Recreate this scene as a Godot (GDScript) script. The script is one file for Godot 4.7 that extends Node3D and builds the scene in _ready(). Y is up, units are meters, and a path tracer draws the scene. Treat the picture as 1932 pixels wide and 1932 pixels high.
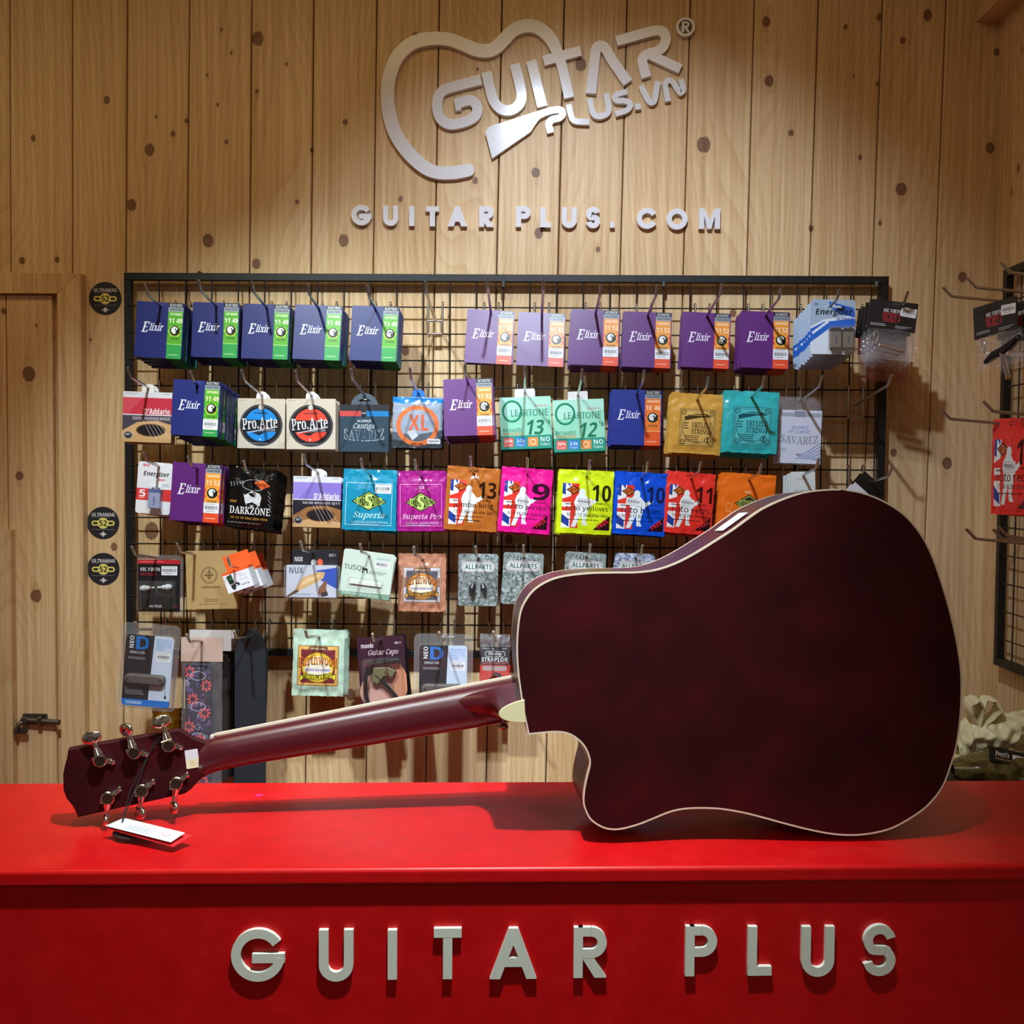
extends Node3D
# ---------------------------------------------------------------- camera: 1932 px frame, focal length 1932 px
const EYE := Vector3(0.0, 1.4623, 1.95)
const TURN := Vector3(-2.16, 0.8, 0.43)
const COUNTER_TOP := 1.045
const CEILING := 2.66
const LAMP_AT := Vector3(0.02, 2.50, 1.13)
var view: Basis
var used := {}
var rng := RandomNumberGenerator.new()
var mats := {}

func _ready() -> void:
	rng.seed = 4711
	setup_camera_and_light()
	build_room()
	build_door()
	build_right_wall_things()
	build_counter()
	build_guitar()
	build_grid()
	build_signs()
	build_stickers()
	build_products()
	build_corner_things()

func setup_camera_and_light() -> void:
	view = Basis.from_euler(Vector3(deg_to_rad(TURN.x), deg_to_rad(TURN.y), deg_to_rad(TURN.z)))
	var cam := Camera3D.new()
	cam.name = "camera"
	cam.fov = rad_to_deg(2.0 * atan(0.5))
	cam.near = 0.05
	cam.far = 30.0
	cam.transform = Transform3D(view, EYE)
	add_child(cam)
	cam.current = true
	var env := Environment.new()
	env.background_mode = Environment.BG_COLOR
	env.background_color = Color(0, 0, 0)
	env.tonemap_mode = Environment.TONE_MAPPER_LINEAR
	env.tonemap_exposure = 1.0
	env.sdfgi_enabled = true
	env.ssao_enabled = true
	env.ssil_enabled = true
	var we := WorldEnvironment.new()
	we.name = "environment"
	we.environment = env
	add_child(we)
	# ceiling spotlights out of view, placed to light the wall, counter and packs
	build_spotlight("unseen_ceiling_spotlight", LAMP_AT, Vector3(0.16, 1.46, 0.0), 34.0, 0.95, 1.75, Color(0.87, 0.93, 1.0), "unseen black ceiling spotlight aimed at the wall logo and the grid")
	build_spotlight("unseen_ceiling_spotlight", LAMP_AT + Vector3(0.0, 0.0, 0.13), Vector3(-0.14, 1.0, 0.72), 28.0, 1.0, 3.7, Color(0.93, 0.98, 1.0), "unseen black ceiling spotlight placed to light the red counter")
	build_spotlight("unseen_ceiling_spotlight", Vector3(-0.56, 2.50, 1.20), Vector3(-0.34, 1.06, 0.0), 27.0, 1.0, 2.9, Color(0.91, 0.97, 0.98), "unseen black ceiling spotlight placed to light the lower wall on the door side")
	# unseen ceiling lights, placed to light the upper wall and be mirrored in chrome
	build_panel_light(Vector3(-0.75, CEILING - 0.005, 0.95), Vector2(2.4, 0.35), 0.42, Color(1.0, 0.86, 0.58), "unseen long warm ceiling light placed to light the upper wall")
	build_panel_light(Vector3(-0.6, CEILING - 0.005, 3.3), Vector2(1.2, 0.6), 0.55, Color(1.0, 0.95, 0.88), "unseen neutral ceiling light behind the camera, placed to brighten the chrome")

# a pixel of the photograph (1932 x 1932) to a point on the upright plane z
func at(px: float, py: float, z: float) -> Vector3:
	var d := view * Vector3((px - 966.0) / 1932.0, (966.0 - py) / 1932.0, -1.0)
	return EYE + d * ((z - EYE.z) / d.z)

func at_y(px: float, py: float, y: float) -> Vector3:
	var d := view * Vector3((px - 966.0) / 1932.0, (966.0 - py) / 1932.0, -1.0)
	return EYE + d * ((y - EYE.y) / d.y)

func at_x(px: float, py: float, x: float) -> Vector3:
	var d := view * Vector3((px - 966.0) / 1932.0, (966.0 - py) / 1932.0, -1.0)
	return EYE + d * ((x - EYE.x) / d.x)

func at_plane(px: float, py: float, o: Vector3, n: Vector3) -> Vector3:
	var d := view * Vector3((px - 966.0) / 1932.0, (966.0 - py) / 1932.0, -1.0)
	return EYE + d * ((o - EYE).dot(n) / d.dot(n))

# ---------------------------------------------------------------- naming
func numbered(called: String) -> String:
	var k: int = used.get(called, 0)
	used[called] = k + 1
	return called if k == 0 else "%s_%03d" % [called, k]

func thing(called: String, label: String, category: String, where := Vector3.ZERO, group := "") -> Node3D:
	var o := Node3D.new()
	o.name = numbered(called)
	add_child(o)
	o.position = where
	tag(o, label, category, group)
	return o

func tag(o: Node, label: String, category: String, group := "") -> void:
	o.set_meta("label", label)
	o.set_meta("category", category)
	if group != "":
		o.set_meta("group", group)

func part(called: String, mesh: Mesh, m: Material, parent: Node, where := Vector3.ZERO) -> MeshInstance3D:
	var o := MeshInstance3D.new()
	o.name = called
	o.mesh = mesh
	o.material_override = m
	o.cast_shadow = GeometryInstance3D.SHADOW_CASTING_SETTING_ON
	parent.add_child(o, true)
	o.position = where
	return o

func solo(called: String, mesh: Mesh, m: Material, label: String, category: String, where := Vector3.ZERO, group := "") -> MeshInstance3D:
	var o := part(numbered(called), mesh, m, self, where)
	tag(o, label, category, group)
	return o

func structure(called: String, where := Vector3.ZERO) -> Node3D:
	var o := Node3D.new()
	o.name = called
	add_child(o)
	o.position = where
	o.set_meta("kind", "structure")
	return o

# ---------------------------------------------------------------- materials
func plain(key: String, c: Color, rough := 0.6, metal := 0.0, spec := 0.5) -> StandardMaterial3D:
	if mats.has(key):
		return mats[key]
	var m := StandardMaterial3D.new()
	m.resource_name = key
	m.albedo_color = c
	m.roughness = rough
	m.metallic = metal
	m.metallic_specular = spec
	mats[key] = m
	return m

func clear(key: String, c: Color, alpha := 0.12, rough := 0.08) -> StandardMaterial3D:
	if mats.has(key):
		return mats[key]
	var m := StandardMaterial3D.new()
	m.resource_name = key
	m.transparency = BaseMaterial3D.TRANSPARENCY_ALPHA
	m.albedo_color = Color(c.r, c.g, c.b, alpha)
	m.roughness = rough
	mats[key] = m
	return m

func noise_relief(seed_: int, freq: float, size := 256) -> NoiseTexture2D:
	var n := FastNoiseLite.new()
	n.seed = seed_
	n.frequency = freq
	n.fractal_octaves = 3
	var t := NoiseTexture2D.new()
	t.width = size
	t.height = size
	t.seamless = true
	t.noise = n
	return t

# ---------------------------------------------------------------- mesh making: front faces run clockwise, so each triangle is turned to its normal
class Maker:
	var st := SurfaceTool.new()
	func _init() -> void:
		st.begin(Mesh.PRIMITIVE_TRIANGLES)
	func v(p: Vector3, n: Vector3, uv: Vector2) -> void:
		st.set_normal(n)
		st.set_uv(uv)
		st.add_vertex(p)
	func tri3(a: Vector3, b: Vector3, c: Vector3, na: Vector3, nb: Vector3, nc: Vector3, ua := Vector2.ZERO, ub := Vector2.ZERO, uc := Vector2.ZERO) -> void:
		var flip := (b - a).cross(c - a).dot(na + nb + nc) > 0.0
		v(a, na, ua)
		if flip:
			v(c, nc, uc)
			v(b, nb, ub)
		else:
			v(b, nb, ub)
			v(c, nc, uc)
	func tri(a: Vector3, b: Vector3, c: Vector3, n: Vector3, ua := Vector2.ZERO, ub := Vector2.ZERO, uc := Vector2.ZERO) -> void:
		tri3(a, b, c, n, n, n, ua, ub, uc)
	func quad(a: Vector3, b: Vector3, c: Vector3, d: Vector3, n: Vector3, ua := Vector2.ZERO, ub := Vector2.ZERO, uc := Vector2.ZERO, ud := Vector2.ZERO) -> void:
		tri(a, b, c, n, ua, ub, uc)
		tri(a, c, d, n, ua, uc, ud)
	# a box with chamfered edges on all sides
	func box(c: Vector3, s: Vector3, ch := 0.0) -> void:
		var h := s * 0.5
		for ax in 3:
			var u := (ax + 1) % 3
			var w := (ax + 2) % 3
			for sg in [-1.0, 1.0]:
				var n := Vector3.ZERO
				n[ax] = sg
				var q := []
				for k in [[-1, -1], [1, -1], [1, 1], [-1, 1]]:
					var p := Vector3.ZERO
					p[ax] = sg * h[ax]
					p[u] = k[0] * (h[u] - ch)
					p[w] = k[1] * (h[w] - ch)
					q.append(c + p)
				quad(q[0], q[1], q[2], q[3], n, Vector2(0, 1), Vector2(1, 1), Vector2(1, 0), Vector2(0, 0))
		if ch <= 0.0:
			return
		for ax in 3:
			var u := (ax + 1) % 3
			var w := (ax + 2) % 3
			for su in [-1.0, 1.0]:
				for sw in [-1.0, 1.0]:
					var n := Vector3.ZERO
					n[u] = su
					n[w] = sw
					var q := []
					for k in [[-1, 0], [1, 0], [1, 1], [-1, 1]]:
						var p := Vector3.ZERO
						p[ax] = k[0] * (h[ax] - ch)
						p[u] = su * (h[u] - (ch if k[1] == 1 else 0.0))
						p[w] = sw * (h[w] - (0.0 if k[1] == 1 else ch))
						q.append(c + p)
					quad(q[0], q[1], q[2], q[3], n.normalized())
		for sx in [-1.0, 1.0]:
			for sy in [-1.0, 1.0]:
				for sz in [-1.0, 1.0]:
					var s3 := Vector3(sx, sy, sz)
					var a := c + s3 * Vector3(h.x, h.y - ch, h.z - ch)
					var b := c + s3 * Vector3(h.x - ch, h.y, h.z - ch)
					var d := c + s3 * Vector3(h.x - ch, h.y - ch, h.z)
					tri(a, b, d, s3.normalized())
	# a polygon (with at most one hole) from z0 (back) to z1 (front); uv over the given rectangle, y down
	func slab(poly: PackedVector2Array, hole: PackedVector2Array, z0: float, z1: float, uvr: Rect2, bev := 0.0) -> void:
		var outer := poly
		if Geometry2D.is_polygon_clockwise(outer):
			outer = outer.duplicate()
			outer.reverse()
		var face := outer
		if bev > 0.0:
			var sh := Geometry2D.offset_polygon(outer, -bev)
			if sh.size() == 1 and sh[0].size() > 2:
				face = sh[0]
		var uvof := func(p: Vector2) -> Vector2: return Vector2((p.x - uvr.position.x) / uvr.size.x, 1.0 - (p.y - uvr.position.y) / uvr.size.y)
		var ring := func(f: PackedVector2Array) -> PackedVector2Array:
			if hole.size() < 3:
				return f
			var hh := hole.duplicate()
			if not Geometry2D.is_polygon_clockwise(hh):
				hh.reverse()
			# bridge from the highest point of the hole to the nearest outline point
			var best := 1e9
			var bi := 0
			var bj := 0
			for i in f.size():
				for j in hh.size():
					var dd := f[i].distance_squared_to(hh[j])
					if dd < best:
						best = dd
						bi = i
						bj = j
			var r := PackedVector2Array()
			for i in bi + 1:
				r.append(f[i])
			for j in hh.size():
				r.append(hh[(bj + j) % hh.size()])
			var t := (hh[bj] - f[bi]).orthogonal().normalized() * 1e-5
			r.append(hh[bj] - t)
			r.append(f[bi] - t)
			for i in range(bi + 1, f.size()):
				r.append(f[i])
			return r
		for side in 2:
			var z := z1 if side == 0 else z0
			var pts: PackedVector2Array = ring.call(face if side == 0 else outer)
			var idx := Geometry2D.triangulate_polygon(pts)
			if idx.is_empty():
				pts = face if side == 0 else outer
				idx = Geometry2D.triangulate_polygon(pts)
			var n := Vector3(0, 0, 1 if side == 0 else -1)
			for k in range(0, idx.size(), 3):
				var a := pts[idx[k]]
				var b := pts[idx[k + 1]]
				var c := pts[idx[k + 2]]
				tri(Vector3(a.x, a.y, z), Vector3(b.x, b.y, z), Vector3(c.x, c.y, z), n, uvof.call(a), uvof.call(b), uvof.call(c))
		for which in 2:
			var loop := outer if which == 0 else hole
			if loop.size() < 3:
				continue
			var cw := Geometry2D.is_polygon_clockwise(loop)
			for i in loop.size():
				var a := loop[i]
				var b := loop[(i + 1) % loop.size()]
				var e := (b - a).normalized()
				var n2 := Vector2(e.y, -e.x)
				if cw:
					n2 = -n2
				if which == 1:
					n2 = -n2
				var zt := z1 - (bev if which == 0 else 0.0)
				quad(Vector3(a.x, a.y, z0), Vector3(b.x, b.y, z0), Vector3(b.x, b.y, zt), Vector3(a.x, a.y, zt), Vector3(n2.x, n2.y, 0), uvof.call(a), uvof.call(b), uvof.call(b), uvof.call(a))
		if bev > 0.0 and face != outer:
			# the chamfer: each face point to the nearest outline points
			var m := face.size()
			for i in m:
				var a := face[i]
				var b := face[(i + 1) % m]
				var oa := near_on(outer, a)
				var ob := near_on(outer, b)
				var mid := ((oa + ob) - (a + b))
				var n3 := Vector3(mid.x, mid.y, 0).normalized() + Vector3(0, 0, 1)
				quad(Vector3(a.x, a.y, z1), Vector3(b.x, b.y, z1), Vector3(ob.x, ob.y, z1 - bev), Vector3(oa.x, oa.y, z1 - bev), n3.normalized(), uvof.call(a), uvof.call(b), uvof.call(ob), uvof.call(oa))
	func near_on(loop: PackedVector2Array, p: Vector2) -> Vector2:
		var best := 1e9
		var q := p
		for i in loop.size():
			var c := Geometry2D.get_closest_point_to_segment(p, loop[i], loop[(i + 1) % loop.size()])
			var d := c.distance_squared_to(p)
			if d < best:
				best = d
				q = c
		return q
	# rows of points (all the same length) as a smooth skin; out says which way it faces at (i, j)
	func skin(rows: Array, closed: bool, flip := false, uvs: Array = []) -> void:
		var nr := rows.size()
		var nc: int = rows[0].size()
		var nor := []
		for i in nr:
			var line := PackedVector3Array()
			for j in nc:
				var i0 := maxi(i - 1, 0)
				var i1 := mini(i + 1, nr - 1)
				var j0 := (j - 1 + nc) % nc if closed else maxi(j - 1, 0)
				var j1 := (j + 1) % nc if closed else mini(j + 1, nc - 1)
				var du: Vector3 = rows[i][j1] - rows[i][j0]
				var dv: Vector3 = rows[i1][j] - rows[i0][j]
				var n := du.cross(dv)
				if n.length_squared() < 1e-18:
					n = Vector3(0, 0, 1)
				n = n.normalized()
				line.append(-n if flip else n)
			nor.append(line)
		for i in nr - 1:
			for j in (nc if closed else nc - 1):
				var k := (j + 1) % nc
				var ua := Vector2.ZERO
				var ub := Vector2.ZERO
				var uc := Vector2.ZERO
				var ud := Vector2.ZERO
				if not uvs.is_empty():
					ua = uvs[i][j]
					ub = uvs[i][k]
					uc = uvs[i + 1][k]
					ud = uvs[i + 1][j]
				tri3(rows[i][j], rows[i][k], rows[i + 1][k], nor[i][j], nor[i][k], nor[i + 1][k], ua, ub, uc)
				tri3(rows[i][j], rows[i + 1][k], rows[i + 1][j], nor[i][j], nor[i + 1][k], nor[i + 1][j], ua, uc, ud)
	# a smooth skin that leaves the four middle cells of one row open
	func skin_except(rows: Array, uvs: Array, flip: bool, cut: int) -> void:
		if cut < 0:
			skin(rows, false, flip, uvs)
			return
		var nr := rows.size()
		var nc: int = rows[0].size()
		var a := nc / 2 - 2
		var b := nc / 2 + 2
		skin(rows.slice(0, cut + 1), false, flip, uvs.slice(0, cut + 1))
		skin(rows.slice(cut + 1, nr), false, flip, uvs.slice(cut + 1, nr))
		for h in [[0, a + 1], [b, nc]]:
			skin([rows[cut].slice(h[0], h[1]), rows[cut + 1].slice(h[0], h[1])], false, flip, [uvs[cut].slice(h[0], h[1]), uvs[cut + 1].slice(h[0], h[1])])
	func tube(path: PackedVector3Array, rad: float, sides := 8, caps := true) -> void:
		var rows := []
		var side := Vector3.ZERO
		for i in path.size():
			var d := (path[mini(i + 1, path.size() - 1)] - path[maxi(i - 1, 0)]).normalized()
			if side == Vector3.ZERO:
				side = d.cross(Vector3(0.31, 0.9, 0.17)).normalized()
			side = (side - d * side.dot(d)).normalized()
			var up := d.cross(side)
			var line := PackedVector3Array()
			for k in sides:
				var a := TAU * k / sides
				line.append(path[i] + (side * cos(a) + up * sin(a)) * rad)
			rows.append(line)
		for i in rows.size() - 1:
			for k in sides:
				var l := (k + 1) % sides
				var na: Vector3 = (rows[i][k] - path[i]) / rad
				var nb: Vector3 = (rows[i][l] - path[i]) / rad
				var nc: Vector3 = (rows[i + 1][l] - path[i + 1]) / rad
				var nd: Vector3 = (rows[i + 1][k] - path[i + 1]) / rad
				tri3(rows[i][k], rows[i][l], rows[i + 1][l], na, nb, nc)
				tri3(rows[i][k], rows[i + 1][l], rows[i + 1][k], na, nc, nd)
		if caps:
			for e in [0, path.size() - 1]:
				var n := (path[0] - path[1]).normalized() if e == 0 else (path[e] - path[e - 1]).normalized()
				for k in sides:
					tri(path[e], rows[e][k], rows[e][(k + 1) % sides], n)
	# profile of (radius, height) turned round the axis through o along ax
	func lathe(o: Vector3, ax: Vector3, prof: Array, sides := 16) -> void:
		var x := ax.cross(Vector3(0.31, 0.2, 0.93)).normalized()
		var y := ax.cross(x).normalized()
		for i in prof.size() - 1:
			var p: Vector2 = prof[i]
			var q: Vector2 = prof[i + 1]
			var t := q - p
			var n2 := Vector2(t.y, -t.x).normalized()
			for k in sides:
				var a := TAU * k / sides
				var b := TAU * (k + 1) / sides
				var da := x * cos(a) + y * sin(a)
				var db := x * cos(b) + y * sin(b)
				var na := da * n2.x + ax * n2.y
				var nb := db * n2.x + ax * n2.y
				var A := o + da * p.x + ax * p.y
				var B := o + db * p.x + ax * p.y
				var C := o + db * q.x + ax * q.y
				var D := o + da * q.x + ax * q.y
				if p.x > 1e-7:
					tri3(A, B, C, na, nb, nb)
				if q.x > 1e-7:
					tri3(A, C, D, na, nb, na)
	func done() -> ArrayMesh:
		return st.commit()

func box_mesh(s: Vector3, ch := 0.0, c := Vector3.ZERO) -> ArrayMesh:
	var k := Maker.new()
	k.box(c, s, ch)
	return k.done()

func tube_mesh(path: Array, rad: float, sides := 8) -> ArrayMesh:
	var k := Maker.new()
	k.tube(PackedVector3Array(path), rad, sides)
	return k.done()

func slab_mesh(poly: PackedVector2Array, hole: PackedVector2Array, z0: float, z1: float, uvr: Rect2, bev := 0.0) -> ArrayMesh:
	var k := Maker.new()
	k.slab(poly, hole, z0, z1, uvr, bev)
	return k.done()

func rounded(w: float, h: float, r: float, c := Vector2.ZERO, n := 4) -> PackedVector2Array:
	var p := PackedVector2Array()
	var r2 := minf(r, minf(w, h) * 0.499)
	if r2 < 1e-5:
		return PackedVector2Array([c + Vector2(w, h) * 0.5, c + Vector2(-w, h) * 0.5, c + Vector2(-w, -h) * 0.5, c + Vector2(w, -h) * 0.5])
	for q in 4:
		var o := Vector2((w * 0.5 - r2) * (1 if q in [0, 3] else -1), (h * 0.5 - r2) * (1 if q < 2 else -1))
		for k in n + 1:
			var a := PI * 0.5 * (q + float(k) / n)
			p.append(c + o + Vector2(cos(a), sin(a)) * r2)
	return p

func disc(r: float, c := Vector2.ZERO, n := 20, ry := -1.0) -> PackedVector2Array:
	var p := PackedVector2Array()
	for k in n:
		var a := TAU * k / n
		p.append(c + Vector2(cos(a) * r, sin(a) * (r if ry < 0.0 else ry)))
	return p

func smooth_loop(pts: PackedVector2Array, per := 4) -> PackedVector2Array:
	var out := PackedVector2Array()
	var n := pts.size()
	for i in n:
		for k in per:
			out.append(pts[i].cubic_interpolate(pts[(i + 1) % n], pts[(i - 1 + n) % n], pts[(i + 2) % n], float(k) / per))
	return out

func smooth_path(pts: PackedVector2Array, per := 6) -> PackedVector2Array:
	var out := PackedVector2Array()
	var n := pts.size()
	for i in n - 1:
		for k in per:
			out.append(pts[i].cubic_interpolate(pts[i + 1], pts[maxi(i - 1, 0)], pts[mini(i + 2, n - 1)], float(k) / per))
	out.append(pts[n - 1])
	return out

# a stroke of letter: band of the given widths along a path, from z0 to z1
func band(k: Maker, path: PackedVector2Array, widths: PackedFloat32Array, z0: float, z1: float, closed := false, round_start := false) -> void:
	var n := path.size()
	var l := PackedVector2Array()
	var r := PackedVector2Array()
	for i in n:
		var a := path[(i - 1 + n) % n] if closed else path[maxi(i - 1, 0)]
		var b := path[(i + 1) % n] if closed else path[mini(i + 1, n - 1)]
		var d0 := (path[i] - a).normalized()
		var d1 := (b - path[i]).normalized()
		if d0 == Vector2.ZERO:
			d0 = d1
		if d1 == Vector2.ZERO:
			d1 = d0
		var t := (d0 + d1).normalized()
		var o := Vector2(-t.y, t.x)
		var stretch := 1.0 / maxf(0.45, absf(o.dot(Vector2(-d1.y, d1.x))))
		var w := widths[mini(i, widths.size() - 1)] * 0.5 * stretch
		l.append(path[i] + o * w)
		r.append(path[i] - o * w)
	for i in (n if closed else n - 1):
		var j := (i + 1) % n
		k.quad(Vector3(l[i].x, l[i].y, z1), Vector3(l[j].x, l[j].y, z1), Vector3(r[j].x, r[j].y, z1), Vector3(r[i].x, r[i].y, z1), Vector3(0, 0, 1))
		var d := (path[j] - path[i]).normalized()
		var o := Vector3(-d.y, d.x, 0)
		k.quad(Vector3(l[i].x, l[i].y, z0), Vector3(l[j].x, l[j].y, z0), Vector3(l[j].x, l[j].y, z1), Vector3(l[i].x, l[i].y, z1), o)
		k.quad(Vector3(r[i].x, r[i].y, z0), Vector3(r[j].x, r[j].y, z0), Vector3(r[j].x, r[j].y, z1), Vector3(r[i].x, r[i].y, z1), -o)
	if not closed:
		for e in 2:
			var i := 0 if e == 0 else n - 1
			var d := (path[0] - path[1]).normalized() if e == 0 else (path[n - 1] - path[n - 2]).normalized()
			if e == 0 and round_start:
				var cap := PackedVector2Array()
				for q in 9:
					var a := PI * q / 8.0
					cap.append(path[0] + (l[0] - path[0]) * cos(a) + d * (l[0] - path[0]).length() * sin(a))
				for q in 8:
					k.tri(Vector3(path[0].x, path[0].y, z1), Vector3(cap[q].x, cap[q].y, z1), Vector3(cap[q + 1].x, cap[q + 1].y, z1), Vector3(0, 0, 1))
					var mm := (cap[q] + cap[q + 1]) * 0.5 - path[0]
					k.quad(Vector3(cap[q].x, cap[q].y, z0), Vector3(cap[q + 1].x, cap[q + 1].y, z0), Vector3(cap[q + 1].x, cap[q + 1].y, z1), Vector3(cap[q].x, cap[q].y, z1), Vector3(mm.x, mm.y, 0).normalized())
			else:
				k.quad(Vector3(l[i].x, l[i].y, z0), Vector3(r[i].x, r[i].y, z0), Vector3(r[i].x, r[i].y, z1), Vector3(l[i].x, l[i].y, z1), Vector3(d.x, d.y, 0))

# ---------------------------------------------------------------- lamps
func build_spotlight(called: String, where: Vector3, target: Vector3, half_angle: float, soft: float, energy: float, c: Color, label: String) -> void:
	var t := thing(called, label, "spotlight", where)
	var d := (target - where).normalized()
	var black := plain("lamp_black", Color(0.03, 0.03, 0.03), 0.5)
	var k := Maker.new()
	k.lathe(Vector3.ZERO, -d, [Vector2(0.0, 0.13), Vector2(0.035, 0.13), Vector2(0.045, 0.11), Vector2(0.045, 0.012), Vector2(0.041, 0.012), Vector2(0.041, 0.03), Vector2(0.0, 0.03)], 24)
	part("housing", k.done(), black, t)
	var g := Maker.new()
	g.lathe(Vector3.ZERO, -d, [Vector2(0.0, 0.024), Vector2(0.036, 0.024)], 8)
	var glow := StandardMaterial3D.new()
	glow.resource_name = "lamp_glow"
	glow.albedo_color = Color(1, 1, 1)
	glow.emission_enabled = true
	glow.emission = c
	glow.emission_energy_multiplier = 6.0
	part("lamp_lens", g.done(), glow, t)
	var up := CEILING - where.y
	part("stem", tube_mesh([-d * 0.10, Vector3(-d.x * 0.10, up, -d.z * 0.10)], 0.009, 10), black, t)
	part("ceiling_rose", box_mesh(Vector3(0.09, 0.02, 0.09), 0.003, Vector3(-d.x * 0.10, up - 0.01, -d.z * 0.10)), black, t)
	var l := SpotLight3D.new()
	l.name = "spot"
	l.light_color = c
	l.light_energy = energy
	l.light_size = 0.022
	l.spot_angle = half_angle
	l.spot_angle_attenuation = soft
	l.spot_range = 9.0
	l.spot_attenuation = 2.0
	l.shadow_enabled = true
	t.add_child(l)
	l.position = Vector3.ZERO
	l.look_at(where + d, Vector3(0, 0.3, 1))

func build_panel_light(where: Vector3, s: Vector2, energy: float, c: Color, label: String) -> void:  # a ceiling light out of view, placed for the brightness it gives
	var t := thing("unseen_ceiling_light", label, "ceiling light", where, "unseen ceiling lights placed to light the room")
	part("frame", box_mesh(Vector3(s.x + 0.04, 0.012, s.y + 0.04), 0.002, Vector3(0, -0.004, 0)), plain("panel_frame", Color(0.85, 0.85, 0.85), 0.5), t)
	var glow := StandardMaterial3D.new()
	glow.resource_name = "panel_light_glow"
	glow.albedo_color = Color(0.9, 0.9, 0.9)
	glow.emission_enabled = true
	glow.emission = c
	glow.emission_energy_multiplier = 1.2
	var q := Maker.new()
	q.quad(Vector3(-s.x * 0.5, -0.0125, -s.y * 0.5), Vector3(s.x * 0.5, -0.0125, -s.y * 0.5), Vector3(s.x * 0.5, -0.0125, s.y * 0.5), Vector3(-s.x * 0.5, -0.0125, s.y * 0.5), Vector3(0, -1, 0))
	part("diffuser_light", q.done(), glow, t)
	var l := AreaLight3D.new()
	l.name = "area"
	l.area_size = s
	l.area_normalize_energy = true
	l.light_color = c
	l.light_energy = energy
	l.area_range = 9.0
	l.shadow_enabled = true
	t.add_child(l)
	l.position = Vector3(0, -0.02, 0)
	l.rotation_degrees = Vector3(-90, 0, 0)

# ---------------------------------------------------------------- pine boards
# knots of the wall boards: where they lie in the photograph (x, y, radius)
const KNOTS := [62, 260, 5, 201, 188, 7, 294, 220, 3, 326, 252, 5, 351, 227, 4, 281, 282, 11, 417, 55, 3, 436, 99, 3, 390, 141, 3, 410, 197, 3, 427, 267, 4,
	486, 72, 12, 484, 172, 4, 588, 282, 4, 248, 386, 10, 392, 453, 11, 483, 497, 9, 648, 453, 10, 755, 375, 5, 783, 67, 6, 651, 230, 5, 1010, 325, 9, 1095, 121, 11, 1016, 439, 9,
	1327, 272, 13, 1117, 408, 11, 1445, 40, 8, 1450, 152, 9, 1492, 250, 6, 1595, 50, 4, 1659, 32, 6, 1610, 142, 3, 1655, 158, 4, 1703, 75, 6, 1750, 28, 9, 1622, 296, 4,
	1700, 356, 11, 1868, 278, 9, 1880, 97, 6, 1815, 522, 9, 41, 491, 6, 107, 489, 5, 215, 1031, 7, 285, 1001, 15, 764, 661, 8, 960, 1017, 8, 1685, 853, 7, 1786, 873, 10,
	896, 340, 6, 530, 640, 7, 1383, 590, 7, 660, 1310, 10, 1240, 700, 6, 1700, 1010, 8, 1660, 420, 4, 1530, 430, 5, 540, 120, 3, 560, 380, 4, 900, 130, 3, 170, 640, 3, 1128, 470, 5,
	60, 706, 13, 42, 897, 8, 73, 1122, 11, 74, 615, 3, 12, 588, 5]
var board_mat: StandardMaterial3D
var board_u0 := -1.04
var board_w := 2.08
var board_top := 2.42
var board_h := 1.66

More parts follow.
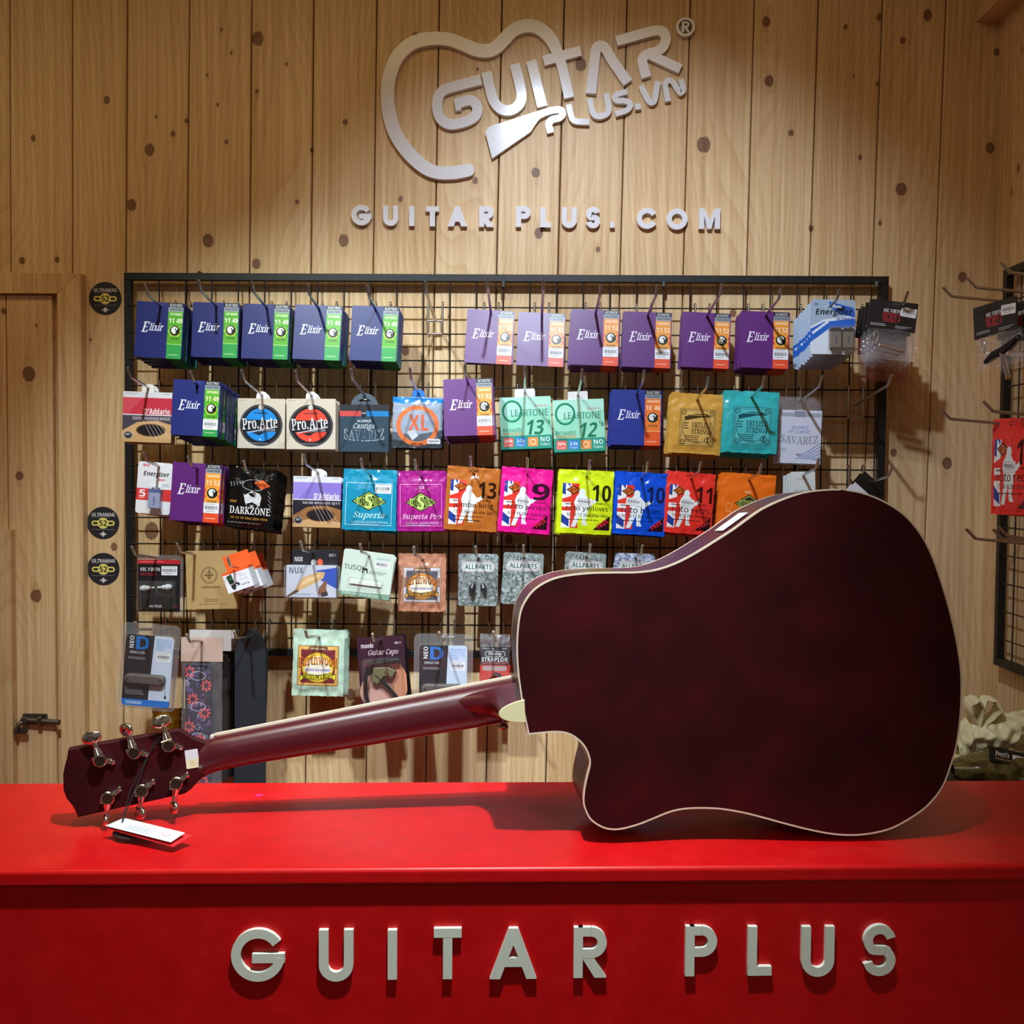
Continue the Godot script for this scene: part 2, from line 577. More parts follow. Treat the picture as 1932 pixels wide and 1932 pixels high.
func make_boards(edges: Array) -> void:
	const W := 2048
	const H := 1024
	var n := FastNoiseLite.new()
	n.seed = 11
	n.frequency = 0.09
	n.fractal_octaves = 4
	var streak_i := n.get_image(W, 24)
	streak_i.resize(W, H, Image.INTERPOLATE_CUBIC)
	n.seed = 5
	n.frequency = 0.011
	n.fractal_octaves = 2
	var bend_i := n.get_image(512, 128)
	bend_i.resize(W, H, Image.INTERPOLATE_CUBIC)
	n.seed = 23
	n.frequency = 0.6
	n.fractal_octaves = 2
	var fine_i := n.get_image(W, 96)
	fine_i.resize(W, H, Image.INTERPOLATE_BILINEAR)
	var streak := streak_i.get_data()
	var bend := bend_i.get_data()
	var fine := fine_i.get_data()
	var push := PackedFloat32Array()
	push.resize(W * H)
	var knots := []
	var sx := W / board_w
	var sy := H / board_h
	for k in range(0, KNOTS.size(), 3):
		var p := at(KNOTS[k], KNOTS[k + 1], 0.0)
		knots.append([(p.x - board_u0) * sx, (board_top - p.y) * sy, KNOTS[k + 2] * 0.00078 * sx, KNOTS[k + 2] * 0.00088 * sy])
	for k in knots:
		var r: float = k[2]
		var ry: float = k[3]
		for y in range(maxi(0, int(k[1] - ry * 9)), mini(H, int(k[1] + ry * 9))):
			for x in range(maxi(0, int(k[0] - r * 4)), mini(W, int(k[0] + r * 4))):
				var dx: float = (x - k[0]) / r
				var dy: float = (y - k[1]) / ry
				push[y * W + x] += dx * r * 1.1 * exp(-dx * dx * 0.28 - dy * dy * 0.06)
	# one tone and ring width per board
	var tone := PackedFloat32Array()
	var period := PackedFloat32Array()
	var shift := PackedFloat32Array()
	var which := PackedInt32Array()
	which.resize(W)
	for i in edges.size() + 2:
		tone.append(rng.randf_range(-0.055, 0.055))
		period.append(rng.randf_range(8.0, 17.0))
		shift.append(rng.randf_range(-400.0, 400.0))
	for x in W:
		var wx := board_u0 + x / sx
		var b := 0
		while b < edges.size() and wx > edges[b]:
			b += 1
		which[x] = b
	var out := PackedByteArray()
	out.resize(W * H * 3)
	var o := 0
	for y in H:
		for x in W:
			var i := y * W + x
			var b := which[x]
			var ph := (x + shift[b] + (bend[i] - 128) * 0.62 - push[i]) / period[b]
			var f := ph - floorf(ph)
			f = f * f * f * 0.20 + (streak[i] - 128) * 0.0019 + (fine[i] - 128) * 0.0006 + tone[b] + (bend[i] - 128) * 0.0011
			out[o] = clampi(int(222.0 - 46.0 * f * 1.4), 0, 255)
			out[o + 1] = clampi(int(189.0 - 58.0 * f * 1.4), 0, 255)
			out[o + 2] = clampi(int(143.0 - 64.0 * f * 1.4), 0, 255)
			o += 3
	for k in knots:
		var r: float = k[2]
		var ry: float = k[3]
		for y in range(maxi(0, int(k[1] - ry * 4)), mini(H, int(k[1] + ry * 4))):
			for x in range(maxi(0, int(k[0] - r * 2.4)), mini(W, int(k[0] + r * 2.4))):
				var i := y * W + x
				var wob := (streak[i] - 128) * 0.0012 + (bend[(i * 7) % (W * H)] - 128) * 0.0008
				var dx: float = (x - k[0]) / r
				var dy: float = (y - k[1]) / ry
				var d := sqrt(dx * dx + dy * dy * 0.8) + wob
				var a := 0.0
				var c := Color8(104, 62, 42)
				if d < 1.0:
					a = 0.74
					var ringed := sin(d * 15.0) * 0.5 + 0.5
					c = Color8(84, 50, 38).lerp(Color8(140, 96, 70), ringed * 0.6)
				elif d < 1.18:
					a = 0.95 * (1.18 - d) / 0.18
					c = Color8(58, 30, 20)
				else:
					var e := sqrt(dx * dx * 1.3 + dy * dy * 0.12)
					a = maxf(0.0, 0.34 - 0.17 * e) * (0.6 + 0.4 * sin(e * 9.0))
					c = Color8(172, 118, 70)
				if a > 0.0:
					var q := i * 3
					out[q] = int(lerpf(out[q], c.r8, a))
					out[q + 1] = int(lerpf(out[q + 1], c.g8, a))
					out[q + 2] = int(lerpf(out[q + 2], c.b8, a))
	var im := Image.create_from_data(W, H, false, Image.FORMAT_RGB8, out)
	board_mat = StandardMaterial3D.new()
	board_mat.resource_name = "varnished_pine"
	board_mat.albedo_texture = ImageTexture.create_from_image(im)
	board_mat.roughness = 0.44
	board_mat.metallic_specular = 0.38
	streak_i.convert(Image.FORMAT_L8)
	var hi := streak_i.duplicate()
	hi.resize(1024, 512, Image.INTERPOLATE_BILINEAR)
	board_mat.heightmap_enabled = true
	board_mat.heightmap_texture = ImageTexture.create_from_image(hi)
	board_mat.heightmap_scale = 0.035

func board_uv(p: Vector2, off: Vector2) -> Vector2:
	return Vector2((p.x + off.x - board_u0) / board_w, (board_top - p.y - off.y) / board_h)

# a board with chamfered long edges; corners: low left, low right, top right, top left (x, y), front face at z
func board_mesh(c: Array, z: float, thick: float, off := Vector2.ZERO, ch := 0.0018) -> ArrayMesh:
	var k := Maker.new()
	var xl := Vector2(ch, 0)
	var f := [c[0] + xl, c[1] - xl, c[2] - xl, c[3] + xl]
	var uf := f.map(func(p): return board_uv(p, off))
	var uc := c.map(func(p): return board_uv(p, off))
	var v3 := func(p: Vector2, d: float) -> Vector3: return Vector3(p.x, p.y, d)
	k.quad(v3.call(f[0], z), v3.call(f[1], z), v3.call(f[2], z), v3.call(f[3], z), Vector3(0, 0, 1), uf[0], uf[1], uf[2], uf[3])
	k.quad(v3.call(c[0], z - ch), v3.call(f[0], z), v3.call(f[3], z), v3.call(c[3], z - ch), Vector3(-0.7, 0, 0.7), uc[0], uf[0], uf[3], uc[3])
	k.quad(v3.call(c[1], z - ch), v3.call(f[1], z), v3.call(f[2], z), v3.call(c[2], z - ch), Vector3(0.7, 0, 0.7), uc[1], uf[1], uf[2], uc[2])
	k.quad(v3.call(c[0], z - thick), v3.call(c[0], z - ch), v3.call(c[3], z - ch), v3.call(c[3], z - thick), Vector3(-1, 0, 0), uc[0], uc[0], uc[3], uc[3])
	k.quad(v3.call(c[1], z - thick), v3.call(c[1], z - ch), v3.call(c[2], z - ch), v3.call(c[2], z - thick), Vector3(1, 0, 0), uc[1], uc[1], uc[2], uc[2])
	k.quad(v3.call(c[3], z - thick), v3.call(c[2], z - thick), v3.call(f[2], z), v3.call(f[3], z), Vector3(0, 1, 0), uc[3], uc[2], uf[2], uf[3])
	k.quad(v3.call(c[0], z - thick), v3.call(c[1], z - thick), v3.call(f[1], z), v3.call(f[0], z), Vector3(0, -1, 0), uc[0], uc[1], uf[1], uf[0])
	k.quad(v3.call(c[0], z - thick), v3.call(c[1], z - thick), v3.call(c[2], z - thick), v3.call(c[3], z - thick), Vector3(0, 0, -1), uc[0], uc[1], uc[2], uc[3])
	return k.done()

const RIGHT_X := 0.872

func build_room() -> void:
	# joints between the boards: pixel at the top of the photograph, and at row 460
	var joints := [[18, 19.5], [136, 136], [240, 237.5], [357.5, 353], [475, 471], [592, 587], [711, 704.6], [829, 821], [947.4, 938], [1065, 1054], [1183.6, 1171.7], [1303, 1291], [1424, 1411], [1545, 1530], [1666, 1649], [1786, 1768]]
	var low := []
	var high := []
	var mid := []
	for j in joints:
		var a := at(j[0], 0, 0)
		var b := at(j[1], 460, 0)
		var g := (b.x - a.x) / (b.y - a.y)
		low.append(a.x + g * (0.0 - a.y))
		high.append(a.x + g * (CEILING - a.y))
		mid.append(a.x + g * (1.6 - a.y))
	make_boards(mid)
	var wall := structure("wall_back")
	var backing := plain("backing_wood", Color8(74, 48, 30), 0.9)
	part("backing", box_mesh(Vector3(3.6, CEILING, 0.03), 0.0, Vector3(-0.87, CEILING * 0.5, -0.033)), backing, wall)
	var lows := [low[0] - 0.35, low[0] - 0.235, low[0] - 0.118] + low + [RIGHT_X + 0.012]
	var highs := [high[0] - 0.35, high[0] - 0.235, high[0] - 0.118] + high + [RIGHT_X + 0.012]
	for i in lows.size() - 1:
		var g := 0.0011
		part("plank", board_mesh([Vector2(lows[i] + g, 0), Vector2(lows[i + 1] - g, 0), Vector2(highs[i + 1] - g, CEILING), Vector2(highs[i] + g, CEILING)], 0.0, 0.017), board_mat, wall)
	# the room in front of it
	var paint := plain("wall_paint", Color8(214, 212, 208), 0.8)
	var right := structure("wall_right")
	part("backing", box_mesh(Vector3(0.03, CEILING, 4.8), 0.0, Vector3(RIGHT_X + 0.033, CEILING * 0.5, 2.3)), backing, right)
	var zs := [0.001, 0.068, 0.186, 0.304, 0.422, 0.54, 0.658, 0.776, 0.894, 1.012]
	for i in zs.size() - 1:
		var m := board_mesh([Vector2(zs[i] + 0.001, 0), Vector2(zs[i + 1] - 0.001, 0), Vector2(zs[i + 1] - 0.001, CEILING), Vector2(zs[i] + 0.001, CEILING)], 0.0, 0.017, Vector2(0.118 * i - 0.31, 0.0))
		var o := part("plank", m, board_mat, right)
		o.transform = Transform3D(Basis(Vector3.UP, -PI / 2), Vector3(RIGHT_X, 0, 0))
	part("plaster", box_mesh(Vector3(0.017, CEILING, 3.68), 0.0, Vector3(RIGHT_X + 0.009, CEILING * 0.5, 2.854)), paint, right)
	var left := structure("wall_left")
	part("plaster", box_mesh(Vector3(0.05, CEILING, 4.8), 0.0, Vector3(-2.65, CEILING * 0.5, 2.3)), paint, left)
	var back_side := structure("wall_back_side")
	part("plaster", box_mesh(Vector3(1.2, CEILING, 0.05), 0.0, Vector3(-2.05, CEILING * 0.5, -0.025)), paint, back_side)
	var rear := structure("wall_front")
	part("plaster", box_mesh(Vector3(3.6, CEILING, 0.05), 0.0, Vector3(-0.87, CEILING * 0.5, 4.7)), paint, rear)
	var fl := structure("floor")
	part("floor_slab", box_mesh(Vector3(3.7, 0.05, 4.9), 0.0, Vector3(-0.87, -0.025, 2.3)), plain("floor_paint", Color8(120, 100, 82), 0.5), fl)
	var ce := structure("ceiling")
	part("ceiling_slab", box_mesh(Vector3(3.7, 0.05, 4.9), 0.0, Vector3(-0.87, CEILING + 0.025, 2.3)), plain("ceiling_paint", Color8(178, 166, 150), 0.85), ce)
	# boxed beam under the ceiling along the right wall
	var a := at(1842, 42, 0.0)
	var beam := structure("trim_4")
	var bw := RIGHT_X - a.x
	var k := Maker.new()
	k.slab(PackedVector2Array([Vector2(-bw * 0.5, 0), Vector2(bw * 0.5, 0), Vector2(bw * 0.5, CEILING - a.y), Vector2(-bw * 0.5, CEILING - a.y)]), PackedVector2Array(), 0.0005, 1.2, Rect2(-0.1, -0.2, 0.7, 1.6))
	part("beam", k.done(), board_mat, beam, Vector3(a.x + bw * 0.5, a.y, 0.0))

func build_door() -> void:
	# plank door at the left with a frame of flat boards
	var d := structure("door_1")
	var zd := 0.012
	var top := at(60, 557, zd).y
	var x0 := -1.42
	var xs := [x0, at(-70, 900, zd).x, at(14, 900, zd).x, at(102, 900, zd).x]
	for i in 3:
		var off := Vector2(0.33, 0.17) if i == 0 else Vector2.ZERO
		part("plank", board_mesh([Vector2(xs[i] + 0.001, 0.01), Vector2(xs[i + 1] - 0.001, 0.01), Vector2(xs[i + 1] - 0.001, top), Vector2(xs[i] + 0.001, top)], zd, 0.011, off), board_mat, d)
	# the ledge board across the lower door
	var lr := at(20, 1000, 0.03)
	part("batten", board_mesh([Vector2(x0 + 0.02, 0.3), Vector2(lr.x, 0.3), Vector2(lr.x, lr.y), Vector2(x0 + 0.02, lr.y)], 0.032, 0.019, Vector2(0.7, 0.0)), board_mat, d)
	var zt := 0.024
	var t1 := structure("trim_1")
	var a := at(110, 900, zt)
	var b := at(155, 900, zt)
	var topy := at(60, 515, zt).y
	var iny := at(60, 553, zt).y
	part("jamb_board", board_mesh([Vector2(a.x, 0), Vector2(b.x, 0), Vector2(b.x, topy), Vector2(a.x, iny)], zt, 0.0235, Vector2(1.2, 0.1)), board_mat, t1)
	var t2 := structure("trim_2")
	part("head_board", board_mesh([Vector2(x0, iny), Vector2(a.x - 0.0005, iny), Vector2(b.x - 0.0008, topy), Vector2(x0, topy)], zt, 0.0235, Vector2(1.5, 0.21)), board_mat, t2)
	# sliding bolt
	var m := plain("old_steel", Color8(112, 104, 98), 0.42, 0.85)
	var lt := thing("sliding_bolt", "small dull steel sliding bolt on the plank door", "latch", Vector3.ZERO)
	var zl := zd + 0.0005
	var p0 := at(44, 1346, zl)
	var p1 := at(90, 1366, zl)
	part("plate", slab_mesh(rounded(p1.x - p0.x, p0.y - p1.y, 0.002), PackedVector2Array(), 0.0, 0.003, Rect2(0, 0, 1, 1)), m, lt, Vector3((p0.x + p1.x) * 0.5, (p0.y + p1.y) * 0.5, zl))
	var r0 := at(40, 1358, zl + 0.009)
	var r1 := at(112, 1363, zl + 0.009)
	part("bolt", tube_mesh([r0, r1], 0.0052, 10), m, lt)
	for px in [52, 80]:
		var c := at(px, 1358, zl)
		part("keeper", box_mesh(Vector3(0.008, 0.017, 0.015), 0.002, c + Vector3(0, 0, 0.0085)), m, lt)
	for q in [[51, 1350], [83, 1350], [51, 1363], [83, 1363]]:
		part("screw", tube_mesh([at(q[0], q[1], zl + 0.002), at(q[0], q[1], zl + 0.0045)], 0.0024, 8), plain("screw_dark", Color8(40, 36, 34), 0.5, 0.6), lt)
	part("handle", tube_mesh([at(46, 1361, zl + 0.009), at(36, 1366, zl + 0.016), at(31, 1376, zl + 0.018), at(29, 1385, zl + 0.018)], 0.0042, 8), m, lt)
	part("hasp", slab_mesh(rounded(0.022, 0.012, 0.004), disc(0.003), 0, 0.003, Rect2(0, 0, 1, 1)), m, lt, at(42, 1378, zl + 0.012))

func build_right_wall_things() -> void:
	var black := plain("rack_black", Color8(16, 16, 17), 0.45)
	var x := RIGHT_X - 0.016
	var t := thing("wire_grid_panel", "black wire grid panel on the side wall by the corner", "grid panel", Vector3.ZERO)
	var z0 := 0.098
	var y1 := at_x(1905, 507, x).y
	var y0 := at_x(1887, 1256, x).y
	var z1 := 1.0
	part("frame_post", box_mesh(Vector3(0.014, y1 - y0, 0.014), 0.001, Vector3(x, (y0 + y1) * 0.5, z0)), black, t)
	part("frame_post", box_mesh(Vector3(0.014, y1 - y0, 0.014), 0.001, Vector3(x, (y0 + y1) * 0.5, z1)), black, t)
	part("frame_rail", box_mesh(Vector3(0.014, 0.014, z1 - z0 - 0.014), 0.001, Vector3(x, y1 - 0.007, (z0 + z1) * 0.5)), black, t)
	part("frame_rail", box_mesh(Vector3(0.014, 0.014, z1 - z0 - 0.014), 0.001, Vector3(x, y0 + 0.007, (z0 + z1) * 0.5)), black, t)
	var z := z0 + 0.05
	while z < z1 - 0.02:
		part("wire", tube_mesh([Vector3(x, y0, z), Vector3(x, y1, z)], 0.0014, 6), black, t)
		z += 0.05
	var y := y0 + 0.05
	while y < y1 - 0.02:
		part("wire", tube_mesh([Vector3(x - 0.0028, y, z0), Vector3(x - 0.0028, y, z1)], 0.0014, 6), black, t)
		y += 0.05
	# bare hooks that stick out of it towards the room
	var steel := plain("hook_steel", Color8(196, 192, 188), 0.26, 0.95)
	var rows := [[1779, 542, "top row, the one farthest into the corner"], [1824, 524, "top row, the middle one"], [1888, 495, "top row, the one nearest the camera"], [1776, 773, "second row, the one nearer the corner"], [1855, 757, "second row, the one nearer the camera"], [1823, 998, "lowest row, the lone one reaching farthest"], [1874, 999, "lowest row, the shorter of the crossing pair"], [1884, 994, "lowest row, the longer of the crossing pair"]]
	for r in rows:
		var tip := at_x(r[0], r[1], RIGHT_X - 0.215)
		if r[1] > 900 and r[0] > 1840:
			tip = at_x(r[0], r[1], RIGHT_X - 0.14)
		var h := thing("display_hook", "bare steel hook on the side wall grid, %s" % r[2], "hook", Vector3.ZERO, "hooks on the side wall grid")
		var b := Vector3(tip.x + 0.016, tip.y - 0.014, tip.z)
		part("arm", tube_mesh([tip, b - Vector3(0.002, 0, 0), b + Vector3(0.004, -0.001, 0), Vector3(x - 0.006, b.y - 0.016, tip.z)], 0.0024, 8), steel, h)
		part("bracket", tube_mesh([Vector3(x - 0.006, b.y + 0.012, tip.z - 0.012), Vector3(x - 0.006, b.y - 0.035, tip.z - 0.012), Vector3(x - 0.006, b.y - 0.035, tip.z + 0.012), Vector3(x - 0.006, b.y + 0.012, tip.z + 0.012)], 0.0022, 6), steel, h)

# ---------------------------------------------------------------- counter
var counter_basis: Basis
var counter_front: Vector3

func red_paint() -> StandardMaterial3D:
	if mats.has("red_paint"):
		return mats["red_paint"]
	var n := FastNoiseLite.new()
	n.seed = 3
	n.frequency = 0.02
	n.fractal_octaves = 5
	var t := NoiseTexture2D.new()
	t.width = 512
	t.height = 512
	t.seamless = true
	t.noise = n
	var g := Gradient.new()
	g.offsets = PackedFloat32Array([0.0, 0.45, 0.7, 1.0])
	g.colors = PackedColorArray([Color8(194, 12, 17), Color8(202, 15, 20), Color8(206, 17, 22), Color8(212, 24, 27)])
	t.color_ramp = g
	var m := StandardMaterial3D.new()
	m.resource_name = "red_paint"
	m.albedo_texture = t
	m.roughness = 0.34
	m.metallic_specular = 0.42
	m.uv1_triplanar = true
	m.uv1_scale = Vector3(2.2, 2.2, 2.2)
	mats["red_paint"] = m
	return m

func build_counter() -> void:
	counter_basis = Basis(Vector3.UP, deg_to_rad(2.8))
	var ex := counter_basis.x
	var ez := counter_basis.z
	var back := at_y(966, 1475, COUNTER_TOP)
	counter_front = at_y(966, 1637, COUNTER_TOP)
	var depth := (counter_front - back).dot(ez)
	var m := red_paint()
	var t := thing("shop_counter", "long red painted shop counter with raised white lettering on its front", "counter", Vector3(counter_front.x, 0, counter_front.z))
	t.basis = counter_basis
	# top: a rounded nose at the front; profile in (depth from the front edge, height)
	var prof := PackedVector2Array()
	prof.append(Vector2(-depth, COUNTER_TOP - 0.018))
	prof.append(Vector2(-depth, COUNTER_TOP - 0.002))
	prof.append(Vector2(-depth + 0.002, COUNTER_TOP))
	for k in 7:
		var a := PI * 0.5 * k / 6.0
		prof.append(Vector2(-0.005 + 0.005 * sin(a), COUNTER_TOP - 0.005 + 0.005 * cos(a)))
	for k in 4:
		var a := PI * 0.5 * k / 3.0
		prof.append(Vector2(-0.003 + 0.003 * cos(a), COUNTER_TOP - 0.015 - 0.003 * sin(a)))
	var x0 := -1.35
	var x1 := 0.80
	var kk := Maker.new()
	for i in prof.size():
		var a := prof[i]
		var b := prof[(i + 1) % prof.size()]
		var e := b - a
		var n := Vector3(0, -e.x, e.y).normalized()
		var mid := (a + b) * 0.5 - Vector2(-depth * 0.5, COUNTER_TOP - 0.009)
		if Vector3(0, mid.y, mid.x).dot(n) < 0.0:
			n = -n
		kk.quad(Vector3(x0, a.y, a.x), Vector3(x1, a.y, a.x), Vector3(x1, b.y, b.x), Vector3(x0, b.y, b.x), n)
	for xx in [x0, x1]:
		for i in range(1, prof.size() - 1):
			kk.tri(Vector3(xx, prof[0].y, prof[0].x), Vector3(xx, prof[i].y, prof[i].x), Vector3(xx, prof[i + 1].y, prof[i + 1].x), Vector3(-1 if xx < 0 else 1, 0, 0))
	part("countertop", kk.done(), m, t)
	var inset := 0.0075
	part("front_panel", box_mesh(Vector3(x1 - x0 - 0.01, COUNTER_TOP - 0.018, 0.018), 0.0, Vector3((x0 + x1) * 0.5, (COUNTER_TOP - 0.018) * 0.5, -inset - 0.009)), m, t)
	part("back_panel", box_mesh(Vector3(x1 - x0 - 0.01, COUNTER_TOP - 0.018, 0.018), 0.0, Vector3((x0 + x1) * 0.5, (COUNTER_TOP - 0.018) * 0.5, -depth + 0.012)), m, t)
	for xx in [x0 + 0.014, x1 - 0.014]:
		part("end_panel", box_mesh(Vector3(0.018, COUNTER_TOP - 0.018, depth - inset - 0.04), 0.0, Vector3(xx, (COUNTER_TOP - 0.018) * 0.5, -depth * 0.5 - inset * 0.5 + 0.003)), m, t)
	# raised letters on the front
	var lm := plain("letter_acrylic", Color8(226, 232, 218), 0.45)
	var o := counter_front - ez * inset
	var boxes := [["G", 438, 1749.5, 539, 1847], ["U", 603, 1751, 667.5, 1847], ["I", 732, 1751, 750, 1843.6], ["T", 819, 1748, 870.6, 1842.6], ["A", 924.5, 1748, 1012, 1842], ["R", 1082, 1746, 1143, 1840], ["P", 1292, 1744, 1350, 1837], ["L", 1409.5, 1744.7, 1453, 1836], ["U", 1510.5, 1744.7, 1570, 1838], ["S", 1627, 1741.5, 1685, 1836.6]]
	var spell := ["letter G, the first letter of the row", "letter U, second letter of the row", "letter I, a single upright bar", "letter T with its broad top bar", "letter A with a small triangular opening", "letter R, last of the first word", "letter P, first of the second word", "letter L, second of the second word", "letter U, third of the second word", "letter S, last of the row"]
	for i in boxes.size():
		var b: Array = boxes[i]
		var p0 := at_plane(b[1], b[2], o, ez)
		var p1 := at_plane(b[3], b[4], o, ez)
		var w := (p1 - p0).dot(ex)
		var h := p0.y - p1.y
		var mesh := letter_mesh(b[0], w, h, 0.0098, 0.0055)
		var L := solo("counter_letter", mesh, lm, "raised white %s on the red counter front" % spell[i], "letter", p0, "white letters on the counter front")
		L.basis = counter_basis
	# a pink paper scrap on the top
	var sc := at_y(489, 1501, COUNTER_TOP)
	solo("paper_scrap", box_mesh(Vector3(0.009, 0.0006, 0.007), 0.0, Vector3(0, 0.0004, 0)), plain("pink_paper", Color8(245, 40, 120), 0.6), "tiny bright pink paper scrap lying on the red countertop", "paper", sc)

# a letter of strokes; the box runs from (0, 0) down to (w, -h); s is the width of a stroke
func letter_mesh(ch: String, w: float, h: float, s: float, deep: float) -> ArrayMesh:
	var k := Maker.new()
	var q := s * 0.5
	var L := []
	var arc := func(cx: float, cy: float, rx: float, ry: float, a0: float, a1: float, n: int) -> PackedVector2Array:
		var p := PackedVector2Array()
		for i in n + 1:
			var a := deg_to_rad(lerpf(a0, a1, float(i) / n))
			p.append(Vector2(cx + cos(a) * rx, cy + sin(a) * ry))
		return p
	match ch:
		"G":
			var p: PackedVector2Array = arc.call(w * 0.5, -h * 0.5, w * 0.5 - q, h * 0.5 - q, 33, 352, 36)
			L = [p, PackedVector2Array([Vector2(w * 0.39, -h * 0.56), Vector2(w * 0.995, -h * 0.56)])]
		"C":
			L = [arc.call(w * 0.52, -h * 0.5, w * 0.52 - q, h * 0.5 - q, 30, 330, 34)]
		"O":
			L = [arc.call(w * 0.5, -h * 0.5, w * 0.5 - q, h * 0.5 - q, 0, 350, 35), "closed"]
		"U":
			var r := w * 0.5 - q
			var p := PackedVector2Array([Vector2(q, 0)])
			p.append_array(arc.call(w * 0.5, -h + q + r, r, r, 180, 360, 18))
			p.append(Vector2(w - q, 0))
			L = [p]
		"I":
			L = [PackedVector2Array([Vector2(w * 0.5, 0), Vector2(w * 0.5, -h)])]
		"T":
			L = [PackedVector2Array([Vector2(0, -q), Vector2(w, -q)]), PackedVector2Array([Vector2(w * 0.5, -q), Vector2(w * 0.5, -h)])]
		"L":
			L = [PackedVector2Array([Vector2(q, 0), Vector2(q, -h)]), PackedVector2Array([Vector2(0, -h + q), Vector2(w, -h + q)])]
		"A":
			L = ["A"]
		"M":
			L = ["M"]
		"P", "R":
			var bh := h * 0.61
			var r := bh * 0.5 - q
			var p := PackedVector2Array([Vector2(q, -q), Vector2(w - r - q, -q)])
			p.append_array(arc.call(w - r - q, -bh * 0.5, r, r, 90, -90, 14))
			p.append(Vector2(q, -bh + q))
			L = [PackedVector2Array([Vector2(q, 0), Vector2(q, -h)]), p]
			if ch == "R":
				L.append("leg")
		"S":
			var r := w * 0.5 - q
			var ry := h * 0.262 - q * 0.5
			var cy1 := -q - ry
			var cy2 := -h + q + ry
			var p: PackedVector2Array = arc.call(w * 0.5, cy1, r, ry, 12, 240, 18)
			p.append_array(arc.call(w * 0.5, cy2, r, ry, 60, -168, 18))
			L = [smooth_path(p, 2)]
		".":
			L = [PackedVector2Array([Vector2(0, -h * 0.5), Vector2(w, -h * 0.5)])]
			s = h
	var lift := 0.0
	for p in L:
		if p is String:
			if p == "leg":
				var a := Vector2(w * 0.40, -h * 0.58)
				k.slab(PackedVector2Array([a + Vector2(-s * 0.62, 0), a + Vector2(s * 0.68, 0), Vector2(w, -h), Vector2(w - s * 1.3, -h)]), PackedVector2Array(), 0.0, deep + lift, Rect2(0, 0, 1, 1))
			elif p == "A":
				var t := s * 0.44
				var leg := s * 1.13
				var outer := PackedVector2Array([Vector2(0, -h), Vector2(w * 0.5 - s * 0.5, 0), Vector2(w * 0.5 + s * 0.5, 0), Vector2(w, -h), Vector2(w - leg, -h), Vector2(w - leg - (w * 0.5 - s * 0.5) * 0.24, -h * 0.76), Vector2(leg + (w * 0.5 - s * 0.5) * 0.24, -h * 0.76), Vector2(leg, -h)])
				var ya := -h * 0.58
				var xin := leg + (w * 0.5 - s * 0.5) * 0.42
				k.slab(outer, PackedVector2Array([Vector2(w * 0.5, -h * 0.32 - t * 0.1), Vector2(xin, ya), Vector2(w - xin, ya)]), 0.0, deep, Rect2(0, 0, 1, 1))
			elif p == "M":
				k.slab(PackedVector2Array([Vector2(0, -h), Vector2(0, 0), Vector2(s * 1.05, 0), Vector2(w * 0.5, -h * 0.56), Vector2(w - s * 1.05, 0), Vector2(w, 0), Vector2(w, -h), Vector2(w - s, -h), Vector2(w - s, -h * 0.38), Vector2(w * 0.5 + s * 0.36, -h), Vector2(w * 0.5 - s * 0.36, -h), Vector2(s, -h * 0.38), Vector2(s, -h)]), PackedVector2Array(), 0.0, deep, Rect2(0, 0, 1, 1))
			continue
		band(k, p, PackedFloat32Array([s]), 0.0, deep + lift, L.size() > 1 and L[1] is String and L[1] == "closed")
		lift -= 0.00012
	return k.done()

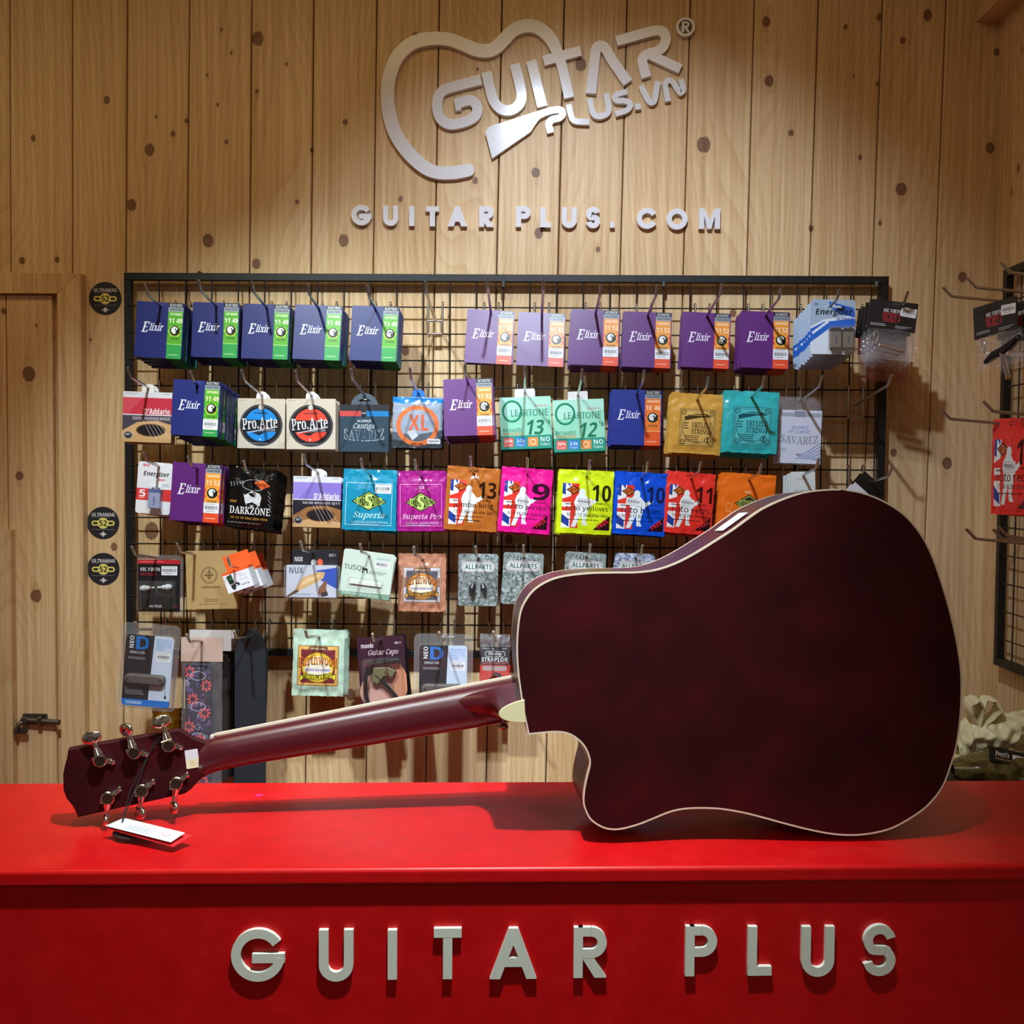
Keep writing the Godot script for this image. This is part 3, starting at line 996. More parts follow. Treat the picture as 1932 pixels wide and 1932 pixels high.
# ---------------------------------------------------------------- shop sign on the wall
func build_signs() -> void:
	var m := plain("sign_acrylic", Color8(232, 232, 238), 0.16)
	var zb := 0.0
	var deep := 0.011
	var row := [["G", 662.5, 386, 701, 425], ["U", 722.5, 388, 751, 426], ["I", 771.5, 388.5, 782, 426], ["T", 803.5, 389, 828, 427], ["A", 845, 389, 881, 427], ["R", 904, 389, 931, 428], ["P", 973.5, 389, 1001, 428], ["L", 1019.5, 391, 1039, 429], ["U", 1060, 391, 1088, 430], ["S", 1106, 390, 1132, 430.5], [".", 1151, 419, 1159.5, 429.5], ["C", 1201.5, 392, 1239, 431.5], ["O", 1258, 393, 1297, 433], ["M", 1319, 393, 1358.5, 432]]
	var spell := ["letter G that begins the row", "letter U of the first word", "letter I", "letter T", "letter A", "letter R", "letter P that begins the second word", "letter L", "letter U of the second word", "letter S", "full stop", "letter C", "letter O", "letter M that ends the row"]
	for i in row.size():
		var b: Array = row[i]
		var p0 := at(b[1], b[2], deep)
		var p1 := at(b[3], b[4], deep)
		var mesh := letter_mesh(b[0], p1.x - p0.x, p0.y - p1.y, 0.0098, deep)
		solo("wall_letter", mesh, m, "white acrylic %s in the line under the wall logo" % spell[i], "letter", Vector3(p0.x, p0.y, zb), "letters of the line under the logo")
	# the guitar logo: pieces of flat acrylic; coordinates read from an enlargement of the photograph, 2.76 times, from (680, 0)
	var c := at(1000, 180, deep)
	var t := thing("shop_logo", "white acrylic logo with a guitar outline round slanted lettering on the wall", "logo sign", Vector3(c.x, c.y, 0))
	var conv := func(a: Array) -> PackedVector2Array:
		var p := PackedVector2Array()
		for i in range(0, a.size(), 2):
			var q := at(680.0 + a[i] / 2.76, a[i + 1] / 2.76, deep)
			p.append(Vector2(q.x - c.x, q.y - c.y))
		return p
	var u := 1.0 / 2.76 * (EYE.z - deep) / 1932.0
	var stroke := func(called: String, a: Array, w: Array, soft: bool, cap: bool, lift: float) -> void:
		var p: PackedVector2Array = conv.call(a)
		var ws := PackedFloat32Array()
		var per := 6 if soft else 1
		if soft:
			for i in p.size():
				for q in (per if i < p.size() - 1 else 1):
					var i2: int = mini(i + 1, w.size() - 1)
					ws.append(lerpf(w[mini(i, w.size() - 1)], w[i2], float(q) / per) * u)
			p = smooth_path(p, per)
		else:
			for i in p.size():
				ws.append(w[mini(i, w.size() - 1)] * u)
		var k := Maker.new()
		band(k, p, ws, 0.0, deep + lift, false, cap)
		part(called, k.done(), m, t)
	stroke.call("guitar_outline", [560, 885, 520, 893, 480, 899, 400, 897, 330, 868, 250, 795, 185, 700, 152, 600, 141, 500, 150, 400, 188, 302, 250, 236, 320, 207, 400, 199, 470, 207, 540, 233, 600, 257, 655, 264, 700, 250, 745, 208, 790, 162, 830, 141, 880, 133, 930, 146, 978, 185, 1010, 235, 1032, 290, 1056, 370, 1087, 508], [66, 66, 66, 66, 68, 70, 70, 70, 68, 68, 68, 68, 68, 66, 66, 66, 68, 68, 68, 68, 66, 66, 66, 66, 64, 60, 54, 50, 50], true, true, 0.0)
	stroke.call("letter_t_bar", [953, 316, 1148, 263], [50], false, false, -0.0002)
	stroke.call("letter_g", [628, 414, 470, 455, 420, 480, 399, 530, 405, 590, 430, 630, 475, 647, 545, 633, 595, 605, 609, 565, 592, 530, 560, 522, 497, 540], [52], true, false, 0.0)
	stroke.call("letter_g_spur", [502, 512, 510, 574], [30], false, false, -0.0002)
	stroke.call("letter_u", [655, 374, 672, 450, 695, 525, 735, 568, 785, 572, 828, 540, 838, 490, 822, 410, 803, 333], [52], true, false, 0.0)
	stroke.call("letter_i", [889, 316, 947, 554], [52], false, false, 0.0)
	stroke.call("letter_a", [1201, 486, 1222, 290, 1232, 248, 1255, 238, 1280, 258, 1310, 310, 1393, 430], [52], true, false, 0.0)
	stroke.call("letter_r", [1333, 213, 1450, 180, 1535, 158, 1575, 166, 1591, 200, 1578, 240, 1545, 266, 1490, 284, 1468, 310, 1475, 350, 1490, 402], [50], true, false, 0.0)
	stroke.call("letter_r_leg", [1500, 281, 1585, 320, 1668, 358], [48], true, false, -0.0002)
	var hk := Maker.new()
	hk.slab(conv.call([650, 690, 664, 664, 690, 652, 790, 622, 880, 592, 960, 566, 990, 572, 940, 610, 915, 640, 888, 684, 686, 825]), PackedVector2Array(), 0.0, deep, Rect2(0, 0, 1, 1))
	part("guitar_head", hk.done(), m, t)
	stroke.call("letter_p", [930, 600, 965, 583, 1010, 572, 1045, 573, 1053, 595, 1035, 613, 1000, 622, 982, 640, 983, 660, 990, 690], [34], true, false, -0.0002)
	stroke.call("letter_l", [1084, 543, 1094, 590, 1106, 620, 1130, 632, 1192, 634], [30], true, false, 0.0)
	stroke.call("letter_u_small", [1194, 512, 1205, 565, 1220, 597, 1250, 605, 1285, 590, 1293, 565, 1288, 530, 1278, 487], [30], true, false, 0.0)
	stroke.call("letter_s", [1390, 476, 1345, 488, 1325, 505, 1335, 523, 1375, 524, 1403, 537, 1400, 562, 1375, 578, 1328, 592], [28], true, false, 0.0)
	stroke.call("full_stop", [1430, 556, 1460, 551], [30], false, false, 0.0)
	stroke.call("letter_v", [1461, 446, 1488, 500, 1505, 527, 1522, 532, 1533, 518, 1540, 480, 1550, 423], [30], true, false, 0.0)
	stroke.call("letter_n", [1603, 527, 1592, 470, 1589, 435, 1605, 418, 1628, 428, 1650, 462, 1666, 482, 1681, 470, 1678, 445, 1669, 412], [28], true, false, 0.0)
	var ring: PackedVector2Array = conv.call([1693, 139])
	var rk := Maker.new()
	var loop := PackedVector2Array()
	for i in 32:
		loop.append(ring[0] + Vector2(cos(TAU * i / 32.0), sin(TAU * i / 32.0)) * 42.0 * u)
	band(rk, loop, PackedFloat32Array([12.0 * u]), 0.0, deep, true)
	part("registered_ring", rk.done(), m, t)
	stroke.call("registered_letter_stem", [1680, 112, 1680, 168], [10], false, false, 0.0)
	stroke.call("registered_letter_bowl", [1680, 117, 1700, 117, 1709, 127, 1700, 139, 1680, 140], [9], true, false, -0.0002)
	stroke.call("registered_letter_leg", [1690, 140, 1711, 167], [10], false, false, -0.0003)

# ---------------------------------------------------------------- guitar lying on its side, back to the camera
const BODY := [996.6, 1386.5, 988.4, 1347.8, 981, 1303, 976, 1261, 974.3, 1223.6, 976, 1186, 981, 1154, 991, 1131.7, 1007, 1111.8, 1032, 1095.7, 1064, 1085.7, 1114, 1080, 1163.6, 1079, 1201, 1078.5, 1238, 1074, 1275, 1061.6, 1312.7, 1042, 1350, 1019, 1382, 998.5, 1410, 978, 1438, 959, 1476.6, 941, 1515, 928.6, 1553, 923.3, 1591.5, 922.9, 1630, 929.8, 1668, 945, 1706, 970, 1737, 1006, 1760, 1050, 1783, 1117.5, 1802, 1190, 1813, 1255, 1815, 1301, 1813, 1351, 1806, 1404.7, 1796, 1441, 1779, 1485, 1752, 1519.6, 1721.7, 1542.6, 1683, 1563.6, 1645, 1573.5, 1607, 1577, 1568.5, 1574.5, 1526, 1566.5, 1484, 1556, 1442, 1544.5, 1400, 1534, 1355, 1527, 1310, 1526, 1280, 1529, 1258.6, 1535, 1234, 1545, 1204.5, 1556.7, 1175, 1564.5, 1155, 1566, 1135.7, 1561.6, 1116, 1549, 1106, 1534, 1100, 1515, 1101, 1492, 1106, 1466, 1111.7, 1442.6, 1110, 1427, 1102, 1409, 1088.5, 1395, 1072.8, 1385.6, 1053, 1382, 1029.5, 1383]
var g_frame: Transform3D

func gp(px: float, py: float, w: float) -> Vector3:
	var p := at_plane(px, py, g_frame.origin + g_frame.basis.z * w, g_frame.basis.z)
	return g_frame.affine_inverse() * p

func build_guitar() -> void:
	var lean := 3.0
	var b := Basis(Vector3.UP, deg_to_rad(3.8)) * Basis(Vector3.RIGHT, deg_to_rad(-lean))
	var o := at_y(1600, 1577.5, COUNTER_TOP + 0.0068)
	g_frame = Transform3D(b, o)
	var t := thing("acoustic_guitar", "dark wine red cutaway acoustic guitar lying on its side, back towards the viewer", "guitar", o)
	t.basis = b
	var deep := 0.108
	var pts := PackedVector2Array()
	for i in range(0, BODY.size(), 2):
		var q := gp(BODY[i], BODY[i + 1], 0.0)
		pts.append(Vector2(q.x, q.y))
	pts.append(pts[0])
	var loop := smooth_path(pts, 4)
	loop.remove_at(loop.size() - 1)
	if Geometry2D.is_polygon_clockwise(loop):
		loop.reverse()
	var inner: PackedVector2Array = Geometry2D.offset_polygon(loop, -0.0017)[0]
	var none := PackedVector2Array()
	# satin wine red stain with uneven patches
	var n := FastNoiseLite.new()
	n.seed = 77
	n.frequency = 0.008
	n.fractal_octaves = 3
	var nt := NoiseTexture2D.new()
	nt.width = 512
	nt.height = 512
	nt.seamless = true
	nt.noise = n
	var gr := Gradient.new()
	gr.offsets = PackedFloat32Array([0.0, 0.5, 1.0])
	gr.colors = PackedColorArray([Color8(44, 7, 11), Color8(54, 9, 15), Color8(70, 11, 16)])
	nt.color_ramp = gr
	var stain := StandardMaterial3D.new()
	stain.resource_name = "wine_stain"
	stain.albedo_texture = nt
	stain.uv1_triplanar = true
	stain.uv1_scale = Vector3(2.0, 2.0, 2.0)
	stain.roughness = 0.55
	stain.metallic_specular = 0.28
	var satin := StandardMaterial3D.new()
	satin.resource_name = "wine_satin"
	satin.albedo_color = Color8(74, 12, 25)
	satin.roughness = 0.33
	satin.metallic_specular = 0.75

	var cream := plain("cream_binding", Color8(226, 208, 186), 0.4)
	part("back", slab_mesh(inner, none, -0.004, 0.0, Rect2(-1, 0, 1, 1)), stain, t)
	var bk := Maker.new()
	band(bk, Geometry2D.offset_polygon(loop, -0.0009)[0], PackedFloat32Array([0.0018]), -0.006, 0.0003, true)
	part("binding", bk.done(), cream, t)
	var fk := Maker.new()
	band(fk, Geometry2D.offset_polygon(loop, -0.0009)[0], PackedFloat32Array([0.0018]), -deep - 0.0003, -deep + 0.006, true)
	part("front_binding", fk.done(), cream, t)
	var rows := []
	for z in [-0.0058, -0.03, -0.06, -0.09, -deep + 0.0058]:
		var line := PackedVector3Array()
		for p in loop:
			line.append(Vector3(p.x, p.y, z))
		rows.append(line)
	var sk := Maker.new()
	sk.skin(rows, true, true)
	part("sides", sk.done(), satin, t)
	part("soundboard", slab_mesh(inner, none, -deep, -deep + 0.003, Rect2(-1, 0, 1, 1)), plain("spruce_red", Color8(120, 40, 30), 0.4), t)
	# neck: D-shaped sections between its upper and lower edge
	var wn := -0.108
	var st := [[376, 1399, 1473, 0.0118], [384, 1398.5, 1466, 0.0142], [396, 1394, 1459, 0.0176], [412, 1387.4, 1453.5, 0.02], [440, 1382, 1447, 0.0205], [500, 1370.2, 1436, 0.0208], [600, 1350.7, 1420, 0.0213], [700, 1331.2, 1404.5, 0.0218], [800, 1311.6, 1387.5, 0.0224], [900, 1292.1, 1371.5, 0.0232], [940, 1284.3, 1364, 0.0245], [982, 1276.1, 1357, 0.026]]
	var nrows := []
	for s in st:
		var a := gp(s[0], s[1], wn)
		var c := gp(s[0], s[2], wn)
		var line := PackedVector3Array()
		for k in 21:
			var th := PI * k / 20.0
			var p: Vector3 = (a + c) * 0.5 + (a - c) * 0.5 * signf(cos(th)) * pow(absf(cos(th)), 0.92)
			p.z += s[3] * pow(sin(th), 0.72)
			line.append(p)
		nrows.append(line)
	var nk := Maker.new()
	nk.skin(nrows, false, false)
	var flat := []
	for r in nrows:
		flat.append(PackedVector3Array([r[0], r[20]]))
	nk.skin(flat, false, true)
	part("neck", nk.done(), satin, t)
	# fretboard and its cream edge
	var fa := gp(404, 1389, wn)
	var fb := gp(985, 1275.5, wn)
	var fc := gp(985, 1356, wn)
	var fd := gp(404, 1452, wn)
	part("fretboard", slab_mesh(PackedVector2Array([Vector2(fa.x, fa.y), Vector2(fb.x, fb.y), Vector2(fc.x, fc.y), Vector2(fd.x, fd.y)]), none, wn - 0.0075, wn - 0.0002, Rect2(0, 0, 1, 1)), plain("ebony", Color8(30, 22, 20), 0.5), t)
	var ek := Maker.new()
	var up := Vector2(fb.x - fa.x, fb.y - fa.y).orthogonal().normalized() * -1.0
	if up.y < 0.0:
		up = -up
	var e0 := Vector2(fa.x, fa.y)
	var e1 := Vector2(fb.x, fb.y)
	ek.slab(PackedVector2Array([e0 + up * 0.0001, e1 + up * 0.0001, e1 + up * 0.0026, e0 + up * 0.0026]), none, wn - 0.0075, wn + 0.0002, Rect2(0, 0, 1, 1))
	part("fretboard_binding", ek.done(), cream, t)
	part("nut", slab_mesh(PackedVector2Array([e0 + Vector2(-0.005, 0.0006), e0 + Vector2(-0.0003, 0.0006), Vector2(fd.x, fd.y) + Vector2(-0.0003, 0), Vector2(fd.x, fd.y) + Vector2(-0.005, 0)]), none, wn - 0.011, wn - 0.0002, Rect2(0, 0, 1, 1)), cream, t)
	# heel: sections parallel to the back, from the cap towards the neck
	var hrows := []
	var heel := [[0.0, 940.6, 1319.5, 1362.5], [-0.012, 939, 1314, 1361.5], [-0.035, 935, 1302, 1360.5], [-0.06, 926, 1290, 1359], [-0.078, 905, 1284, 1358], [-0.088, 860, 1290, 1357]]
	for h in heel:
		var r0 := gp(990, h[2], h[0])
		var r1 := gp(992, h[3], h[0])
		var tip := gp(h[1], (h[2] + h[3]) * 0.5 + 6.0, h[0])
		var mid := (r0 + r1) * 0.5
		var line := PackedVector3Array()
		for k in 17:
			var th := PI * k / 16.0
			var p := mid + (r0 - mid) * cos(th) + (tip - mid) * pow(sin(th), 1.25)
			p.z = h[0]
			line.append(p)
		hrows.append(line)
	var hk := Maker.new()
	hk.skin(hrows, false, true)
	part("heel", hk.done(), satin, t)
	var cap := PackedVector2Array()
	for p in hrows[0]:
		cap.append(Vector2(p.x, p.y))
	part("heel_cap", slab_mesh(cap, none, -0.001, 0.0024, Rect2(0, 0, 1, 1), 0.0005), plain("heel_cream", Color8(232, 226, 178), 0.35), t)
	var sb := Maker.new()
	sb.lathe(gp(951, 1358, -0.03), Vector3(-0.15, -1, 0.05).normalized(), [Vector2(0.0, 0.0), Vector2(0.0028, 0.0), Vector2(0.0028, 0.004), Vector2(0.0062, 0.0065), Vector2(0.0062, 0.009), Vector2(0.003, 0.0112), Vector2(0.0, 0.0115)], 16)
	part("strap_button", sb.done(), plain("button_metal", Color8(190, 150, 140), 0.2, 1.0), t)
	# a white maker's label on the upper side
	var la := gp(1425, 945, -0.06)
	var lk := Maker.new()
	var mats_label := plain("paper_label", Color8(236, 236, 240), 0.6)
	var lp := []
	for q in [[1390, 972], [1408, 958], [1433, 955], [1414, 970]]:
		lp.append(q)
	var seg := -1
	var best := 1e9
	var want := gp(1399, 986, 0.0)
	for i in loop.size():
		var dd := Vector2(want.x, want.y).distance_to(loop[i])
		if dd < best:
			best = dd
			seg = i
	var la0 := loop[(seg - 4 + loop.size()) % loop.size()]
	var la1 := loop[(seg + 3) % loop.size()]
	var off := (la1 - la0).orthogonal().normalized()
	if off.y < 0.0:
		off = -off
	off *= 0.0016
	lk.quad(Vector3(la0.x + off.x, la0.y + off.y, -0.022), Vector3(la1.x + off.x, la1.y + off.y, -0.022), Vector3(la1.x + off.x, la1.y + off.y, -0.060), Vector3(la0.x + off.x, la0.y + off.y, -0.060), Vector3(off.x, off.y, 0).normalized())
	part("side_label", lk.done(), mats_label, t)
	build_headstock(t, stain, satin)

func build_headstock(t: Node3D, stain: Material, satin: Material) -> void:
	var tilt := 11.0
	var o := gp(372, 1440, -0.0955)
	var hb := Basis(Vector3.UP, deg_to_rad(tilt))
	var fr := g_frame * Transform3D(hb, o)
	var inv := fr.affine_inverse()
	var h2 := func(px: float, py: float, w: float) -> Vector3: return inv * at_plane(px, py, fr.origin + fr.basis.z * w, fr.basis.z)
	var hs := MeshInstance3D.new()
	hs.name = "headstock"
	t.add_child(hs)
	hs.transform = Transform3D(hb, o)
	var edge := PackedVector2Array()
	for q in [[128.5, 1414], [333, 1377.5], [340, 1378], [352, 1386], [366, 1393.5], [381, 1399], [398, 1404], [398, 1452], [385, 1463], [374, 1474], [361, 1488.5], [349, 1497.5], [147, 1542], [143, 1532], [137, 1520.6], [125.6, 1507], [119.7, 1491], [118.7, 1462], [122, 1445], [126.5, 1430]]:
		var p: Vector3 = h2.call(q[0], q[1], 0.0)
		edge.append(Vector2(p.x, p.y))
	hs.mesh = slab_mesh(edge, PackedVector2Array(), -0.0145, 0.0, Rect2(0, 0, 1, 1), 0.001)
	hs.material_override = stain
	var chrome := plain("chrome", Color8(236, 236, 240), 0.12, 1.0)
	var dark := plain("tuner_cap", Color8(92, 80, 70), 0.28, 0.9)
	# tuning machines: housing, screw ear, cap, stem and button
	var tuners := [[189.5, 1434, 173.8, 1393, 1, 0.2], [253.4, 1419, 238.7, 1378, 1, 0.85], [319, 1405.6, 304.6, 1363, 1, -0.05], [204, 1505, 200, 1545, -1, 1.45], [268, 1491, 264, 1532, -1, 1.0], [333, 1477, 328, 1521, -1, 1.2]]
	for q in tuners:
		var c: Vector3 = h2.call(q[0], q[1], 0.008)
		c.z = 0.0
		var bt: Vector3 = h2.call(q[2], q[3], 0.006)
		bt.z = 0.0
		var dir := Vector3(bt.x - c.x, bt.y - c.y, 0).normalized()
		var sx: Vector3 = Vector3(dir.y, -dir.x, 0) * q[4]
		var tn := MeshInstance3D.new()
		tn.name = "tuner"
		tn.material_override = chrome
		hs.add_child(tn, true)
		var k := Maker.new()
		# body: round at the cap, square towards the edge
		var body := PackedVector2Array()
		for i in 13:
			var a := PI * i / 12.0
			body.append(Vector2(cos(a) * 0.0078, sin(a) * -0.0078))
		body.append(Vector2(-0.0078, 0.0075))
		body.append(Vector2(0.0055, 0.0075))
		var ear := PackedVector2Array()
		for i in 11:
			var a := PI * i / 10.0 + PI * 0.5 + 0.55
			ear.append(Vector2(0.0115, -0.0085) + Vector2(-cos(a - 0.3), -sin(a - 0.3)) * -0.0036)
		ear.append(Vector2(0.003, -0.0065))
		ear.append(Vector2(0.0072, -0.0005))
		var place := func(poly: PackedVector2Array) -> PackedVector2Array:
			var r := PackedVector2Array()
			for p in poly:
				var v: Vector3 = c + sx * p.x + dir * p.y
				r.append(Vector2(v.x, v.y))
			return r
		k.slab(place.call(body), PackedVector2Array(), 0.0002, 0.0125, Rect2(0, 0, 1, 1), 0.001)
		var hull := Geometry2D.convex_hull(place.call(ear))
		hull.remove_at(hull.size() - 1)
		k.slab(hull, PackedVector2Array(), 0.0002, 0.0045, Rect2(0, 0, 1, 1), 0.0006)
		var e: Vector3 = c + sx * 0.0115 + dir * -0.0085
		k.lathe(e + Vector3(0, 0, 0.004), Vector3(0, 0, 1), [Vector2(0.0024, 0.0), Vector2(0.0024, 0.0012), Vector2(0.0, 0.002)], 10)
		# stem with a cone towards the button
		var s0 := c + dir * 0.006 + Vector3(0, 0, 0.0062)
		var blen := Vector2(bt.x - c.x, bt.y - c.y).length()
		k.lathe(s0, dir, [Vector2(0.0062, 0.0), Vector2(0.0042, blen * 0.22), Vector2(0.0031, blen * 0.34), Vector2(0.0031, blen * 0.62), Vector2(0.0046, blen * 0.66), Vector2(0.0046, blen * 0.7), Vector2(0.003, blen * 0.74), Vector2(0.0, blen * 0.75)], 14)
		tn.mesh = k.done()
		var ck := Maker.new()
		ck.lathe(c + Vector3(0, 0, 0.0125), Vector3(0, 0, 1), [Vector2(0.0061, 0.0), Vector2(0.0061, 0.0007), Vector2(0.0056, 0.0010), Vector2(0.0, 0.0010)], 18)
		part("cap", ck.done(), dark, tn)
		# button: a rounded kidney, turned about its stem
		var bk := Maker.new()
		var ang: float = q[5]
		var bx: Vector3 = sx.normalized() * cos(ang) + Vector3(0, 0, 1) * sin(ang)
		var bz := dir.cross(bx)
		var bc := c + dir * (blen + 0.001) + Vector3(0, 0, 0.0062)
		var rows := []
		for i in 9:
			var v := (-PI * 0.5 + PI * i / 8.0) * 0.93
			var line := PackedVector3Array()
			for j in 16:
				var a := TAU * j / 16.0
				var rx := 0.0112 * (1.0 + 0.06 * cos(2.0 * a)) * pow(maxf(cos(v), 0.0), 0.55)
				line.append(bc + bx * cos(a) * rx + dir * sin(a) * rx * 0.78 + bz * sin(v) * 0.0036)
			rows.append(line)
		bk.skin(rows, true, true)
		for pole in [0, 8]:
			for j in 16:
				bk.tri(bc + bz * sin((-PI * 0.5 + PI * pole / 8.0) * 0.93) * 0.0037, rows[pole][j], rows[pole][(j + 1) % 16], bz * (-1.0 if pole == 0 else 1.0))
		part("button", bk.done(), chrome, tn)
	# paper sticker near the nut
	var s0: Vector3 = h2.call(362.5, 1431.5, 0.0)
	var sk := Maker.new()
	sk.slab(rounded(0.0150, 0.0222, 0.0012), PackedVector2Array(), 0.0, 0.0003, Rect2(-0.0075, -0.0111, 0.015, 0.0222))
	var cv := Canvas.new(100, 148, 3.0, Color8(214, 220, 226))
	cv.rect(0, 74, 100, 74, Color8(226, 222, 190))
	cv.greek(30, 84, 40, 50, 5, Color8(200, 180, 120))
	var st := part("paper_sticker", sk.done(), cv.material(0.5), hs, s0 + Vector3(0, 0, 0.0004))
	st.rotation.z = 0.12
	# price tag on a black string, lying on the counter beside the head
	var y := COUNTER_TOP
	var tg := thing("price_tag", "white price tag with red edge on a black string from the guitar head", "tag", Vector3.ZERO)
	var q0 := at_y(233.8, 1543, y + 0.020)
	var q1 := at_y(349, 1571, y + 0.016)
	var q2 := at_y(322, 1589, y + 0.012)
	var q3 := at_y(199, 1558, y + 0.016)
	var cvt := Canvas.new(100, 46, 4.0, Color8(226, 236, 244))
	cvt.text("GUITAR PLUS", 26, 8, 62, 15, Color8(236, 170, 178))
	cvt.greek(24, 20, 44, 20, 5, Color8(150, 156, 168))
	cvt.text("52", 74, 18, 88, 30, Color8(240, 170, 175))
	cvt.line([[6, 6], [16, 30]], 0.6, Color8(170, 176, 186))
	var tk := Maker.new()
	var nn := (q1 - q0).cross(q3 - q0).normalized()
	if nn.y < 0.0:
		nn = -nn
	tk.quad(q3, q0, q1, q2, nn, Vector2(0, 1), Vector2(0, 0), Vector2(1, 0), Vector2(1, 1))
	tk.quad(q3 - nn * 0.0004, q0 - nn * 0.0004, q1 - nn * 0.0004, q2 - nn * 0.0004, -nn)
	part("paper", tk.done(), cvt.material(0.5), tg)
	var r1 := at_y(363.6, 1573, y + 0.014)
	var r2 := at_y(326, 1594, y + 0.010)
	var rk := Maker.new()
	var dn := nn * 0.0022
	var rq := [q3 - dn, q0 - dn, r1 - dn, r2 - dn]
	rk.quad(rq[0], rq[1], rq[2], rq[3], nn)
	rk.quad(rq[0] - nn * 0.001, rq[1] - nn * 0.001, rq[2] - nn * 0.001, rq[3] - nn * 0.001, -nn)
	rk.quad(rq[0], rq[3], rq[3] - nn * 0.001, rq[0] - nn * 0.001, Vector3(0, 0, 1))
	rk.quad(rq[2], rq[3], rq[3] - nn * 0.001, rq[2] - nn * 0.001, Vector3(1, 0, 0))
	part("red_card", rk.done(), plain("tag_red", Color8(222, 44, 52), 0.5), tg)
	var kn := at_y(230, 1551, y + 0.019)
	var strg := plain("black_string", Color8(16, 14, 16), 0.8)
	part("string", tube_mesh([kn, fr * h2.call(283, 1418, 0.003), fr * h2.call(301, 1396, 0.006)], 0.0006, 6), strg, tg)
	part("string", tube_mesh([kn, fr * h2.call(246, 1490, 0.006), fr * h2.call(296, 1393, 0.004), fr * h2.call(309, 1390, 0.006)], 0.0006, 6), strg, tg)
	# dark oval tag under it
	var ov := at_y(256, 1572, y + 0.006)
	var dk := Maker.new()
	dk.slab(disc(0.026, Vector2.ZERO, 28, 0.019), PackedVector2Array(), 0.0, 0.002, Rect2(-0.03, -0.03, 0.06, 0.06), 0.0004)
	var dm := solo("oval_tag", dk.done(), plain("oval_dark", Color8(46, 50, 52), 0.45), "dark grey oval card tag lying under the white price tag", "tag", ov)
	dm.rotation_degrees = Vector3(-86, -6, 0)

# ---------------------------------------------------------------- black wire grid on the wall
const GRID_Z := 0.026
var grid_rows := []

func build_grid() -> void:
	var black := plain("rack_black", Color8(16, 16, 17), 0.45)
	var wire := plain("wire_brown", Color8(34, 22, 18), 0.5, 0.3)
	var t := thing("wire_grid_panel", "wide black framed wire grid panel full of string packs on the pine wall", "grid panel", Vector3.ZERO)
	var tl := at(234.5, 513, GRID_Z)
	var tr := at(1676.5, 523.5, GRID_Z)
	var y1 := (tl.y + tr.y) * 0.5
	var y0 := at(680, 1239.5, GRID_Z).y
	var x0 := tl.x
	var x1 := tr.x
	var f := 0.0135
	var zf := GRID_Z - 0.004
	part("frame_rail", box_mesh(Vector3(x1 - x0, f, 0.014), 0.0008, Vector3((x0 + x1) * 0.5, y1 - f * 0.5, zf)), black, t)
	part("frame_rail", box_mesh(Vector3(x1 - x0, f, 0.014), 0.0008, Vector3((x0 + x1) * 0.5, y0 + f * 0.5, zf)), black, t)
	part("frame_post", box_mesh(Vector3(f, y1 - y0 - 2 * f, 0.014), 0.0008, Vector3(x0 + f * 0.5, (y0 + y1) * 0.5, zf)), black, t)
	part("frame_post", box_mesh(Vector3(f, y1 - y0 - 2 * f, 0.014), 0.0008, Vector3(x1 - f * 0.5, (y0 + y1) * 0.5, zf)), black, t)
	var wx0 := at(251, 600, GRID_Z).x
	var wx1 := at(1656, 560, GRID_Z).x
	for i in 29:
		var x := lerpf(wx0, wx1, i / 28.0)
		part("wire", tube_mesh([Vector3(x, y0 + f * 0.6, GRID_Z), Vector3(x, y1 - f * 0.6, GRID_Z)], 0.0015, 6), wire, t)
	var ya := at(300, 577.5, GRID_Z).y
	for j in 13:
		var y := ya - 0.0496 * j
		grid_rows.append(y)
		part("wire", tube_mesh([Vector3(x0 + f * 0.6, y, GRID_Z + 0.003), Vector3(x1 - f * 0.6, y, GRID_Z + 0.003)], 0.0015, 6), wire, t)
	for q in [[370, 511], [1537, 520]]:
		var p := at(q[0], q[1], 0.03)
		part("wall_screw", tube_mesh([Vector3(p.x, p.y, -0.002), Vector3(p.x, p.y, 0.012)], 0.0035, 8), black, t)
	for q in [[950, 538], [1252, 538], [1653, 538]]:
		var p := at(q[0], q[1], GRID_Z)
		part("clip", tube_mesh([p + Vector3(0, 0.006, 0.003), p + Vector3(0, -0.004, 0.003)], 0.0042, 8), plain("clip_grey", Color8(90, 92, 92), 0.4, 0.6), t)

func build_stickers() -> void:
	var cv := Canvas.new(100, 100, 4.0, Color8(40, 40, 46))
	cv.text("ULTRAMAG", 15, 19, 86, 30, Color8(226, 226, 230))
	cv.greek(14, 32, 72, 2.5, 1, Color8(130, 130, 136))
	cv.rrect(14, 43, 28, 16, 8, Color8(236, 224, 122))
	cv.rrect(58, 43, 28, 16, 8, Color8(236, 224, 122))
	cv.rrect(19, 47.5, 16, 7, 3, Color8(40, 38, 20))
	cv.rrect(65, 47.5, 16, 7, 3, Color8(40, 38, 20))
	cv.ell(50, 51, 17, 17, Color8(236, 224, 122))
	cv.text("52", 38, 42, 62, 60, Color8(36, 34, 24))
	cv.rect(14, 70, 72, 1, Color8(150, 150, 156))
	cv.poly([[36, 85], [44, 83], [50, 76], [56, 83], [64, 85], [56, 87], [50, 94], [44, 87]], Color8(214, 214, 220))
	var m := cv.material(0.4)
	var mesh := slab_mesh(disc(0.031, Vector2.ZERO, 40), PackedVector2Array(), 0.0, 0.0008, Rect2(-0.031, -0.031, 0.062, 0.062))
	var spots := [[198.5, 563, "level with the top of the grid"], [194.5, 986.5, "upper one of the lower pair"], [195, 1073.5, "lowest of the three"]]
	for s in spots:
		var p := at(s[0], s[1], 0.0008)
		solo("round_sticker", mesh, m, "round dark sticker with yellow number, %s" % s[2], "sticker", Vector3(p.x, p.y, 0.0001), "round dark stickers beside the door")

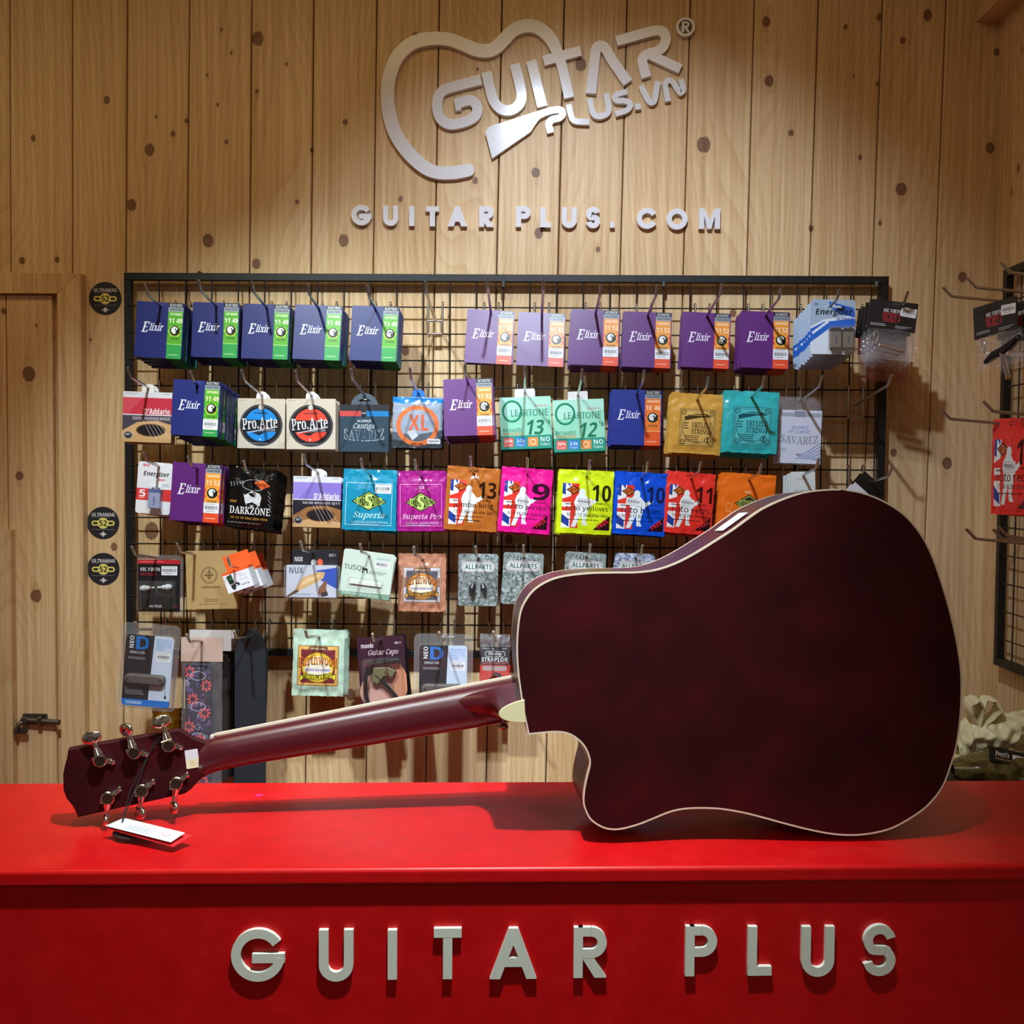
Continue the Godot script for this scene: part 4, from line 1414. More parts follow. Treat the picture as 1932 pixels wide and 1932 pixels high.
# ---------------------------------------------------------------- print: flat lettering and pictures for the packs, drawn into images
class Canvas:
	static var fonts := {}
	static var glyphs := {}
	var im: Image
	var s: float
	var W: float
	var H: float
	var r := RandomNumberGenerator.new()
	func _init(w: float, h: float, scale: float, bg: Variant) -> void:
		W = w
		H = h
		s = scale * 2.0
		r.seed = int(w * 31 + h * 7 + scale)
		im = Image.create(int(w * s) & ~1, int(h * s) & ~1, false, Image.FORMAT_RGB8)
		im.fill(col(bg))
	static func col(c: Variant) -> Color:
		if c is Color:
			return c
		return Color8((c >> 16) & 255, (c >> 8) & 255, c & 255)
	func rect(x: float, y: float, w: float, h: float, c: Variant) -> void:
		im.fill_rect(Rect2i(roundi(x * s), roundi(y * s), maxi(1, roundi((x + w) * s) - roundi(x * s)), maxi(1, roundi((y + h) * s) - roundi(y * s))), col(c))
	# even-odd fill of one or more outlines
	func fill(loops: Array, c: Variant) -> void:
		var cc := col(c)
		var lo := 1e9
		var hi := -1e9
		for l in loops:
			for p in l:
				lo = minf(lo, p.y)
				hi = maxf(hi, p.y)
		for y in range(maxi(0, int(floor(lo))), mini(im.get_height(), int(ceil(hi)) + 1)):
			var yy := y + 0.5
			var xs := PackedFloat32Array()
			for l in loops:
				var n: int = l.size()
				for i in n:
					var a: Vector2 = l[i]
					var b: Vector2 = l[(i + 1) % n]
					if (a.y <= yy) != (b.y <= yy):
						xs.append(a.x + (yy - a.y) / (b.y - a.y) * (b.x - a.x))
			xs.sort()
			for i in range(0, xs.size() - 1, 2):
				var x0 := roundi(xs[i])
				var x1 := roundi(xs[i + 1])
				if x1 > x0:
					im.fill_rect(Rect2i(x0, y, x1 - x0, 1), cc)
	func pts(a: Array) -> PackedVector2Array:
		var o := PackedVector2Array()
		for p in a:
			o.append(Vector2(p[0], p[1]) * s)
		return o
	func poly(a: Array, c: Variant) -> void:
		fill([pts(a)], c)
	func oval(cx: float, cy: float, rx: float, ry: float) -> PackedVector2Array:
		var o := PackedVector2Array()
		for k in 40:
			o.append(Vector2(cx + cos(TAU * k / 40.0) * rx, cy + sin(TAU * k / 40.0) * ry) * s)
		return o
	func ell(cx: float, cy: float, rx: float, ry: float, c: Variant) -> void:
		fill([oval(cx, cy, rx, ry)], c)
	func ring(cx: float, cy: float, rx: float, ry: float, t: float, c: Variant) -> void:
		fill([oval(cx, cy, rx, ry), oval(cx, cy, rx - t, ry - t)], c)
	func rrect(x: float, y: float, w: float, h: float, rad: float, c: Variant) -> void:
		var o := PackedVector2Array()
		for q in 4:
			var cx := x + (w - rad if q in [0, 3] else rad)
			var cy := y + (h - rad if q < 2 else rad)
			for k in 7:
				var a := PI * 0.5 * (q + k / 6.0)
				o.append(Vector2(cx + cos(a) * rad, cy + sin(a) * rad) * s)
		fill([o], c)
	func frame(x: float, y: float, w: float, h: float, t: float, c: Variant) -> void:
		rect(x, y, w, t, c)
		rect(x, y + h - t, w, t, c)
		rect(x, y, t, h, c)
		rect(x + w - t, y, t, h, c)
	func line(a: Array, w: float, c: Variant) -> void:
		var p := pts(a)
		for i in p.size() - 1:
			var o := (p[i + 1] - p[i]).orthogonal().normalized() * w * s * 0.5
			fill([PackedVector2Array([p[i] + o, p[i + 1] + o, p[i + 1] - o, p[i] - o])], c)
	static func letters(t: String, f: int) -> Array:
		var key := "%d%s" % [f, t]
		if glyphs.has(key):
			return glyphs[key]
		if not fonts.has(f):
			var sf := SystemFont.new()
			sf.font_names = PackedStringArray([["Droid Sans"], ["Droid Sans"], ["Droid Serif"], ["Droid Serif"], ["Droid Sans Mono"]][f])
			sf.font_weight = [700, 400, 700, 400, 400][f]
			fonts[f] = sf
		var tm := TextMesh.new()
		tm.font = fonts[f]
		tm.text = t
		tm.font_size = 48
		tm.pixel_size = 1.0
		tm.depth = 0.0
		tm.curve_step = 3.0
		var ar := tm.surface_get_arrays(0) if tm.get_surface_count() else []
		var tri := PackedVector2Array()
		var lo := Vector2(1e9, 1e9)
		var hi := Vector2(-1e9, -1e9)
		if not ar.is_empty():
			var vs: PackedVector3Array = ar[Mesh.ARRAY_VERTEX]
			var ix: PackedInt32Array = ar[Mesh.ARRAY_INDEX] if ar[Mesh.ARRAY_INDEX] != null else PackedInt32Array(range(vs.size()))
			for i in ix:
				var p := Vector2(vs[i].x, -vs[i].y)
				tri.append(p)
				lo = lo.min(p)
				hi = hi.max(p)
		glyphs[key] = [tri, lo, hi]
		return glyphs[key]
	# text fitted into a box; f 0 bold sans, 1 sans, 2 bold serif, 3 serif, 4 mono; slant leans it, turn (degrees) rotates it about the box centre
	func text(t: String, x0: float, y0: float, x1: float, y1: float, c: Variant, f := 0, slant := 0.0, turn := 0.0, arch := 0.0) -> void:
		var g := letters(t, f)
		var tri: PackedVector2Array = g[0]
		if tri.is_empty():
			return
		var lo: Vector2 = g[1]
		var sz: Vector2 = (g[2] - lo).max(Vector2(0.01, 0.01))
		var cc := col(c)
		var mid := Vector2(x0 + x1, y0 + y1) * 0.5
		var h := y1 - y0
		var w := x1 - x0 - absf(slant) * h
		var q := PackedVector2Array()
		for p in tri:
			var v := (p - lo) / sz
			var y := y0 + v.y * h
			var x := x0 + v.x * w + (slant * (1.0 - v.y) * h if slant > 0.0 else -slant * v.y * h)
			y += arch * (4.0 * (v.x - 0.5) * (v.x - 0.5) - 1.0) * h
			var pp := Vector2(x, y)
			if turn != 0.0:
				pp = mid + (pp - mid).rotated(deg_to_rad(turn))
			q.append(pp * s)
		for i in range(0, q.size() - 2, 3):
			tri_fill(q[i], q[i + 1], q[i + 2], cc)
	func tri_fill(a: Vector2, b: Vector2, d: Vector2, cc: Color) -> void:
		var lo := minf(a.y, minf(b.y, d.y))
		var hi := maxf(a.y, maxf(b.y, d.y))
		for y in range(maxi(0, int(floor(lo - 0.2))), mini(im.get_height(), int(ceil(hi + 0.2)))):
			var yy := clampf(y + 0.5, lo, hi)
			if absf(yy - (y + 0.5)) > 0.35:
				continue
			var x0 := 1e9
			var x1 := -1e9
			for e in [[a, b], [b, d], [d, a]]:
				var p: Vector2 = e[0]
				var q: Vector2 = e[1]
				if (p.y <= yy and q.y >= yy) or (q.y <= yy and p.y >= yy):
					var x: float = p.x if absf(q.y - p.y) < 1e-6 else p.x + (yy - p.y) / (q.y - p.y) * (q.x - p.x)
					x0 = minf(x0, x)
					x1 = maxf(x1, x)
			var i0 := roundi(x0 - 0.15)
			var i1 := roundi(x1 + 0.15)
			if i1 > i0:
				im.fill_rect(Rect2i(i0, y, i1 - i0, 1), cc)
	# lines of print too small to read
	func greek(x: float, y: float, w: float, h: float, rows: int, c: Variant) -> void:
		var rh := h / rows
		for k in rows:
			var px := x
			var end := x + w * r.randf_range(0.75, 1.0)
			while px < end:
				var l := r.randf_range(0.03, 0.10) * w
				rect(px, y + k * rh, minf(l, end - px), rh * 0.5, c)
				px += l + 0.018 * w
	func barcode(x: float, y: float, w: float, h: float) -> void:
		rrect(x, y, w, h, 1.5, 0xE9ECF0)
		greek(x + w * 0.08, y + h * 0.10, w * 0.84, h * 0.12, 1, 0x8A9098)
		var px := x + w * 0.08
		while px < x + w * 0.9:
			var l := r.randf_range(0.010, 0.035) * w
			rect(px, y + h * 0.30, l, h * 0.34, 0x3A3E46)
			px += l + r.randf_range(0.012, 0.035) * w
		greek(x + w * 0.14, y + h * 0.76, w * 0.7, h * 0.14, 1, 0x80868E)
	func material(rough := 0.4, spec := 0.5, metal := 0.0) -> StandardMaterial3D:
		im.shrink_x2()
		var m := StandardMaterial3D.new()
		m.albedo_texture = ImageTexture.create_from_image(im)
		m.roughness = rough
		m.metallic_specular = spec
		m.metallic = metal
		m.texture_repeat = false
		return m

# ---------------------------------------------------------------- kinds of packs; each is built once and copied
var protos := {}

func hole_round(x: float, y: float, r := 0.0028) -> PackedVector2Array:
	return disc(r, Vector2(x, y), 10)

func hole_slot(x: float, y: float, w := 0.022, h := 0.006) -> PackedVector2Array:
	# hanger slot: a bar with a bump in the middle
	return PackedVector2Array([Vector2(x - w * 0.5, y - h * 0.3), Vector2(x + w * 0.5, y - h * 0.3), Vector2(x + w * 0.42, y + h * 0.25), Vector2(x + w * 0.14, y + h * 0.3), Vector2(x + w * 0.08, y + h * 0.9), Vector2(x - w * 0.08, y + h * 0.9), Vector2(x - w * 0.14, y + h * 0.3), Vector2(x - w * 0.42, y + h * 0.25)])

func node(called: String) -> Node3D:
	var n := Node3D.new()
	n.name = called
	return n

func card_part(root: Node3D, called: String, w: float, h: float, thick: float, m: Material, hole: PackedVector2Array, r := 0.002, c := Vector2.ZERO, z := 0.0) -> MeshInstance3D:
	return part(called, slab_mesh(rounded(w, h, r, c), hole, z - thick, z, Rect2(c.x - w * 0.5, c.y - h * 0.5, w, h)), m, root)

func sticker_part(root: Node3D, x: float, y: float, w: float, h: float, turn := 0.0, z := 0.0) -> void:
	if not mats.has("price_sticker"):
		var cv := Canvas.new(100, 48, 2.0, 0xE9ECF0)
		cv.barcode(0, 0, 100, 48)
		mats["price_sticker"] = cv.material(0.45)
	var o := part("price_sticker", slab_mesh(rounded(w, h, 0.001), PackedVector2Array(), 0.0, 0.0003, Rect2(-w * 0.5, -h * 0.5, w, h)), mats["price_sticker"], root, Vector3(x, y, z + 0.0002))
	o.rotation.z = deg_to_rad(turn)

# a soft foil pouch: bulged front and back, flat crimped strips at the top and the bottom, a hanger slot through the top strip
func pouch_mesh(w: float, h: float, bulge: float, strip: float, foot: float, seed_: int, slot := true, crumple := 1.0) -> ArrayMesh:
	var n := FastNoiseLite.new()
	n.seed = seed_
	n.frequency = 1.0
	n.fractal_octaves = 3
	var nx := 20
	var ny := 26
	var k := Maker.new()
	for side in 2:
		var sg := 1.0 if side == 0 else -1.0
		var rows := []
		var uvs := []
		for j in ny + 1:
			var v := float(j) / ny
			var line := PackedVector3Array()
			var ul := []
			for i in nx + 1:
				var u := float(i) / nx
				var inner := clampf((v - foot) / (1.0 - strip - foot), 0.0, 1.0)
				var z := bulge * pow(maxf(0.0, sin(PI * u)), 0.45) * pow(maxf(0.0, sin(PI * inner)), 0.4)
				z += 0.0006
				var f := n.get_noise_2d(u * 5.0, v * 5.5)
				z += f * 0.0016 * crumple * (0.35 + (1.0 if v > 1.0 - strip * 1.5 or v < foot * 1.5 else 0.3)) * sg
				var x := (u - 0.5) * w
				var y := (v - 0.5) * h
				if i == 0 or i == nx:
					x += n.get_noise_2d(v * 9.0, 40.0 + i) * 0.0012
				if j == 0 or j == ny:
					y += n.get_noise_2d(u * 11.0, 70.0 + j) * 0.0016
				line.append(Vector3(x, y, (z - bulge) * 1.0 if side == 0 else -z - bulge))
				ul.append(Vector2(u, 1.0 - v))
			rows.append(line)
			uvs.append(ul)
		# leave the slot open
		var cut := ny - int(round(strip * ny * 0.62))
		k.skin_except(rows, uvs, side == 1, cut if slot else -1)
	return k.done()

func pouch(key: String, w: float, h: float, m: Material, bulge := 0.004, strip := 0.14, foot := 0.05, slot := true, crumple := 1.0) -> Node3D:
	var r := node("string_pack")
	part("pouch", pouch_mesh(w, h, bulge, strip, foot, key.hash() % 1000, slot, crumple), m, r)
	return r

func elixir(base: int, panel: int, hexa: int, deep: int, kind: String, web: String, nums: String, stick: bool) -> StandardMaterial3D:
	var c := Canvas.new(100, 117, 2.6, base)
	c.text("E", 12, 42, 30, 64, 0xE8EAF4, 2, 0.25)
	c.text("lixir", 28, 44, 60, 60, 0xE8EAF4, 2, 0.25)
	c.rect(67, 0, 31, 117, panel)
	c.rect(67, 0, 31, 9, 0x15161C)
	c.text(kind, 70, 2, 96, 7.5, 0xDADDE4)
	c.rect(67, 9, 31, 9, 0x9AA3AC)
	c.text("NANOWEB", 69, 11, 96, 16, 0x3A4148)
	c.text(web, 71, 21, 95, 26, 0xE8F4D8 if panel == 0x55A82A else 0xFBE6C8)
	c.text(nums.split(" ")[0], 69, 32, 80, 42, 0xEAF6D8 if panel == 0x55A82A else 0xFDE2C0)
	c.text(nums.split(" ")[1], 85, 32, 97, 42, 0xEAF6D8 if panel == 0x55A82A else 0xFDE2C0)
	c.poly([[67, 48], [74, 56], [74, 62], [67, 70]], deep)
	c.poly([[98, 48], [91, 56], [91, 62], [98, 70]], deep)
	c.poly([[74, 48], [91, 48], [97, 59], [91, 70], [74, 70], [68, 59]], hexa)
	c.ell(82.5, 58, 10.5, 10.5, 0x10140F)
	c.ell(82, 57, 7.2, 7.6, 0xE6EAE6)
	c.poly([[85, 57], [93, 53], [93, 63], [84, 63]], 0x10140F)
	c.ell(84, 55, 1.6, 1.6, 0x10140F)
	c.text("POLYWEB", 74, 73, 92, 77, 0x3A4A10)
	c.rect(67, 86, 31, 1.2, 0xC8E890 if panel == 0x55A82A else 0xFFD9A0)
	c.rect(67, 87.2, 31, 30, deep)
	c.greek(71, 108, 23, 3, 1, 0xE8F0D8)
	if stick:
		c.barcode(66, 80, 32, 20)
	return c.material(0.36)

func rotosound(base: int, num: String, word: String, gauge: String, free: bool, ink: int) -> StandardMaterial3D:
	var c := Canvas.new(100, 120, 2.6, base)
	# flag panel
	c.rect(8, 26, 30, 84, 0xE23A2E)
	c.poly([[8, 26], [24, 26], [24, 50], [8, 56]], 0xF2F0F0)
	c.poly([[8, 26], [14, 26], [14, 48], [8, 46]], 0x24409A)
	c.poly([[16, 26], [22, 26], [22, 34]], 0x24409A)
	c.rect(8, 62, 16, 9, 0xF2F0F0)
	c.rect(8, 78, 16, 32, 0xF2F0F0)
	c.poly([[8, 84], [22, 94], [22, 108], [8, 100]], 0x24409A)
	c.poly([[15, 38], [28, 30], [42, 38], [28, 47]], 0x141414)
	c.poly([[18, 38], [28, 32], [39, 38], [28, 45]], 0xE8702A)
	c.text("ROTO", 22, 35, 36, 41, 0x2A1408, 0, 0.2, -8)
	c.greek(14, 64, 20, 4, 1, 0x3A2020)
	# player
	var wh := 0xE9F2F4
	c.ell(44, 42, 6, 7, wh)
	c.poly([[38, 45], [50, 47], [60, 58], [74, 52], [75, 56], [62, 66], [55, 64], [56, 78], [52, 96], [56, 104], [46, 104], [44, 84], [38, 98], [34, 108], [26, 108], [32, 88], [34, 74], [30, 62], [33, 52]], wh)
	c.poly([[34, 60], [60, 64], [60, 70], [36, 74]], wh)
	c.text(num, 62, 27, 96, 58, ink, 0)
	c.text("medium", 70, 60, 88, 64, ink, 1)
	c.text(word, 16, 67, 92, 79, ink, 1)
	c.text(gauge, 18, 82, 92, 88, ink, 1)
	c.greek(16, 93, 70, 3, 1, ink)
	c.greek(40, 4, 20, 2, 1, ink)
	if free:
		c.poly([[96, 84], [96, 112], [66, 112]], 0x241018)
		c.text("FREE", 72, 96, 94, 104, 0xF03040, 0, 0.0, -38)
	else:
		c.greek(20, 100, 60, 4, 1, ink)
	return foil(c.material(0.17), key_seed(word))

func key_seed(t: String) -> int:
	return t.hash() % 997

func foil(m: StandardMaterial3D, seed_: int, depth := 0.05) -> StandardMaterial3D:
	m.roughness = minf(m.roughness, 0.2)
	m.metallic_specular = 0.6
	m.heightmap_enabled = true
	if not mats.has("foil_relief"):
		mats["foil_relief_tex"] = noise_relief(31, 0.012)
		mats["foil_relief"] = true
	m.heightmap_texture = mats["foil_relief_tex"]
	m.heightmap_scale = depth
	return m

func daddario(top: int, top2: int, title: String, wood: int, dark: int) -> StandardMaterial3D:
	var c := Canvas.new(100, 103, 2.6, 0xDCDDE6)
	c.greek(4, 3, 26, 3, 1, 0x8C8CA0)
	c.greek(80, 3, 18, 3, 1, 0x8C8CA0)
	c.rect(0, 12, 100, 34, top)
	c.poly([[0, 12], [40, 12], [10, 46], [0, 46]], top2)
	c.text("D'Addario", 44, 33, 96, 45, 0xF2F2F6, 0)
	c.rect(0, 46, 100, 2, 0xE8E8EE)
	c.rect(0, 48, 100, 55, dark)
	c.text(title, 20, 51, 97, 57, 0xC8C2CC, 0)
	c.poly([[0, 80], [30, 62], [70, 58], [100, 66], [100, 103], [0, 103]], wood)
	c.poly([[0, 96], [40, 84], [100, 92], [100, 103], [0, 103]], 0xC7A06E)
	c.ell(58, 78, 30, 13, 0x5A3A22)
	c.ell(58, 78, 27, 11, 0x231C22)
	for k in 5:
		c.line([[42 + k * 7, 58], [62 + k * 9, 96]], 0.7, 0xD8D0C8)
	c.ell(12, 89, 9, 8, 0x8C8C90)
	c.ell(12, 89, 7, 6.2, 0x2A2A2E)
	c.text("NY", 8, 85, 16, 90, 0xD8D8DC)
	return c.material(0.3)

func pro_arte(band_: int) -> StandardMaterial3D:
	var c := Canvas.new(100, 103, 2.6, 0xCFC4B4)
	c.greek(3, 3, 16, 3, 2, 0x9A8F82)
	c.ell(50, 55, 45, 43, 0x1A1A20)
	c.ring(50, 55, 43, 41, 0.8, 0x88888C)
	c.ell(50, 54, 35, 34, band_)
	c.rect(14, 44, 72, 24, 0x1A1A20)
	c.text("D'ADDARIO", 36, 28, 64, 32, 0x22222A)
	c.text("Pro.Arte", 10, 39, 84, 62, 0xE4E4E8, 2, 0.0, -4)
	c.line([[22, 70], [84, 58]], 2.0, 0xC8C8CC)
	c.text("Nylon Core", 46, 61, 80, 69, 0xE4E4E8, 3, 0.2)
	c.poly([[30, 70], [60, 68], [46, 76]], 0x1A1A20)
	c.ell(48, 84, 1.4, 2, 0xE8E8E8)
	c.greek(28, 91, 44, 3, 1, 0x9A9AA0)
	return c.material(0.35)

func earthwood(bg: int, panel: int, field: int, sun: int, name_col: int, rib: int, ink: int) -> StandardMaterial3D:
	var c := Canvas.new(100, 128, 2.6, bg)
	c.rect(10, 30, 80, 78, 0x8A7050)
	c.rect(11.5, 31.5, 77, 75, panel)
	c.rect(17, 38, 66, 64, field)
	c.ell(50, 72, 32, 30, 0x7A5A30)
	c.ell(50, 72, 30, 28, sun)
	c.ell(50, 72, 24, 22, 0xEFE9CF)
	c.rrect(32, 32, 36, 8, 3, 0x6A3A2A)
	c.text("ERNIE BALL", 35, 34, 65, 38, 0xE8D8B0)
	c.text("Earthwood", 12, 54, 88, 74, 0x4A2A16, 2, 0.0, 0.0, 0.35)
	c.text("Earthwood", 13, 53, 87, 72, name_col, 2, 0.0, 0.0, 0.35)
	c.rect(24, 74, 52, 6, 0xE6DFEA)
	c.text("ACOUSTIC GUITAR STRINGS", 26, 75, 74, 79, 0x5A5A88)
	c.poly([[15, 90], [26, 84], [50, 87], [74, 82], [86, 86], [85, 96], [72, 92], [50, 97], [26, 94], [14, 99]], ink)
	c.poly([[16, 90], [26, 85], [50, 88], [74, 83], [85, 87], [84, 95], [72, 91], [50, 96], [26, 93], [15, 98]], rib)
	c.text("MEDIUM LIGHT", 20, 86, 81, 94, ink, 2, 0.0, -2)
	return foil(c.material(0.25), key_seed("earth"))

func ukulele(bg: int, line_: int, panel: int) -> StandardMaterial3D:
	var c := Canvas.new(100, 114, 2.6, bg)
	c.rect(19, 30, 68, 70, line_)
	c.rect(20, 31, 66, 68, panel)
	c.frame(22, 33, 62, 64, 0.8, line_)
	for q in [[26, 37], [80, 37], [26, 93], [80, 93]]:
		c.ring(q[0], q[1], 5, 5, 1.2, line_)
		c.ring(q[0], q[1], 2.5, 2.5, 0.8, line_)
	c.ring(53, 66, 29, 28, 1.0, line_)
	c.poly([[26, 46], [40, 40], [70, 38], [80, 44], [60, 45], [30, 52]], line_)
	c.greek(30, 40, 45, 4, 1, panel)
	c.text("UKULELE", 42, 55, 80, 65, line_, 2)
	c.text("STRINGS", 42, 67, 80, 77, line_, 2)
	c.greek(26, 56, 12, 14, 3, line_)
	c.greek(30, 80, 30, 14, 4, line_)
	c.ell(74, 88, 6, 6, line_)
	c.ell(74, 88, 4.5, 4.5, panel)
	c.rect(72.5, 83, 3, 10, line_)
	return foil(c.material(0.2), key_seed("uke"))

func superia(bg: int, pro: bool) -> StandardMaterial3D:
	var c := Canvas.new(100, 118, 2.6, bg)
	c.frame(6, 26, 86, 82, 0.9, 0xCFE8EE if not pro else 0xE8B8DC)
	if pro:
		for q in [[20, 36], [78, 38], [16, 96], [84, 92]]:
			c.ring(q[0], q[1], 9, 9, 1.0, 0xC04CA4)
			c.ring(q[0], q[1], 5, 5, 1.0, 0xC04CA4)
		c.line([[14, 50], [22, 70], [14, 90]], 1.0, 0xC04CA4)
		c.line([[86, 50], [78, 70], [86, 84]], 1.0, 0xC04CA4)
		c.text("CL3", 44, 30, 56, 35, 0xE8D8E4)
	c.poly([[17, 62], [49, 42], [83, 62], [49, 80]], 0x18200F)
	c.poly([[20, 62], [49, 44], [80, 62], [49, 78]], 0xB9D46E)
	c.poly([[23, 62], [49, 46], [77, 62], [49, 76]], 0x18200F)
	c.text("ROTOSOUND", 27, 54, 74, 69, 0xB9D46E)
	c.text("S", 42, 48, 56, 75, 0xC8E080)
	if pro:
		c.text("Superia Pro", 10, 84, 92, 97, 0xF0E0EC, 3, 0.3)
	else:
		c.text("Superia", 20, 82, 82, 97, 0xE0F2F4, 3, 0.3)
	c.text("CLASSICAL GUITAR STRINGS", 18, 100, 86, 104, 0xDCEEF2, 1)
	c.greek(20, 106, 60, 3, 1, 0xB8DCE8)
	if not pro:
		c.barcode(60, 28, 30, 18)
	return foil(c.material(0.17), 5)

func marble(base: int, l1: int, l2: int) -> StandardMaterial3D:
	var c := Canvas.new(100, 132, 2.2, base)
	var rr := RandomNumberGenerator.new()
	rr.seed = base
	for k in 420:
		var x := rr.randf_range(-4, 104)
		var y := rr.randf_range(-4, 136)
		var a := rr.randf_range(0, TAU)
		var l := rr.randf_range(6, 16)
		var w := rr.randf_range(1.6, 4.6)
		var d := Vector2(cos(a), sin(a))
		var o := d.orthogonal() * w
		c.fill([PackedVector2Array([Vector2(x, y) * c.s, (Vector2(x, y) + d * l * 0.5 + o) * c.s, (Vector2(x, y) + d * l) * c.s, (Vector2(x, y) + d * l * 0.5 - o) * c.s])], [l1, l2, base, l1, 0x56605F, l2, base][k % 7])
	c.rrect(8, 20, 84, 26, 12, 0xC8B8BE)
	c.rrect(9.5, 21.5, 81, 23, 11, 0xD2DCDA)
	c.rrect(11, 23, 78, 20, 9.5, 0x8A6A72)
	c.rrect(12, 24, 76, 18, 9, 0xD6E0DE)
	c.text("ALLPARTS", 16, 27, 84, 39, 0x4A5A58)
	return c.material(0.3)

# the prototype of a kind, at the size it has in the photograph
func proto(key: String, w: float, h: float) -> Node3D:
	if protos.has(key):
		return protos[key]
	var none := PackedVector2Array()
	var r: Node3D
	match key:
		"elixir_green":
			r = node("string_pack")
			card_part(r, "pack", w, h, 0.0034, elixir(0x1B2468, 0x55A82A, 0xA8CC34, 0x2F9A4A, "ELECTRIC", "OPTIWEB", "11 49", false), hole_round(0, h * 0.5 - 0.012))
		"elixir_green_sticker":
			r = node("string_pack")
			card_part(r, "pack", w, h, 0.0034, elixir(0x202A74, 0x5AAE2C, 0xA8CC34, 0x2F9A4A, "ELECTRIC", "OPTIWEB", "11 49", false), hole_round(0, h * 0.5 - 0.012))
			sticker_part(r, w * 0.325, -h * 0.28, w * 0.31, h * 0.19)
		"elixir_purple":
			r = node("string_pack")
			card_part(r, "pack", w, h, 0.0034, elixir(0x5E2476, 0xEE9A3A, 0xF2B040, 0xE8502A, "ACOUSTIC", "NANOWEB", "11 52", false), hole_round(0, h * 0.5 - 0.012))
			sticker_part(r, w * 0.325, -h * 0.25, w * 0.31, h * 0.18)
		"elixir_orange":
			r = node("string_pack")
			card_part(r, "pack", w, h, 0.0034, elixir(0x22328E, 0xF07A2E, 0xF09038, 0xE85A26, "ELECTRIC", "NANOWEB", "10 46", false), hole_round(0, h * 0.5 - 0.012))
		"daddario_red", "daddario_purple":
			r = node("string_pack")
			var red := key == "daddario_red"
			var m := daddario(0xC8384C if red else 0x8A78D0, 0xD24E5E if red else 0x9A88DC, "COATED PHOSPHOR BRONZE" if red else "80/20 BRONZE EJ11", 0xD0A878 if red else 0x9A6A40, 0x4A4250 if red else 0x2A2430)
			card_part(r, "pack", w, h, 0.003, m, none, 0.001)
			part("hang_tab", slab_mesh(rounded(0.022, 0.024, 0.006, Vector2(0, h * 0.5 + 0.002)), hole_round(0, h * 0.5 + 0.005), -0.0026, -0.0016, Rect2(0, 0, 1, 1)), plain("tab_white", Color8(226, 226, 226), 0.4), r)
		"pro_arte_blue", "pro_arte_red":
			r = node("string_pack")
			card_part(r, "pack", w, h, 0.004, pro_arte(0x1E8ADC if key == "pro_arte_blue" else 0xF04A36), none, 0.001)
			part("hang_tab", slab_mesh(rounded(0.02, 0.022, 0.008, Vector2(0, h * 0.5 + 0.002)), hole_round(0, h * 0.5 + 0.004), -0.0034, -0.0024, Rect2(0, 0, 1, 1)), plain("tab_white", Color8(226, 226, 226), 0.4), r)
			part("button_tie", slab_mesh(disc(0.005, Vector2(0, h * 0.5 - 0.016), 14), none, 0.0002, 0.0012, Rect2(0, 0, 1, 1)), plain("tie_clear", Color8(205, 200, 192), 0.25), r)
		"savarez_dark":
			r = node("string_pack")
			var c := Canvas.new(100, 97, 2.6, 0x2F4454)
			c.rect(0, 0, 100, 16, 0x2E3036)
			c.rect(0, 13, 44, 11, 0xC84A48)
			c.rect(54, 13, 46, 11, 0x1F7CC0)
			c.poly([[44, 16], [49, 10], [55, 16], [55, 24], [49, 28], [44, 24]], 0x20242A)
			c.text("SAVAREZ", 45, 16, 54, 19, 0xD0D4D8)
			c.text("ALLIANCE", 36, 31, 64, 36, 0xD8DCE0)
			c.text("Cantiga", 26, 38, 74, 52, 0xE0E4E8, 3, 0.3)
			c.text("SAVAREZ", 8, 50, 92, 72, 0x2A3640, 2, 0.0, 0.0, -0.18)
			c.text("SAVAREZ", 9, 49, 91, 71, 0xB8C6D0, 2, 0.0, 0.0, -0.18)
			c.text("SAVAREZ", 10.5, 50, 89.5, 70, 0x3A5060, 2, 0.0, 0.0, -0.18)
			card_part(r, "pack", w, h, 0.004, c.material(0.35), none, 0.001)
			part("hang_tab", slab_mesh(rounded(0.05, 0.05, 0.024, Vector2(0, h * 0.5 - 0.004)), hole_slot(0, h * 0.5 + 0.008, 0.024, 0.006), -0.0036, -0.0024, Rect2(0, 0, 1, 1)), plain("tab_grey", Color8(88, 98, 108), 0.3), r)
		"xl":
			var c := Canvas.new(100, 103, 2.6, 0x9AA8BC)
			c.poly([[0, 0], [100, 4], [100, 12], [60, 10], [20, 14], [0, 10]], 0x1E86E4)
			c.poly([[0, 70], [40, 78], [100, 66], [100, 103], [0, 103]], 0x5A6470)
			c.poly([[0, 86], [50, 94], [100, 84], [100, 103], [0, 103]], 0x3A4048)
			c.ring(50, 58, 43, 41, 9, 0xE07A4A)
			c.text("XL", 32, 36, 72, 68, 0xD8684A, 0)
			c.text("EXL140", 38, 93, 62, 98, 0x3A2018)
			c.poly([[28, 70], [44, 66], [52, 78], [40, 88]], 0xC8CCD4)
			c.barcode(70, 84, 26, 10)
			r = pouch(key, w, h, foil(c.material(0.2), 3), 0.0035, 0.08, 0.04, false)
			part("hang_tab", slab_mesh(rounded(0.022, 0.024, 0.008, Vector2(0, h * 0.5 + 0.002)), hole_round(0, h * 0.5 + 0.005), -0.005, -0.004, Rect2(0, 0, 1, 1)), plain("tab_blue", Color8(40, 120, 214), 0.35), r)
